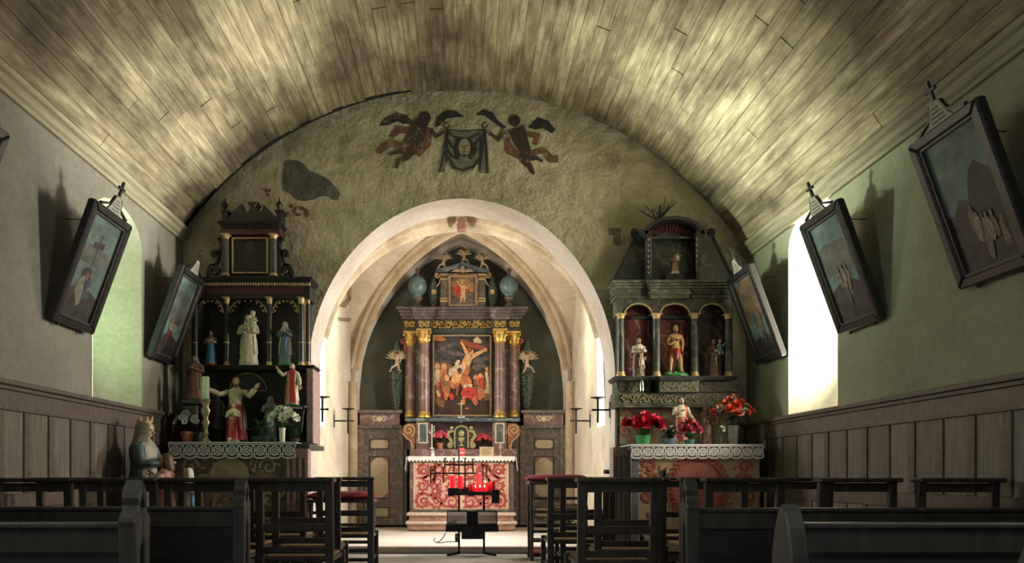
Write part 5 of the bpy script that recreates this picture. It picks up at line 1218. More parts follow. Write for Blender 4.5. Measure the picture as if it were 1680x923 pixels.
mb = MB(); pb(mb, 1092, 1122, 449, 460, 7.18, 7.36); tag(mb.build('statue_block', m_ebony, org=put(1107, 7.26, PZ(460, 7.2)), bev=.006), 'dark block under the small veiled woman in the hooded top niche', 'plinth')
stat(1118, 649, 728, 7.06, ZBR, robe=plain('rose_red_paint', (.40, .09, .07), .45), upper=m_cream, sleeves=m_cream, mantle=MATS['rose_red_paint'], arms='heart', beard=True, base_mat=m_green, mantle_low=.35, mantle_arc=(-70, 120))('robed_statue', 'bearded robed statue with cream tunic and rose red drapery on the right altar')
stat(1160, 664, 728, 7.06, ZBR, robe=m_drab, skin=m_drab, veil=m_drab, mantle=m_drab, arms='hold', child=(-.10, .60, m_drab), base_mat=m_drab, wide=1.1)('veiled_woman_statue', 'brown carved veiled woman with child beside the orange flowers')
# the bare-chested saint in the middle niche: one continuous body
t = thing('saint_statue', 'bare chested saint with red loincloth on a green mound in the middle niche', 'statue', (PX(1108, 7.18), 7.18, ZSR), 0, None, True)
k = H(531, 612, 7.18)
J = [(0, 0, .50, .075), (.005, 0, .60, .072), (.0, .0, .70, .085), (0, 0, .775, .075), (0, -.002, .83, .036), (0, -.008, .87, .036),
     (-.11, 0, .775, .045), (-.165, -.01, .66, .036), (-.13, -.06, .60, .030), (-.03, -.115, .665, .024),
     (.11, 0, .775, .045), (.155, .01, .65, .036), (.13, -.03, .53, .029), (.12, -.05, .47, .022),
     (-.055, 0, .46, .062), (-.10, -.03, .28, .045), (-.095, 0, .16, .037), (-.10, .0, .055, .026), (-.11, -.055, .035, .022),
     (.06, 0, .46, .062), (.085, -.07, .29, .046), (.10, -.03, .16, .037), (.13, -.01, .06, .026), (.15, -.06, .04, .022)]
E = [(0, 1), (1, 2), (2, 3), (3, 4), (4, 5), (3, 6), (6, 7), (7, 8), (8, 9), (3, 10), (10, 11), (11, 12), (12, 13), (0, 14), (14, 15), (15, 16), (16, 17), (17, 18), (0, 19), (19, 20), (20, 21), (21, 22), (22, 23)]
m_sun = plain('tan_flesh_paint', (.50, .30, .13), .45, 0, .15, 30)
skin_body('body', J, E, m_sun, t, 2, Matrix.Translation((0, 0, .02)) @ Matrix.Scale(k, 4))
TT = Matrix.Translation((0, 0, .02)) @ Matrix.Scale(k, 4)
mb = MB(); mb.T = TT; head(mb, (0, -.01, .925), 1.05, 0, 1, 2); hand(mb, (-.03, -.115, .665), (.8, -.2, .4), 1.3, .3, 1); hand(mb, (.12, -.05, .47), (0, -.3, -1), 1.3, .3, -1); mb.build('head', [m_sun, m_black, m_hair], t, smooth=True)
mb = MB(); mb.T = TT; hair_long(mb, (0, .0, .93), 1.02, -.06); mb.build('hair', m_hair, t, smooth=True)
mb = MB(); mb.T = TT; mb.loft([ring((0, 0, .52), .10, .082, 20, .05, 7), ring((0, 0, .47), .125, .095, 20, .06, 7), ring((.0, 0, .42), .13, .10, 20, .08, 7)]); mb.tube([(.0, -.09, .52), (.01, -.115, .42), (.0, -.10, .30)], [.03, .045, .02], 7); mb.build('loincloth', m_red, t, smooth=True)
mb = MB(); mb.T = Matrix.Scale(k, 4)
r_ = random.Random(8); mb.loft([ring((0, 0, z), r * 1.0, r * .7, 18, .06, 5, z * 20) for z, r in ((0, .26), (.03, .265), (.06, .23), (.085, .15))])
for q in range(9): mb.sphere((r_.uniform(-.2, .2), r_.uniform(-.15, .08), .05), r_.uniform(.04, .07), None, r_.uniform(.03, .05), 7, 5)
mb.tube([(.08, .10, .05), (.11, .10, .25), (.09, .09, .42)], [.08, .055, .03], 8); mb.build('green_mound', m_green, t, smooth=True)
# ================================================================ tilted framed stations on the side walls
m_frame = plain('dark_frame_wood', (0.022, 0.021, 0.022), .35, 0, .35, 25)
m_plaq = plain('plaque_grey', (.36, .35, .30), .6, 0, .15, 40)
SP = [paint('paint_teal_sky', (.10, .15, .14), .35, 9), paint('paint_dark_ground', (.035, .028, .026), .5, 12), paint('paint_station_flesh', (.17, .115, .08), .4, 30), paint('paint_station_white', (.20, .18, .145), .4, 30),
      paint('paint_station_red', (.14, .04, .035), .4, 30), paint('paint_station_blue', (.05, .07, .09), .4, 30), paint('paint_haze', (.09, .095, .085), .4, 10), paint('paint_russet_haze', (.13, .085, .05), .4, 10)]
def crowd(seed, x0, x1, y0, y1, n):
    r_ = random.Random(seed); out = []
    for k in range(n):
        x, y = r_.uniform(x0, x1), r_.uniform(y0, y1); h = r_.uniform(.12, .2); c = r_.choice((2, 3, 4, 5, 3))
        out += [(c, blob(x + r_.uniform(-.02, .02), y - h * .5, .055, h * .62, r_.uniform(-14, 14), 12, .12, k)), (c, limb([(x, y - .02), (x + r_.uniform(-.09, .09), y - .07)], [.025, .018])), (2, blob(x, y + .03, .024, .024))]
    return out
CANV = {
 'cross_lament': [(6, blob(.5, .62, .6, .10, 0, 14, .1)), (1, blob(.5, .06, .7, .26, 0, 16, .08)), (1, limb([(.47, .30), (.50, .84)], [.016, .016])), (1, limb([(.33, .72), (.66, .75)], [.03, .03])), (1, blob(.45, .44, .16, .07)), (3, limb([(.34, .40), (.42, .24), (.46, .14)], [.06, .09, .04])), (3, blob(.30, .30, .06, .08)), (2, blob(.46, .42, .045, .045)), (5, limb([(.56, .40), (.60, .22)], [.06, .10])), (2, blob(.57, .45, .034, .032)), (2, limb([(.58, .3), (.66, .34)], [.02, .015]))],
 'pale_procession': [(6, blob(.5, .60, .7, .22, 0, 14, .1)), (1, blob(.5, .05, .7, .22, 0, 16, .08))] + crowd(4, .35, .65, .36, .46, 4) + [(3, blob(.5, .36, .22, .05))],
 'russet_crowd': [(7, blob(.5, .7, .7, .3, 0, 14, .1)), (1, blob(.5, .05, .7, .2, 0, 16, .08))] + crowd(9, .25, .75, .30, .55, 7),
 'standing_group': [(6, blob(.4, .62, .7, .16, 0, 14, .1)), (1, blob(.5, .08, .7, .32, 0, 16, .08))] + crowd(12, .28, .72, .34, .56, 7),
 'rocky_hill': [(1, [(0, .02), (1, .02), (1, .62), (.86, .66), (.72, .74), (.60, .70), (.52, .62), (.44, .50), (.30, .54), (.14, .44), (0, .46)])] + crowd(21, .35, .85, .22, .48, 8),
 'dark_figures': [(1, blob(.5, .1, .7, .4))] + crowd(31, .3, .7, .3, .5, 4)}
def station(side, yc, scene_key, label, zb=2.05, wd=.56, ht=.94, al=20):
    s_ = 1 if side == 'R' else -1; X = (XR - .012) if s_ > 0 else (XL + .012)
    t = thing('station_picture', label, 'picture', (X, yc, zb), rot=(math.radians(al), 0, -s_ * PI / 2), local=True, group='tilted framed pictures of the side walls')
    h = wd / 2; b = .062
    for nme, pts in (('frame_stile', [(-h, 0), (-h + b, b), (-h + b, ht - b), (-h, ht)]), ('frame_stile', [(h, 0), (h, ht), (h - b, ht - b), (h - b, b)]), ('frame_rail', [(-h, 0), (h, 0), (h - b, b), (-h + b, b)]), ('frame_rail', [(-h, ht), (-h + b, ht - b), (h - b, ht - b), (h, ht)])):
        mb = MB(); mb.prism(pts, -.065, -.005); q = mb.build(nme, m_frame, t, bev=.010)
    mb = MB(); mb.box(-h + .01, h - .01, -.02, 0, .01, ht - .01); mb.build('back_board', m_frame, t)
    mb = MB(); g = h - b
    for a in ((-g, -g + .014, b, ht - b), (g - .014, g, b, ht - b), (-g, g, b, b + .014), (-g, g, ht - b - .014, ht - b)): mb.box(a[0], a[1], -.050, -.03, a[2], a[3])
    mb.build('inner_slip', plain('slip_brown', (.07, .06, .055), .4), t)
    mb = MB(); canvas(mb, -g, g, b, ht - b, -.028, CANV[scene_key]); mb.build('canvas', SP, t)
    mb = MB(); mb.prism([(-.10, ht), (.10, ht), (.07, ht + .04), (.03, ht + .13), (-.03, ht + .13), (-.07, ht + .04)], -.05, -.035); pq = mb.build('plaque', m_plaq, t)
    mb = MB()
    for k in range(4): mb.box(-.055 + .01 * k, .055 - .01 * k, -.0525, -.05, ht + .018 + k * .024, ht + .024 + k * .024)
    mb.build('plaque_lines', m_dgrey, pq)
    mb = MB(); mb.box(-.011, .011, -.05, -.032, ht + .12, ht + .25); mb.box(-.042, .042, -.05, -.032, ht + .185, ht + .207); mb.build('cross_finial', m_frame, t, bev=.003)
    for q in (-1, 1):
        mb = MB(); mb.ribbon([(q * .04, ht + .12), (q * .07, ht + .05), (q * .13, ht + .03), (q * .19, ht + .008)], [.012, .014, .014, .02], -.05, -.03); mb.build('crest_scroll', m_frame, t)
    a = math.radians(al); zt = ht * .93; L = zt * math.tan(a) + .0
    mb = MB(); mb.tube([(0, -.005, zt), (0, -.005 + L * math.cos(a), zt - L * math.sin(a))], .004, 6); mb.build('hanging_rod', m_iron, t)
    for q in (-.16, .16):
        mb = MB(); mb.cyl((q, -.03, -.025), (q, -.03, .005), .014, n=8); mb.build('foot_peg', m_frame, t)
    return t
station('L', 5.27, 'cross_lament', 'tilted dark framed picture of a tall cross with mourners, left wall')
station('L', 6.85, 'pale_procession', 'tilted hazy grey framed picture nearest the left side altar')
station('L', 3.77, 'dark_figures', 'tilted framed picture cut off by the left edge of the photo')
station('R', 6.80, 'russet_crowd', 'tilted framed picture with russet crowd nearest the right side altar')
station('R', 5.27, 'standing_group', 'tilted framed picture overlapping the bright right window')
station('R', 3.92, 'rocky_hill', 'large looking tilted picture of a dark rocky hill under teal sky, far right')

# ================================================================ pews
m_pew = wood('pew_wood', (.036, .035, .034), (.085, .082, .075), (6, 6, 1), 3, .45, .1, .15, 'World')
m_pewd = wood('pew_wood_dark', (.022, .022, .024), (.045, .044, .044), (1, 6, 6), 3, .5, .1, .15, 'World')
def pew(label, sgn, y0, kind, X0=1.10):
    Xw = (XR - .09) if sgn > 0 else (-XL - .09)
    t = thing('pew', label, 'pew', (sgn * X0, y0 + .07, 0), group='pews')
    def end(xa, xb, nm):
        mb = MB(); mb.T = Matrix.Translation((0, y0 + .07, 0)) @ Matrix.Rotation(PI / 2, 4, 'Z')   # outline x -> world y
        lo, hi = sorted((xa, xb))
        if kind == 'ogee':
            outer = [(0, .885), (.028, .845), (.036, .82), (.030, .795), (.036, .775), (.056, .752), (.060, .735), (.054, .728), (.054, .70), (.050, .55), (.055, .3), (.062, 0)]
            hole = [(0, .835), (.011, .81), (.020, .785), (.016, .768), (0, .758)]; fork = [(0, .69), (.016, .64), (.026, .45), (.030, 0)]
            for q in (-1, 1):
                pts = [(q * a, b) for a, b in outer] + [(q * a, b) for a, b in fork[::-1]] + [(q * a, b) for a, b in hole[::-1]]
                mb.prism(pts, -hi, -lo)
        else:
            right = [(0, .80), (.025, .775), (.05, .72), (.072, .63), (.084, .52), (.088, .40), (.088, 0)]
            mb.prism([(a, b) for a, b in right] + [(-a, b) for a, b in right[::-1]][:-1], -hi, -lo)
        return mb.build(nm, m_pew, t, bev=.006)
    end(sgn * X0, sgn * (X0 + .06), 'pew_end'); end(sgn * (Xw - .05), sgn * Xw, 'pew_end')
    a, b = sorted((sgn * (X0 + .055), sgn * (Xw - .045))); y = y0 + .05
    mb = MB(); mb.box(a, b, y, y + .04, .625, .72); mb.build('top_rail', m_pew, t, bev=.010)
    mb = MB(); mb.box(a, b, y - .012, y + .055, .715, .735); mb.build('rail_cap', m_pew, t, bev=.005)
    mb = MB(); mb.box(a, b, y + .012, y + .03, .40, .635); mb.build('back_board', m_pewd, t)
    mb = MB(); mb.box(a, b, y + .03, y + .34, .40, .43); mb.build('seat', m_pewd, t, bev=.006)
    mb = MB(); mb.box(a, b, y + .30, y + .33, .06, .40); mb.build('front_board', m_pewd, t)
    for q in (a + .25, b - .3):
        mb = MB(); mb.box(q, q + .04, y + .03, y + .31, 0, .40); mb.build('seat_support', m_pewd, t)
    return t
pew('dark pew nearest the viewer on the left, its end post pierced by a teardrop', -1, 2.29, 'ogee')
pew('second dark pew on the left, behind it the chairs, with pierced slim end post', -1, 3.44, 'ogee')
pew('second dark pew on the right, with slim pierced end post beside the aisle chairs', 1, 3.31, 'ogee')
pew('dark pew on the right whose broad end rises to a smooth leaf shaped point', 1, 2.28, 'leaf')
pew('nearest pew in the bottom right corner, only its rounded end showing', 1, 1.24, 'leaf')

# ================================================================ church chairs
m_chair = wood('chair_wood', (.035, .028, .024), (.085, .068, .055), (8, 8, 1), 3, .38, .1, .25, 'Object')
m_rush = plain('rush_seat', (.26, .16, .08), .8, 0, .3, 60, .2)
def chair_proto():
    t = thing('church_chair', 'chair', 'chair', (0, 0, 0), local=True, group='church chairs')
    W_ = .205
    for q in (-1, 1):
        mb = MB(); mb.loft([[(q * W_ + a, y0 + b, z) for a, b in ((-.024, -.017), (.024, -.017), (.024, .017), (-.024, .017))] for z, y0 in ((0, -.035), (.42, 0), (.86, -.02))]); mb.build('back_post', m_chair, t, bev=.005)
        mb = MB(); mb.loft([[(q * (W_ + .005) + a, .36 + b, z) for a, b in ((-.018, -.018), (.018, -.018), (.018, .018), (-.018, .018))] for z in (0, .42)]); mb.build('front_leg', m_chair, t, bev=.004)
        mb = MB(); mb.box(q * W_ - .010, q * W_ + .010, 0, .35, .20, .225); mb.build('side_stretcher', m_chair, t)
    mb = MB(); mb.box(-.24, .24, -.075, .03, .855, .88); mb.build('top_ledge', m_chair, t, bev=.007)
    mb = MB(); mb.box(-W_, W_, -.03, -.012, .80, .85); mb.build('top_rail', m_chair, t)
    mb = MB(); mb.box(-W_, W_, -.018, .004, .565, .61); mb.build('back_slat', m_chair, t, bev=.004)
    mb = MB(); mb.box(-W_, W_, -.014, .010, .435, .475); mb.build('back_slat', m_chair, t, bev=.004)
    mb = MB(); mb.box(-.215, .215, .01, .375, .385, .405); mb.build('seat_frame', m_chair, t)
    mb = MB(); mb.box(-.20, .20, .02, .365, .400, .42); mb.build('seat', m_rush, t, bev=.008)
    for z, y in ((.27, -.012), (.15, .355)):
        mb = MB(); mb.box(-W_, W_, y - .009, y + .009, z, z + .028); mb.build('stretcher', m_chair, t)
    return t
CH = [
 (1017, 3.78, 2.5, 'dark church chair right of the aisle, nearest, its top ledge slightly askew'), (1037, 4.33, -1.5, 'dark church chair right of the aisle, directly in front of the nearest askew one'),
 (951, 5.00, 1, 'dark church chair right of the aisle, third from the viewer'), (966, 5.62, -1, 'dark church chair right of the aisle, just behind the red padded kneeler'),
 (1226, 3.88, 0, 'church chair beyond the right pews, nearest the aisle in its row'), (1413, 3.92, 1, 'church chair beyond the right pews, middle of its row'), (1580, 3.83, -1, 'church chair beyond the right pews, closest to the wall panelling'),
 (1175, 4.55, 1, 'church chair in front of the right altar, second row, aisle side'), (1316, 4.6, 0, 'church chair in second row right, near the panelling under the window'), (1120, 5.3, 0, 'church chair standing directly before the right side altar'),
 (480, 3.96, -1, 'dark church chair left of the aisle, nearest the viewer'), (500, 4.55, 1.5, 'dark church chair left of the aisle, second from the viewer'), (565, 5.48, 1, 'dark church chair left of the aisle with its post next to the open floor'), (452, 5.36, -2, 'dark church chair before the left side altar, third row'),
 (47, 3.96, 1, 'church chair beyond the left pews, against the wall panelling'), (189, 3.96, 0, 'church chair beyond the left pews, second from the wall'), (329, 3.98, 0, 'church chair beyond the left pews, below the small blue figure'),
 (110, 4.6, 1, 'second row church chair on the left, close to the panelling'), (243, 4.55, 0, 'second row church chair in front of the crowned veiled woman'), (372, 4.6, 1, 'second row church chair facing the left altar front')]
proto = chair_proto()
for i, (px_, Y, rz, lab) in enumerate(CH):
    o = proto if i == 0 else copy_tree(proto)
    o.location = (PX(px_, Y), Y + .06, 0); o.rotation_euler = (0, 0, math.radians(rz)); o['label'] = lab

# red padded kneelers before the choir step
m_velvet = plain('red_velvet', (.20, .015, .028), .85, 0, .3, 20)
def turned_leg(mb, x, y, z0, z1, r=.022):
    h = z1 - z0; mb.lathe([(r * .7, 0), (r, h * .04), (r * .7, h * .1), (r * .8, h * .3), (r * 1.0, h * .5), (r * .7, h * .62), (r * 1.15, h * .66), (r * 1.15, h * .7), (r * .8, h * .74), (r, h * .85), (r * 1.2, h)], (x, y, z0), 10)
def kneeler(label, xc, Y, zt, wd, dp):
    t = thing('kneeler', label, 'kneeler', (xc, Y, 0)); h = wd / 2
    for a in (-1, 1):
        for b in (0, 1):
            mb = MB(); turned_leg(mb, xc + a * (h - .03), Y + b * dp, 0, zt - .09); mb.build('leg', m_chair, t, smooth=True)
    mb = MB(); mb.box(xc - h, xc + h, Y - .03, Y + dp + .03, zt - .09, zt - .06); mb.build('top_board', m_chair, t, bev=.006)
    mb = MB(); n = 10; L = []
    for i in range(n + 1):
        u = -1 + 2 * i / n; e = (1 - abs(u) ** 6) ** .5 if abs(u) < 1 else .05
        L.append([(xc + u * (h + .015), Y + dp / 2 + (dp / 2 + .045) * c_ * max(.75, e), zt - .03 + .045 * s2 * max(.3, e)) for c_, s2 in ((1, 0), (.9, .7), (.5, 1), (-.5, 1), (-.9, .7), (-1, 0), (-.9, -.65), (.9, -.65))])
    mb.loft(L); mb.build('padded_top', m_velvet, t, smooth=True, angle=60)
    for z in (zt * .42, zt * .22): mb = MB(); mb.box(xc - h + .03, xc + h - .03, Y - .01, Y + dp, z, z + .018); mb.build('shelf', m_chair, t)
    for z in (zt * .72, zt * .56, zt * .33): mb = MB(); mb.box(xc - h + .03, xc + h - .03, Y - .012, Y + .012, z, z + .03); mb.build('cross_rail', m_chair, t)
    return t
kneeler('tall kneeler with crimson padded top right of the choir step', PX(915, 7.2), 7.12, .885, .62, .30)
kneeler('low kneeler with dull red padded top left of the choir step', PX(560, 6.62), 6.55, .72, .62, .32)
for k, (dx, tl, lab) in enumerate(((0, 12, 'first of three leaning hymn books on the kneeler shelf'), (.045, 20, 'middle one of three leaning hymn books on the kneeler shelf'), (.09, 26, 'last of three leaning hymn books on the kneeler shelf'))):
    x = PX(922, 7.15) + dx; t = thing('hymn_book', lab, 'book', (x, 7.15, .885 * .42 + .02), rot=(0, -math.radians(tl), 0), local=True, group='hymn books on the kneeler')
    mb = MB(); mb.box(-.003, .025, -.01, .11, 0, .145); mb.build('cover', [m_maroon, m_brown, m_drab][k], t, bev=.002)
    mb = MB(); mb.box(0, .022, -.012, .10, .004, .143); mb.build('pages', m_cream, t)
t = thing('folded_cloth', 'cream and brown folded cloth lying inside the right kneeler', 'cloth', (PX(926, 7.2), 7.2, .885 * .56 + .035))
for k, (dz, m_) in enumerate(((0, m_drab), (.022, m_cream), (.042, plain('tan_cloth', (.40, .24, .14), .9)))):
    c = Vector((PX(926, 7.2), 7.2, .885 * .56 + .035 + dz)); mb = MB(); mb.loft([[(c.x - .13 + .26 * i / 6, c.y - .09, c.z + .004 * math.sin(i * 2 + k)), (c.x - .13 + .26 * i / 6, c.y + .09, c.z), (c.x - .13 + .26 * i / 6, c.y + .09, c.z + .018), (c.x - .13 + .26 * i / 6, c.y - .09, c.z + .018 + .004 * math.sin(i * 2 + k))] for i in range(7)]); mb.build('fold', m_, t, smooth=True)
c = P(883, 911, 7.55); mb = MB(); mb.loft([ring((c.x, 7.55, z), rx, ry, 18) for z, rx, ry in ((0.002, .075, .075), (.02, .09, .09), (.045, .09, .09), (.065, .06, .06), (.07, .01, .01))]); kc = thing('floor_cushion', 'small round crimson cushion on the floor under the right kneeler', 'cushion', (c.x, 7.55, 0)); mb.build('cover', m_velvet, kc, smooth=True)
mb = MB(); mb.lathe([(.004, 0), (.010, .003), (.008, .008), (.001, .01)], (c.x, 7.55, .068), 8); mb.build('button', m_maroon, kc, smooth=True)
# ================================================================ votive candle stand before the choir step
YV = 7.58
m_wax = emit('red_votive_glass', (0.80, 0.015, 0.03), 0.75)
m_waxd = plain('red_glass_unlit', (0.45, 0.02, 0.03), .25)
m_flame = emit('flame', (1.0, 0.62, 0.25), 14.0)
vs = thing('candle_stand', 'black iron votive candle stand with cross bars in front of the high altar', 'candle stand', (PX(774, YV), YV, 0))
def vb(name, x0, x1, y0, y1, d0=-.02, d1=.02, par=None, mat=None, bev=.003): mb = MB(); pb(mb, x0, x1, y0, y1, YV + d0, YV + d1); return mb.build(name, mat or m_iron, par or vs, bev=bev)
for s_, a in ((-1, 753), (1, 794)):
    X = PX(a, YV); mb = MB(); mb.box(X - .012, X + .012, YV - .012, YV + .012, .02, PZ(862, YV)); mb.build('leg', m_iron, vs)
    mb = MB(); mb.tube([(X - s_ * .02, YV + .10, .022), (X, YV, .030), (X + s_ * .13, YV - .08, .016)], [.014, .016, .015], 6); mb.build('foot', m_iron, vs)
    mb = MB(); mb.box(X - .011, X + .011, YV - .011, YV + .011, PZ(840, YV), PZ(810, YV)); mb.build('upright', m_iron, vs)
vb('lower_box', 757, 794, 866, 884, -.08, .10)
vb('wide_tray', 731, 818, 861, 872, -.10, .12)
vb('centre_post', 767, 783, 838, 862, -.04, .04)
m_cglass = glass('box_glass', (.55, .52, .45), .22)
for x0, x1 in ((733, 767), (783, 816)):
    bx_ = vb('candle_box', x0, x1, 859.5, 861.5, -.09, .11)
    for nm, a in (('box_side', (x0, x0 + 1.2, 838, 860)), ('box_side', (x1 - 1.2, x1, 838, 860)), ('box_lid', (x0, x1, 837.5, 839))): vb(nm, *a, -.09, .11, bx_)
    vb('box_pane', x0 + 1, x1 - 1, 839, 860, -.088, -.084, bx_, m_cglass, 0)
for k, (x, y) in enumerate(((738, 857), (743, 857), (748, 857), (745.5, 852.5))):
    t = thing('tealight', 'white tealight stored behind the glass of the stand, ' + ('leftmost of the bottom row', 'middle of the bottom row', 'rightmost of the bottom row', 'lying on top')[k], 'candle', (PX(x, YV), YV - .04, PZ(859.5, YV) + (0 if y > 855 else .032)), local=True)
    mb = MB(); mb.lathe([(.015, .001), (.0165, .004), (.0165, .028), (.014, .030), (.013, .026), (.002, .027)], (0, 0, 0), 12); mb.build('cup', m_white, t, smooth=True); mb = MB(); mb.cyl((0, 0, .024), (0, 0, .034), .0012, n=5); mb.build('wick', m_black, t)
tray = vb('candle_tray', 735, 815, 806, 812, -.14, .14)
vb('tray_front', 735, 752, 800, 808, -.145, -.13, tray)
vb('coin_plate', 806.5, 819.5, 803, 825, -.20, -.17)
for y, x0, x1 in ((762, 731, 777), (776, 713, 782)): vb('cross_bar', x0, x1, y - 1.2, y + 1.2, .05, .075)
for x, y0, y1 in ((753, 738, 812), (706.5, 767, 792), (713.5, 767, 792), (727.5, 768, 792), (730, 753, 768), (744.5, 753, 776), (763, 753, 812), (776, 754, 776), (792, 767, 800), (798.5, 766, 780)):
    vb('bar', x - 1.1, x + 1.1, y0, y1, .05, .07)
    if y0 > 740: mb = MB(); mb.lathe([(.003, 0), (.024, .012), (.026, .016), (.004, .010)], (PX(x, YV), YV + .06, PZ(y0, YV)), 10); mb.build('drip_pan', m_iron, vs, smooth=True)
mb = MB(); mb.box(PX(706, YV), PX(714, YV), YV + .05, YV + .065, PZ(777.5, YV), PZ(775, YV)); mb.build('bar_link', m_iron, vs)
ztray = PZ(806, YV) + .001
def votive(x, y0, Yo, r, h, lit, lab, grp='votive candles on the stand', tall=False):
    t = thing('votive_candle', lab, 'candle', (PX(x, YV + Yo), YV + Yo, ztray), local=True, group=grp)
    mb = MB(); mb.lathe([(r * .8, .0), (r, .006), (r * (1.0 if tall else 1.08), h), (r * .93, h), (r * .9, h - .012), (.002, h - .013)], (0, 0, 0), 16); mb.build('glass_cup', m_wax if lit else m_waxd, t, smooth=True)
    mb = MB(); mb.cyl((0, 0, h - .014), (0, 0, h - .002), .0014, n=5); mb.build('wick', m_black, t)
    if lit and not tall: mb = MB(); mb.lathe([(.001, 0), (.006, .007), (.0045, .018), (.0006, .032)], (0, 0, h - .004), 8); mb.build('flame', m_flame, t, smooth=True)
    return t
votive(742.5, 0, -.03, .030, .175, True, 'tall red candle at the left end of the votive stand', tall=True); votive(755.5, 0, -.03, .031, .172, True, 'tall red candle second from the left on the votive stand', tall=True); votive(786, 0, .04, .029, .20, True, 'tallest red candle in the middle of the votive stand', tall=True)
low = [(768, .06, .05, 0, 'small red votive just right of the tall candle pair'), (774, -.02, .075, 0, 'red votive with rounded cup left of the flames'), (779, .08, .09, 0, 'red votive behind the left flame'), (780, -.10, .05, 1, 'lit votive, left one of the three front flames'), (787.5, -.10, .05, 1, 'lit votive, middle one of the three front flames'), (795, -.10, .05, 1, 'lit votive, right one of the three front flames'), (796, .05, .10, 1, 'lit red votive behind the three front flames'), (803, .02, .09, 0, 'red votive between the flames and the last tall cup'), (808.5, -.03, .115, 0, 'tall red cup at the right end above the black plate'), (768, -.10, .045, 0, 'low red votive at the front centre of the tray'), (761, .09, .05, 0, 'low red votive at the back of the tray, centre')]
for x, yo, h, lit, lab in low: votive(x, 0, yo, .026, h, lit, lab)
for k, x in enumerate((745, 752, 760)):
    t = thing('spent_votive', 'empty dark votive cup on the left of the tray, ' + ('first', 'second', 'third')[k] + ' from the left', 'candle', (PX(x, YV - .1), YV - .10, ztray), local=True, group='empty votive cups')
    mb = MB(); mb.lathe([(.02, 0), (.024, .005), (.026, .035), (.023, .036), (.021, .008), (.002, .006)], (0, 0, 0), 12); mb.build('cup', m_black, t, smooth=True); mb = MB(); mb.lathe([(.018, .0), (.018, .008), (.001, .009)], (0, 0, .012), 10); mb.build('wax', m_white, t)
d = bpy.data.lights.new('candle_glow', 'POINT'); d.energy = 1.6; d.color = (1, .45, .25); d.shadow_soft_size = .03
lo = bpy.data.objects.new('candle_glow', d); col.objects.link(lo); lo.location = (PX(788, YV), YV - .10, ztray + .12); lo.parent = vs; lo.location = lo.location - ORG[vs.name]
ad = thing('power_adapter', 'dark plug adapter on the candle stand with cord curling over the pale floor', 'adapter', P(748, 889, YV))
mb = MB(); pb(mb, 746.5, 752, 875, 889, YV - .06, YV - .02); mb.build('housing', m_dgrey, ad, bev=.004)
mb = MB(); pb(mb, 748, 751, 877, 881, YV - .064, YV - .06); mb.build('face', m_plaq, ad)
mb = MB(); mb.tube([P(747, 888, 7.9), P(735, 888, 7.9), P(722, 890, 7.9), P(715, 889, 7.9), P(711.5, 886, 7.9), P(713, 882.5, 7.9), P(715, 883, 7.9)], .006, 6); mb.tube([P(715, 890, 7.9), P(722, 887, 7.92), P(728, 880, 7.92), P(731, 874, 7.94)], .006, 6)
mb.build('cord', m_dgrey, ad, smooth=True)

# ================================================================ things on the high altar
ZH = PZ(748, 9.92) + .001; ZSH = PZ(736, 10.30) + .001
m_terra = plain('terracotta', (.42, .14, .08), .7)
fm_red = flower_mesh('cyclamen_bloom', .030, plain('cyclamen_red', (.55, .03, .06), .5, 0, .25, 40), m_stemw); fm_pink = flower_mesh('pink_bloom', .030, plain('cyclamen_pink', (.60, .10, .22), .5, 0, .25, 40), m_stemw)
lf_s = leaf_mesh('leaf_small', .085, .045, m_leaf); lf_d = leaf_mesh('leaf_dark_small', .09, .05, m_leafd)
bouquet('potted_cyclamen', 'pink and red cyclamen in an orange pot left of the tabernacle', put(722, 10.38, ZSH), [(.035, 0), (.052, .085), (.058, .088), (.056, .095), (.046, .088)], m_terra, [(fm_red, 12), (fm_pink, 7)], [(lf_s, 14), (lf_d, 10)], 'potted plant', (.13, .09, .13), .10, 3)
bouquet('potted_cyclamen', 'low red cyclamen behind the framed card right of the tabernacle', put(793, 10.42, ZSH), [(.05, 0), (.065, .06), (.07, .065), (.06, .065)], m_dgrey, [(fm_red, 16)], [(lf_d, 14)], 'potted plant', (.14, .08, .11), .09, 6)
t = thing('candelabrum', 'white branched candle holder beside the left pedestal of the high altar', 'candle holder', put(708.5, 10.34, ZSH))
c = Vector(put(708.5, 10.34, ZSH)); mb = MB(); mb.lathe([(.035, 0), (.03, .015), (.010, .03), (.009, .2), (.012, .36), (.006, .38)], c, 10); mb.build('stem', m_white, t, smooth=True)
for k, (dz, s_) in enumerate(((.20, 1), (.27, 1), (.32, 1), (.24, -1))):
    mb = MB(); mb.tube([c + Vector((0, 0, dz)), c + Vector((s_ * .03, -.01, dz - .005)), c + Vector((s_ * .04, -.01, dz + .03))], [.006, .006, .010], 6); mb.build('branch', m_white, t, smooth=True)
t = thing('standing_card', 'yellowish printed card standing on the right of the high altar', 'card', put(798.5, 10.08, ZH), rot=(math.radians(-10), 0, 0), local=True)
mb = MB(); mb.box(-.105, .105, 0, .008, 0, .145); mb.build('sheet', plain('yellow_card', (.52, .38, .22), .8, 0, .1, 30), t)
mb = MB()
for k in range(6): mb.box(-.075, .075 - .02 * (k % 3), -.0015, 0, .118 - k * .018, .124 - k * .018)
mb.build('print_lines', m_brown, t)
mb = MB(); mb.box(-.02, .02, .008, .05, 0, .008); mb.build('foot', m_brown, t)
t = thing('altar_candle', 'short thick red candle in the middle of the high altar', 'candle', put(757.5, 10.02, ZH), local=True)
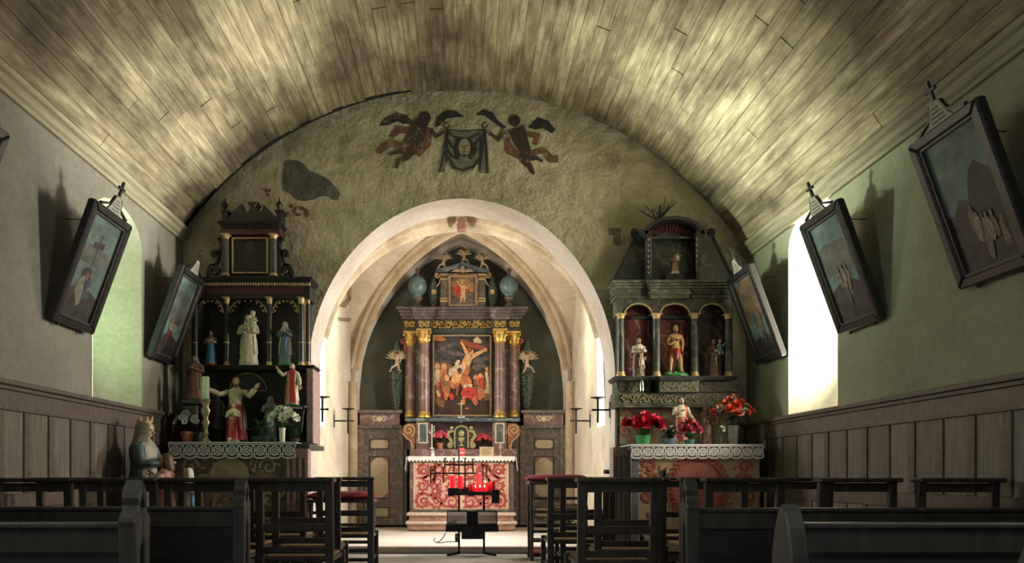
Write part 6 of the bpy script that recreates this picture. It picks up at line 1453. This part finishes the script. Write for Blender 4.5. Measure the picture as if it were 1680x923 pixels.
mb = MB(); mb.lathe([(.042, 0), (.043, .004), (.043, .122), (.040, .126), (.01, .122)], (0, 0, 0), 18); mb.build('wax', plain('red_wax', (.55, .04, .06), .5, 0, .1, 30), t, smooth=True); mb = MB(); mb.cyl((0, 0, .12), (0, 0, .135), .0016, n=5); mb.build('wick', m_black, t)
mb = MB(); mb.lathe([(.0438, .04), (.0442, .042), (.0442, .06), (.0438, .062)], (0, 0, 0), 18); mb.build('pale_band', m_cream, t)
statue('angel_figurine', 'tiny white figurine at the left front of the high altar', (PX(710, 10.05), 10.05, ZH + .004), .095, robe=m_linen, skin=m_linen, hair=m_linen, veil=m_linen, mantle=m_linen, arms='pray', wide=1.7, base_mat=m_linen)
t = thing('candle_stick', 'thin pale candlestick before the right pedestal of the high altar', 'candle holder', put(821, 10.06, ZH), local=True)
mb = MB(); mb.lathe([(.03, 0), (.026, .008), (.006, .02), (.005, .12), (.018, .14), (.02, .145), (.004, .142)], (0, 0, 0), 12); mb.build('stem', m_cream, t, smooth=True); mb = MB(); mb.cyl((0, 0, .14), (0, 0, .20), .007, n=8); mb.build('taper', m_white, t)

# ================================================================ things on the side altars
fm_white = flower_mesh('white_bloom', .036, plain('petal_white', (.50, .50, .48), .6, 0, .12, 30), m_leaf, 'open'); fm_lily = flower_mesh('lily_bloom', .05, plain('petal_lily', (.62, .62, .50), .6, 0, .12, 30), m_leaf, 'open')
lf_m = leaf_mesh('leaf_mid', .14, .05, m_leaf); lf_f = leaf_mesh('fern_leaf', .17, .03, plain('fern_green', (.05, .10, .055), .6, 0, .3, 25)); lf_b = leaf_mesh('leaf_big', .15, .075, plain('leaf_bright', (.05, .26, .08), .5, 0, .25, 20))
bouquet('potted_flowers', 'white flowers in a terracotta pot at the left end of the left altar', put(308, 6.90, ZB), [(.045, 0), (.068, .095), (.075, .098), (.072, .112), (.06, .105)], m_terra, [(fm_white, 12)], [(lf_d, 18)], 'potted plant', (.13, .09, .15), .10, 12)
bouquet('small_vase', 'small dull green vase with a leaf beside the terracotta pot', put(332, 6.88, ZB), [(.03, 0), (.038, .02), (.034, .08), (.026, .10), (.028, .105), (.02, .1)], plain('dull_green_glaze', (.13, .16, .12), .35), [], [(lf_d, 5), (lf_s, 2)], 'vase', (.05, .05, .08), .03, 4, 'vase')
bouquet('flower_vase', 'cream vase of pale lilies at the right of the left altar', put(463, 6.88, ZB), [(.022, 0), (.026, .01), (.030, .13), (.034, .15), (.028, .145)], m_white, [(fm_lily, 12)], [(lf_m, 12)], 'flowers', (.14, .09, .15), .10, 9, 'vase')
bouquet('potted_fern', 'feathery green fern in a dark bowl on the left altar', put(428, 6.98, ZB), [(.06, 0), (.09, .03), (.10, .07), (.09, .072)], plain('dark_blue_bowl', (.04, .05, .06), .4), [], [(lf_f, 34), (lf_m, 6)], 'potted plant', (.1, .1, .1), .12, 5, 'bowl')
bouquet('leafy_plant', 'bright green leafy plant at the right corner of the left altar', put(483, 7.06, ZB), [(.04, 0), (.055, .05), (.05, .055)], m_dgrey, [], [(lf_m, 14), (lf_s, 8)], 'potted plant', (.1, .1, .1), .05, 8)
t = thing('paschal_candle', 'thick pale candle on an ornate gilt holder at the left altar', 'candle', put(337.5, 6.85, ZB), local=True)
mb = MB(); mb.lathe([(.045, 0), (.05, .01), (.03, .03), (.016, .06), (.028, .09), (.014, .12), (.02, .16), (.034, .20), (.016, .24), (.03, .28), (.04, .32), (.022, .36), (.036, .40), (.05, .43), (.03, .44)], (0, 0, 0), 14, 1, 1, .12, 7); mb.build('holder', plain('tarnished_gilt', (.34, .28, .17), .35, .5, .4, 50), t, smooth=True)
mb = MB(); mb.lathe([(.036, .43), (.036, .655), (.033, .66), (.004, .656)], (0, 0, 0), 16); mb.build('wax', plain('ivory_wax', (.42, .43, .34), .5), t, smooth=True)
mb = MB(); mb.cyl((0, 0, .655), (0, 0, .675), .002, n=5); mb.build('wick', m_black, t)
t = thing('tealight_holder', 'tiny white cup at the front edge of the left altar', 'candle holder', put(376, 6.78, ZB), local=True); mb = MB(); mb.lathe([(.012, 0), (.004, .01), (.004, .02), (.018, .03), (.02, .045), (.016, .042), (.002, .034)], (0, 0, 0), 12); mb.build('cup', m_white, t, smooth=True); mb = MB(); mb.cyl((0, 0, .032), (0, 0, .044), .002, n=5); mb.build('wick', m_black, t)
rose_r = flower_mesh('red_rose', .060, plain('petal_crimson', (.60, .02, .045), .5, 0, .3, 30), m_leafd, 'rose'); rose_d = flower_mesh('dark_rose', .050, plain('petal_wine', (.18, .012, .03), .5, 0, .3, 30), m_leafd, 'rose'); tul = flower_mesh('pink_tulip', .042, plain('petal_tulip', (.50, .07, .13), .5, 0, .3, 30), m_leaf, 'rose'); ora = flower_mesh('orange_bloom', .044, plain('petal_orange', (.58, .09, .045), .5, 0, .3, 30), m_leaf, 'rose'); yel = flower_mesh('yellow_bloom', .03, plain('petal_yellow', (.50, .42, .10), .5, 0, .2, 30), m_leaf); pal = flower_mesh('pale_bloom', .035, plain('petal_pale', (.42, .42, .32), .5, 0, .2, 30), m_leaf, 'rose')
bouquet('potted_roses', 'big crimson flowers in a bright green pot on the right altar', put(1055, 6.90, ZBR), [(.05, 0), (.06, .01), (.075, .09), (.08, .095), (.07, .092)], plain('green_glaze', (.03, .24, .07), .35), [(rose_r, 11), (rose_d, 6)], [(lf_d, 16), (lf_m, 6)], 'potted plant', (.20, .10, .10), .14, 2)
bouquet('flower_bowl', 'yellow flowers in a blue grey bowl on the right altar', put(1098, 6.90, ZBR), [(.05, 0), (.085, .03), (.09, .06), (.08, .058)], plain('blue_grey_glaze', (.10, .15, .18), .4), [(yel, 3), (pal, 3)], [(lf_d, 12), (lf_f, 16)], 'flowers', (.08, .07, .08), .07, 5, 'bowl')
bouquet('tulip_pot', 'pink tulips with broad green leaves at the feet of the bearded robed statue', put(1131, 6.86, ZBR), [(.035, 0), (.05, .03), (.055, .05), (.048, .05)], plain('teal_glaze', (.04, .15, .13), .4), [(tul, 11)], [(lf_b, 9)], 'potted plant', (.10, .08, .13), .10, 7)
bouquet('flower_vase', 'orange flowers in a tall zinc vase at the right end of the right altar', put(1202, 6.90, ZBR), [(.045, 0), (.05, .005), (.056, .19), (.06, .195), (.052, .19)], plain('zinc', (.26, .28, .24), .4, .6, .15, 20), [(ora, 14), (pal, 6)], [(lf_d, 14)], 'flowers', (.20, .10, .22), .12, 15, 'vase')
bouquet('bud_vase', 'single pale tulip in a dark vase beside the zinc vase', put(1181, 6.88, ZBR), [(.02, 0), (.026, .03), (.014, .09), (.018, .1), (.012, .098)], m_dgrey, [(pal, 1)], [(lf_s, 2)], 'vase', (.02, .02, .06), .05, 3, 'vase')
t = thing('glass_candle', 'white candle in a small glass on the ledge under the left red niche', 'candle', put(1052, 7.20, PZ(643, 7.24)), local=True); mb = MB(); mb.lathe([(.022, 0), (.024, .1), (.022, .1), (.02, .006)], (0, 0, 0), 12); mb.build('glass', glass('cup_glass', (.8, .85, .8), .2), t, smooth=True); mb = MB(); mb.cyl((0, 0, .006), (0, 0, .115), .012, n=10); mb.build('wax', m_white, t)
t.location.y = 7.17; t.location.z = PZ(643, 7.24) + .001

# ================================================================ iron cross candle brackets of the choir
def cross_bracket(label, xw, xc, yb, Y, side):
    """side: +1 mounted on the right-hand wall"""
    t = thing('cross_sconce', label, 'wall bracket', (PX(xw, Y), Y, PZ(yb, Y)), group='iron cross brackets at the choir')
    X, W_ = PX(xc, Y), (side * (AW - .002) if Y < CY0 else side * (CW - .002)); z = PZ(yb, Y); u = Y / F
    mb = MB(); mb.box(X - .011, X + .011, Y - .010, Y + .010, z - 21 * u, z + 17 * u); mb.build('upright', m_iron, t)
    e = X - side * 10 * u
    mb = MB(); mb.box(min(e, W_), max(e, W_), Y - .009, Y + .009, z - .011, z + .011); mb.build('arm', m_iron, t)
    mb = MB(); mb.lathe([(.008, 0), (.05, .012), (.085, .020), (.088, .026), (.06, .022), (.006, .018)], (X, Y, z + 17 * u), 16); mb.tube([(X, Y, z + 17 * u), (X, Y, z + 17 * u + .06)], [.006, .001], 6); mb.build('drip_pan', m_iron, t, smooth=True)
    mb = MB(); a, b = sorted((W_, W_ - side * .010)); mb.box(a, b, Y - .014, Y + .014, z - .09, z + .09); mb.build('wall_plate', m_iron, t)
cross_bracket('iron cross candle bracket on the left arch jamb', 508, 529, 671, 7.74, -1); cross_bracket('iron cross candle bracket on the left choir wall beyond the arch', 548, 571, 690, 9.30, -1)
cross_bracket('iron cross candle bracket on the right arch jamb', 1002, 981, 672, 7.74, 1); cross_bracket('iron cross candle bracket on the right choir wall beyond the arch', 969, 945, 690, 9.20, 1)
# sign board, beads, little crucifix beside the left altar, box beside the right altar
t = thing('sign_board', 'narrow orange brown wooden board with lettering beside the left altar', 'sign', P(514, 710, 7.44))
mb = MB(); pb(mb, 509.5, 518.5, 650, 710, 7.42, 7.495); mb.build('board', wood('orange_wood', (.22, .09, .045), (.34, .15, .075), (6, 6, 1), 4, .5), t, bev=.004)
mb = MB()
for k in range(9): pb(mb, 512, 516.5 - (k % 3), 672 + k * 4, 673.4 + k * 4, 7.4185, 7.421)
mb.build('carved_lettering', m_brown, t)
t = thing('wall_crucifix', 'tiny dark crucifix on the wall above the narrow wooden board', 'crucifix', P(515, 645, 7.48))
mb = MB(); pb(mb, 514.3, 516.3, 619, 646, 7.48, 7.497); pb(mb, 511.5, 519, 625, 627.5, 7.48, 7.497); mb.build('cross', m_black, t); mb = MB(); c = P(515.3, 628, 7.475); mb.tube([c + Vector((0, 0, .01)), c - Vector((0, 0, .05))], [.007, .004], 6); mb.build('corpus', m_drab, t)
t = thing('bead_string', 'string of dark beads hanging beside the left altar', 'beads', P(490, 715, 7.06))
me_b = MB().sphere((0, 0, 0), .0075, n=8, m=6).build('bead', m_black, data_only=True, smooth=True); c0 = P(507.5, 714, 7.06)
for k in range(22): inst('bead', me_b, t, Matrix.Translation(Vector((c0.x + .004 * math.sin(k * .8), 7.07, c0.z - k * .019)) - ORG[t.name]))
mb = MB(); mb.cyl((c0.x, 7.07, c0.z), (c0.x, 7.07, c0.z - .41), .0015, n=5); mb.build('cord', m_black, t)
mb = MB(); mb.tube([(c0.x, 7.07, c0.z), (c0.x, 7.12, c0.z + .01)], .003, 5); mb.build('hook', m_iron, t)
t = thing('collection_box', 'small dark box on the edge beside the right altar', 'box', P(998, 777, 7.44)); mb = MB(); pb(mb, 993, 1001, 770, 777, 7.40, 7.498); mb.build('body', m_black, t, bev=.004); mb = MB(); pb(mb, 995, 999, 772, 773, 7.397, 7.401); mb.build('slot', m_plaq, t)

# ================================================================ figure group at the left wall
YG = 6.05
t = thing('display_bench', 'low dark bench carrying the crowned veiled woman group at the left wall', 'bench', (PX(262, YG), YG, 0)); xa, xb = -2.97, PX(326, YG)
mb = MB(); mb.box(xa, xb, YG - .28, YG + .28, .28, .32); mb.build('top', m_pewd, t, bev=.006)
for a in (xa + .05, xb - .09):
    for b in (YG - .24, YG + .20): mb = MB(); mb.box(a, a + .04, b, b + .04, 0, .28); mb.build('leg', m_pewd, t)
m_teal = plain('dark_teal_paint', (.055, .085, .085), .4, 0, .35, 14)
statue('veiled_woman_statue', 'large crowned veiled woman in dark teal cloak bowing beside the left wall panelling', (PX(238, YG), YG, .35), 1.02, PI / 2, robe=plain('cream_robe', (.34, .31, .25), .5), mantle=m_teal, veil=plain('ivory_veil', (.24, .23, .17), .5), crown=m_goldp, arms='hold', sleeves=m_teal, base_mat=m_brown, mantle_arc=(-25, 205), wide=1.1, head_tilt=.25)
statue('child_statue', 'small rosy clothed kneeling figure facing the crowned veiled woman', (PX(272, YG - .2), YG - .2, .335), .74, -PI / 2, robe=plain('rosy_robe', (.36, .15, .11), .5), arms='pray', sleeves=m_cream, base_mat=m_brown, wide=1.05, hair=m_hair)
statue('pilgrim_statue', 'small figure in blue coat and white robe right of the rosy child', (PX(309, YG - .12), YG - .12, .335), .62, -.3, robe=m_white, mantle=m_blue, veil=m_white, arms='pray', base_mat=m_brown)

# ================================================================ wall painting on the arch wall
YFR = YE - .004
def fr(u, v): return (PX(600 + u / 4.94, YE), PZ(160 + v / 4.94, YE))
G = (.40, .38, .27)
m_fr = [worn('fresco_brown', (.075, .045, .036), G, .52, 16), worn('fresco_russet', (.17, .075, .045), G, .50, 16), worn('fresco_black', (.035, .032, .032), G, .56, 16), worn('fresco_grey', (.16, .16, .12), G, .50, 16), worn('fresco_buff', (.32, .27, .18), G, .50, 16), worn('fresco_umber', (.055, .036, .032), G, .55, 16)]
def fresco(name, shapes, lab):
    mb = MB(); cut = []
    for i, (mi, pts) in enumerate(shapes):
        mb.mi = mi; q = [fr(*p) for p in pts]; ar = sum(q[k][0] * q[(k + 1) % len(q)][1] - q[(k + 1) % len(q)][0] * q[k][1] for k in range(len(q)))
        if ar < 0: q = q[::-1]
        mb.poly([(x, YFR - .0006 * i, z) for x, z in q])
    o = mb.build(name, m_fr, we); o['label'] = lab; return o
fresco('painted_angel', [(0, [(110, 232), (150, 168), (255, 120), (340, 150), (378, 195), (372, 216), (300, 214), (262, 190), (190, 222)]), (2, [(125, 228), (200, 180), (270, 176), (365, 205), (300, 214), (262, 190), (190, 222)]), (2, [(560, 245), (575, 165), (650, 104), (730, 108), (800, 156), (720, 163), (655, 172), (605, 225)]),
    (1, limb([(370, 268), (262, 262), (205, 322)], [25, 34, 14])), (1, limb([(300, 405), (215, 368), (150, 400), (105, 450)], [35, 26, 30, 24])), (1, limb([(350, 400), (430, 445), (500, 370), (522, 250)], [25, 40, 34, 20])), (0, limb([(440, 190), (425, 280), (345, 395)], [60, 72, 52])), (5, blob(480, 162, 50, 48)), (5, blob(455, 205, 60, 45)), (0, limb([(375, 420), (330, 490), (265, 520), (245, 575)], [45, 26, 18, 12])), (0, limb([(360, 440), (270, 440), (190, 465)], [26, 20, 10])), (0, limb([(530, 255), (572, 322), (655, 265)], [14, 18, 12]))], 'faded brown flying angel left of the painted veil')
fresco('painted_angel', [(2, [(1315, 240), (1395, 158), (1480, 190), (1540, 262), (1505, 292), (1440, 250), (1370, 262)]), (2, [(885, 142), (960, 96), (1030, 122), (1075, 190), (1140, 240), (1110, 256), (1035, 200), (960, 145)]), (1, limb([(1290, 290), (1390, 312), (1370, 385)], [22, 34, 20])), (1, limb([(1140, 330), (1170, 430), (1255, 478)], [22, 38, 26])), (1, limb([(1320, 460), (1440, 425), (1500, 500), (1560, 500)], [24, 24, 34, 28])), (5, limb([(1220, 245), (1250, 330), (1295, 430)], [70, 60, 44])), (5, blob(1205, 188, 48, 50)), (2, blob(1215, 180, 30, 32)), (5, limb([(1300, 410), (1280, 505), (1335, 565), (1362, 622)], [42, 36, 22, 12])), (5, limb([(1290, 500), (1385, 490), (1435, 522)], [24, 18, 8])), (0, limb([(1125, 270), (1075, 342), (985, 275)], [20, 18, 12]))], 'faded dark flying angel right of the painted veil')
fresco('painted_veil', [(3, [(655, 250), (720, 285), (800, 272), (900, 285), (965, 250), (990, 400), (1005, 615), (930, 612), (905, 520), (870, 590), (780, 612), (700, 580), (650, 520), (640, 608), (590, 605), (620, 430)]), (2, limb([(640, 262), (800, 272), (970, 262)], [5, 4, 5])), (2, limb([(660, 255), (640, 430), (600, 605)], [6, 8, 5])), (2, limb([(668, 260), (655, 430), (655, 520)], [7, 9, 6])), (2, limb([(960, 255), (945, 430), (920, 600)], [6, 10, 6])), (2, limb([(970, 260), (975, 430), (985, 612)], [5, 9, 5])), (2, limb([(935, 300), (930, 460), (925, 560)], [5, 10, 6])),
    (2, limb([(670, 480), (720, 570), (790, 590), (880, 560), (915, 500)], [6, 10, 6, 10, 5])), (2, limb([(665, 420), (700, 480), (760, 510)], [8, 10, 3])), (2, limb([(670, 340), (700, 400), (735, 420)], [6, 9, 4])), (2, limb([(900, 400), (880, 470), (850, 500)], [8, 10, 4])), (2, limb([(930, 330), (890, 380), (870, 400)], [7, 9, 4])), (2, limb([(670, 280), (720, 320), (760, 330)], [5, 8, 3])), (2, limb([(930, 285), (880, 320), (840, 335)], [5, 8, 3])),
    (2, blob(745, 430, 22, 70)), (2, blob(858, 430, 24, 75)), (2, blob(800, 355, 62, 26)), (4, blob(800, 408, 48, 72)), (0, blob(780, 395, 9, 5)), (0, blob(820, 395, 9, 5)), (0, limb([(800, 395), (798, 425)], [3, 5])), (0, limb([(783, 445), (815, 445)], [4, 4])), (0, limb([(800, 465), (800, 485)], [18, 6])),
    (2, arc(655, 228, 28, 28, 0, 300, 12) + arc(655, 228, 17, 17, 300, 0, 12)), (2, arc(965, 228, 28, 28, 0, 300, 12) + arc(965, 228, 17, 17, 300, 0, 12))], 'grey green painted veil bearing a face')
mb = MB(); q = [(466, 264), (476, 262), (490, 264), (500, 270), (508, 280), (520, 284), (534, 291), (545, 300), (556, 312), (558, 318), (554, 328), (546, 328), (538, 322), (526, 322), (515, 327), (500, 330), (486, 328), (476, 318), (464, 312), (464, 290)]
mb.poly([(PX(x, YE), YE - .003, PZ(y, YE)) for x, y in q][::-1]); o = mb.build('bare_patch', plaster('bare_stone', (.08, .08, .072), (.14, .14, .12), (.22, .22, .18), 7, 1.0, bd=.04), we); o['label'] = 'dark grey patch of bare stone'
mb = MB(); r_ = random.Random(2)
for k, (x, y) in enumerate(((436, 312), (478, 338), (484, 345), (496, 342), (470, 352), (503, 350), (489, 352), (440, 320))): mb.poly([(PX(a, YE), YE - .003 - .0004 * k, PZ(b, YE)) for a, b in blob(x, y, r_.uniform(3, 8), r_.uniform(2, 4), r_.uniform(0, 180), 9, .3, k)][::-1])
tag(mb.build('paint_traces', m_fr[1], we), kind='stuff')
t = MB(); t.poly([(PX(a, YE), YE - .003, PZ(b, YE)) for a, b in ((998, 374), (1020, 374), (1018, 384), (1019, 400), (1012, 404), (1006, 400), (1006, 386), (999, 386))]); o = t.build('painted_mark', m_fr[3], we); o['label'] = 'small faded painted mark'
# red and brown traces of painting on the choir vault, found by following the sight line up to the vault surface
def on_vault(x, y):
    Y = CY0 + .02
    while Y < CY1 - .02:
        p = P(x, y, Y); u, v = p.x / CW, (Y - CYM) / CYH
        if abs(u) < 1 and p.z > max(profa(u, v), prof(v)): return P(x, y, Y - .03)
        if abs(u) >= 1: return P(x, y, (CW - .006) / abs((x - CX) / F))
        Y += .01
    return P(x, y, CY1 - .1)
m_trace = [worn('vault_trace_red', (.40, .12, .07), (.66, .56, .44), .5, 26), worn('vault_trace_brown', (.22, .14, .08), (.62, .52, .40), .5, 26)]
for k, (mi, pts) in enumerate(((0, [(905, 421), (922, 418), (926, 430), (918, 434), (907, 432)]), (1, [(571, 463), (577, 462), (576, 492), (566, 505), (556, 502), (571, 488)]), (1, [(561, 473), (566, 471), (568, 476), (565, 480), (562, 478)]), (1, [(555, 520), (576, 522), (574, 528), (556, 526)]))):
    mb = MB(); mb.poly([on_vault(*p) for p in pts]); mb.build('paint_trace', m_trace[mi], cv)
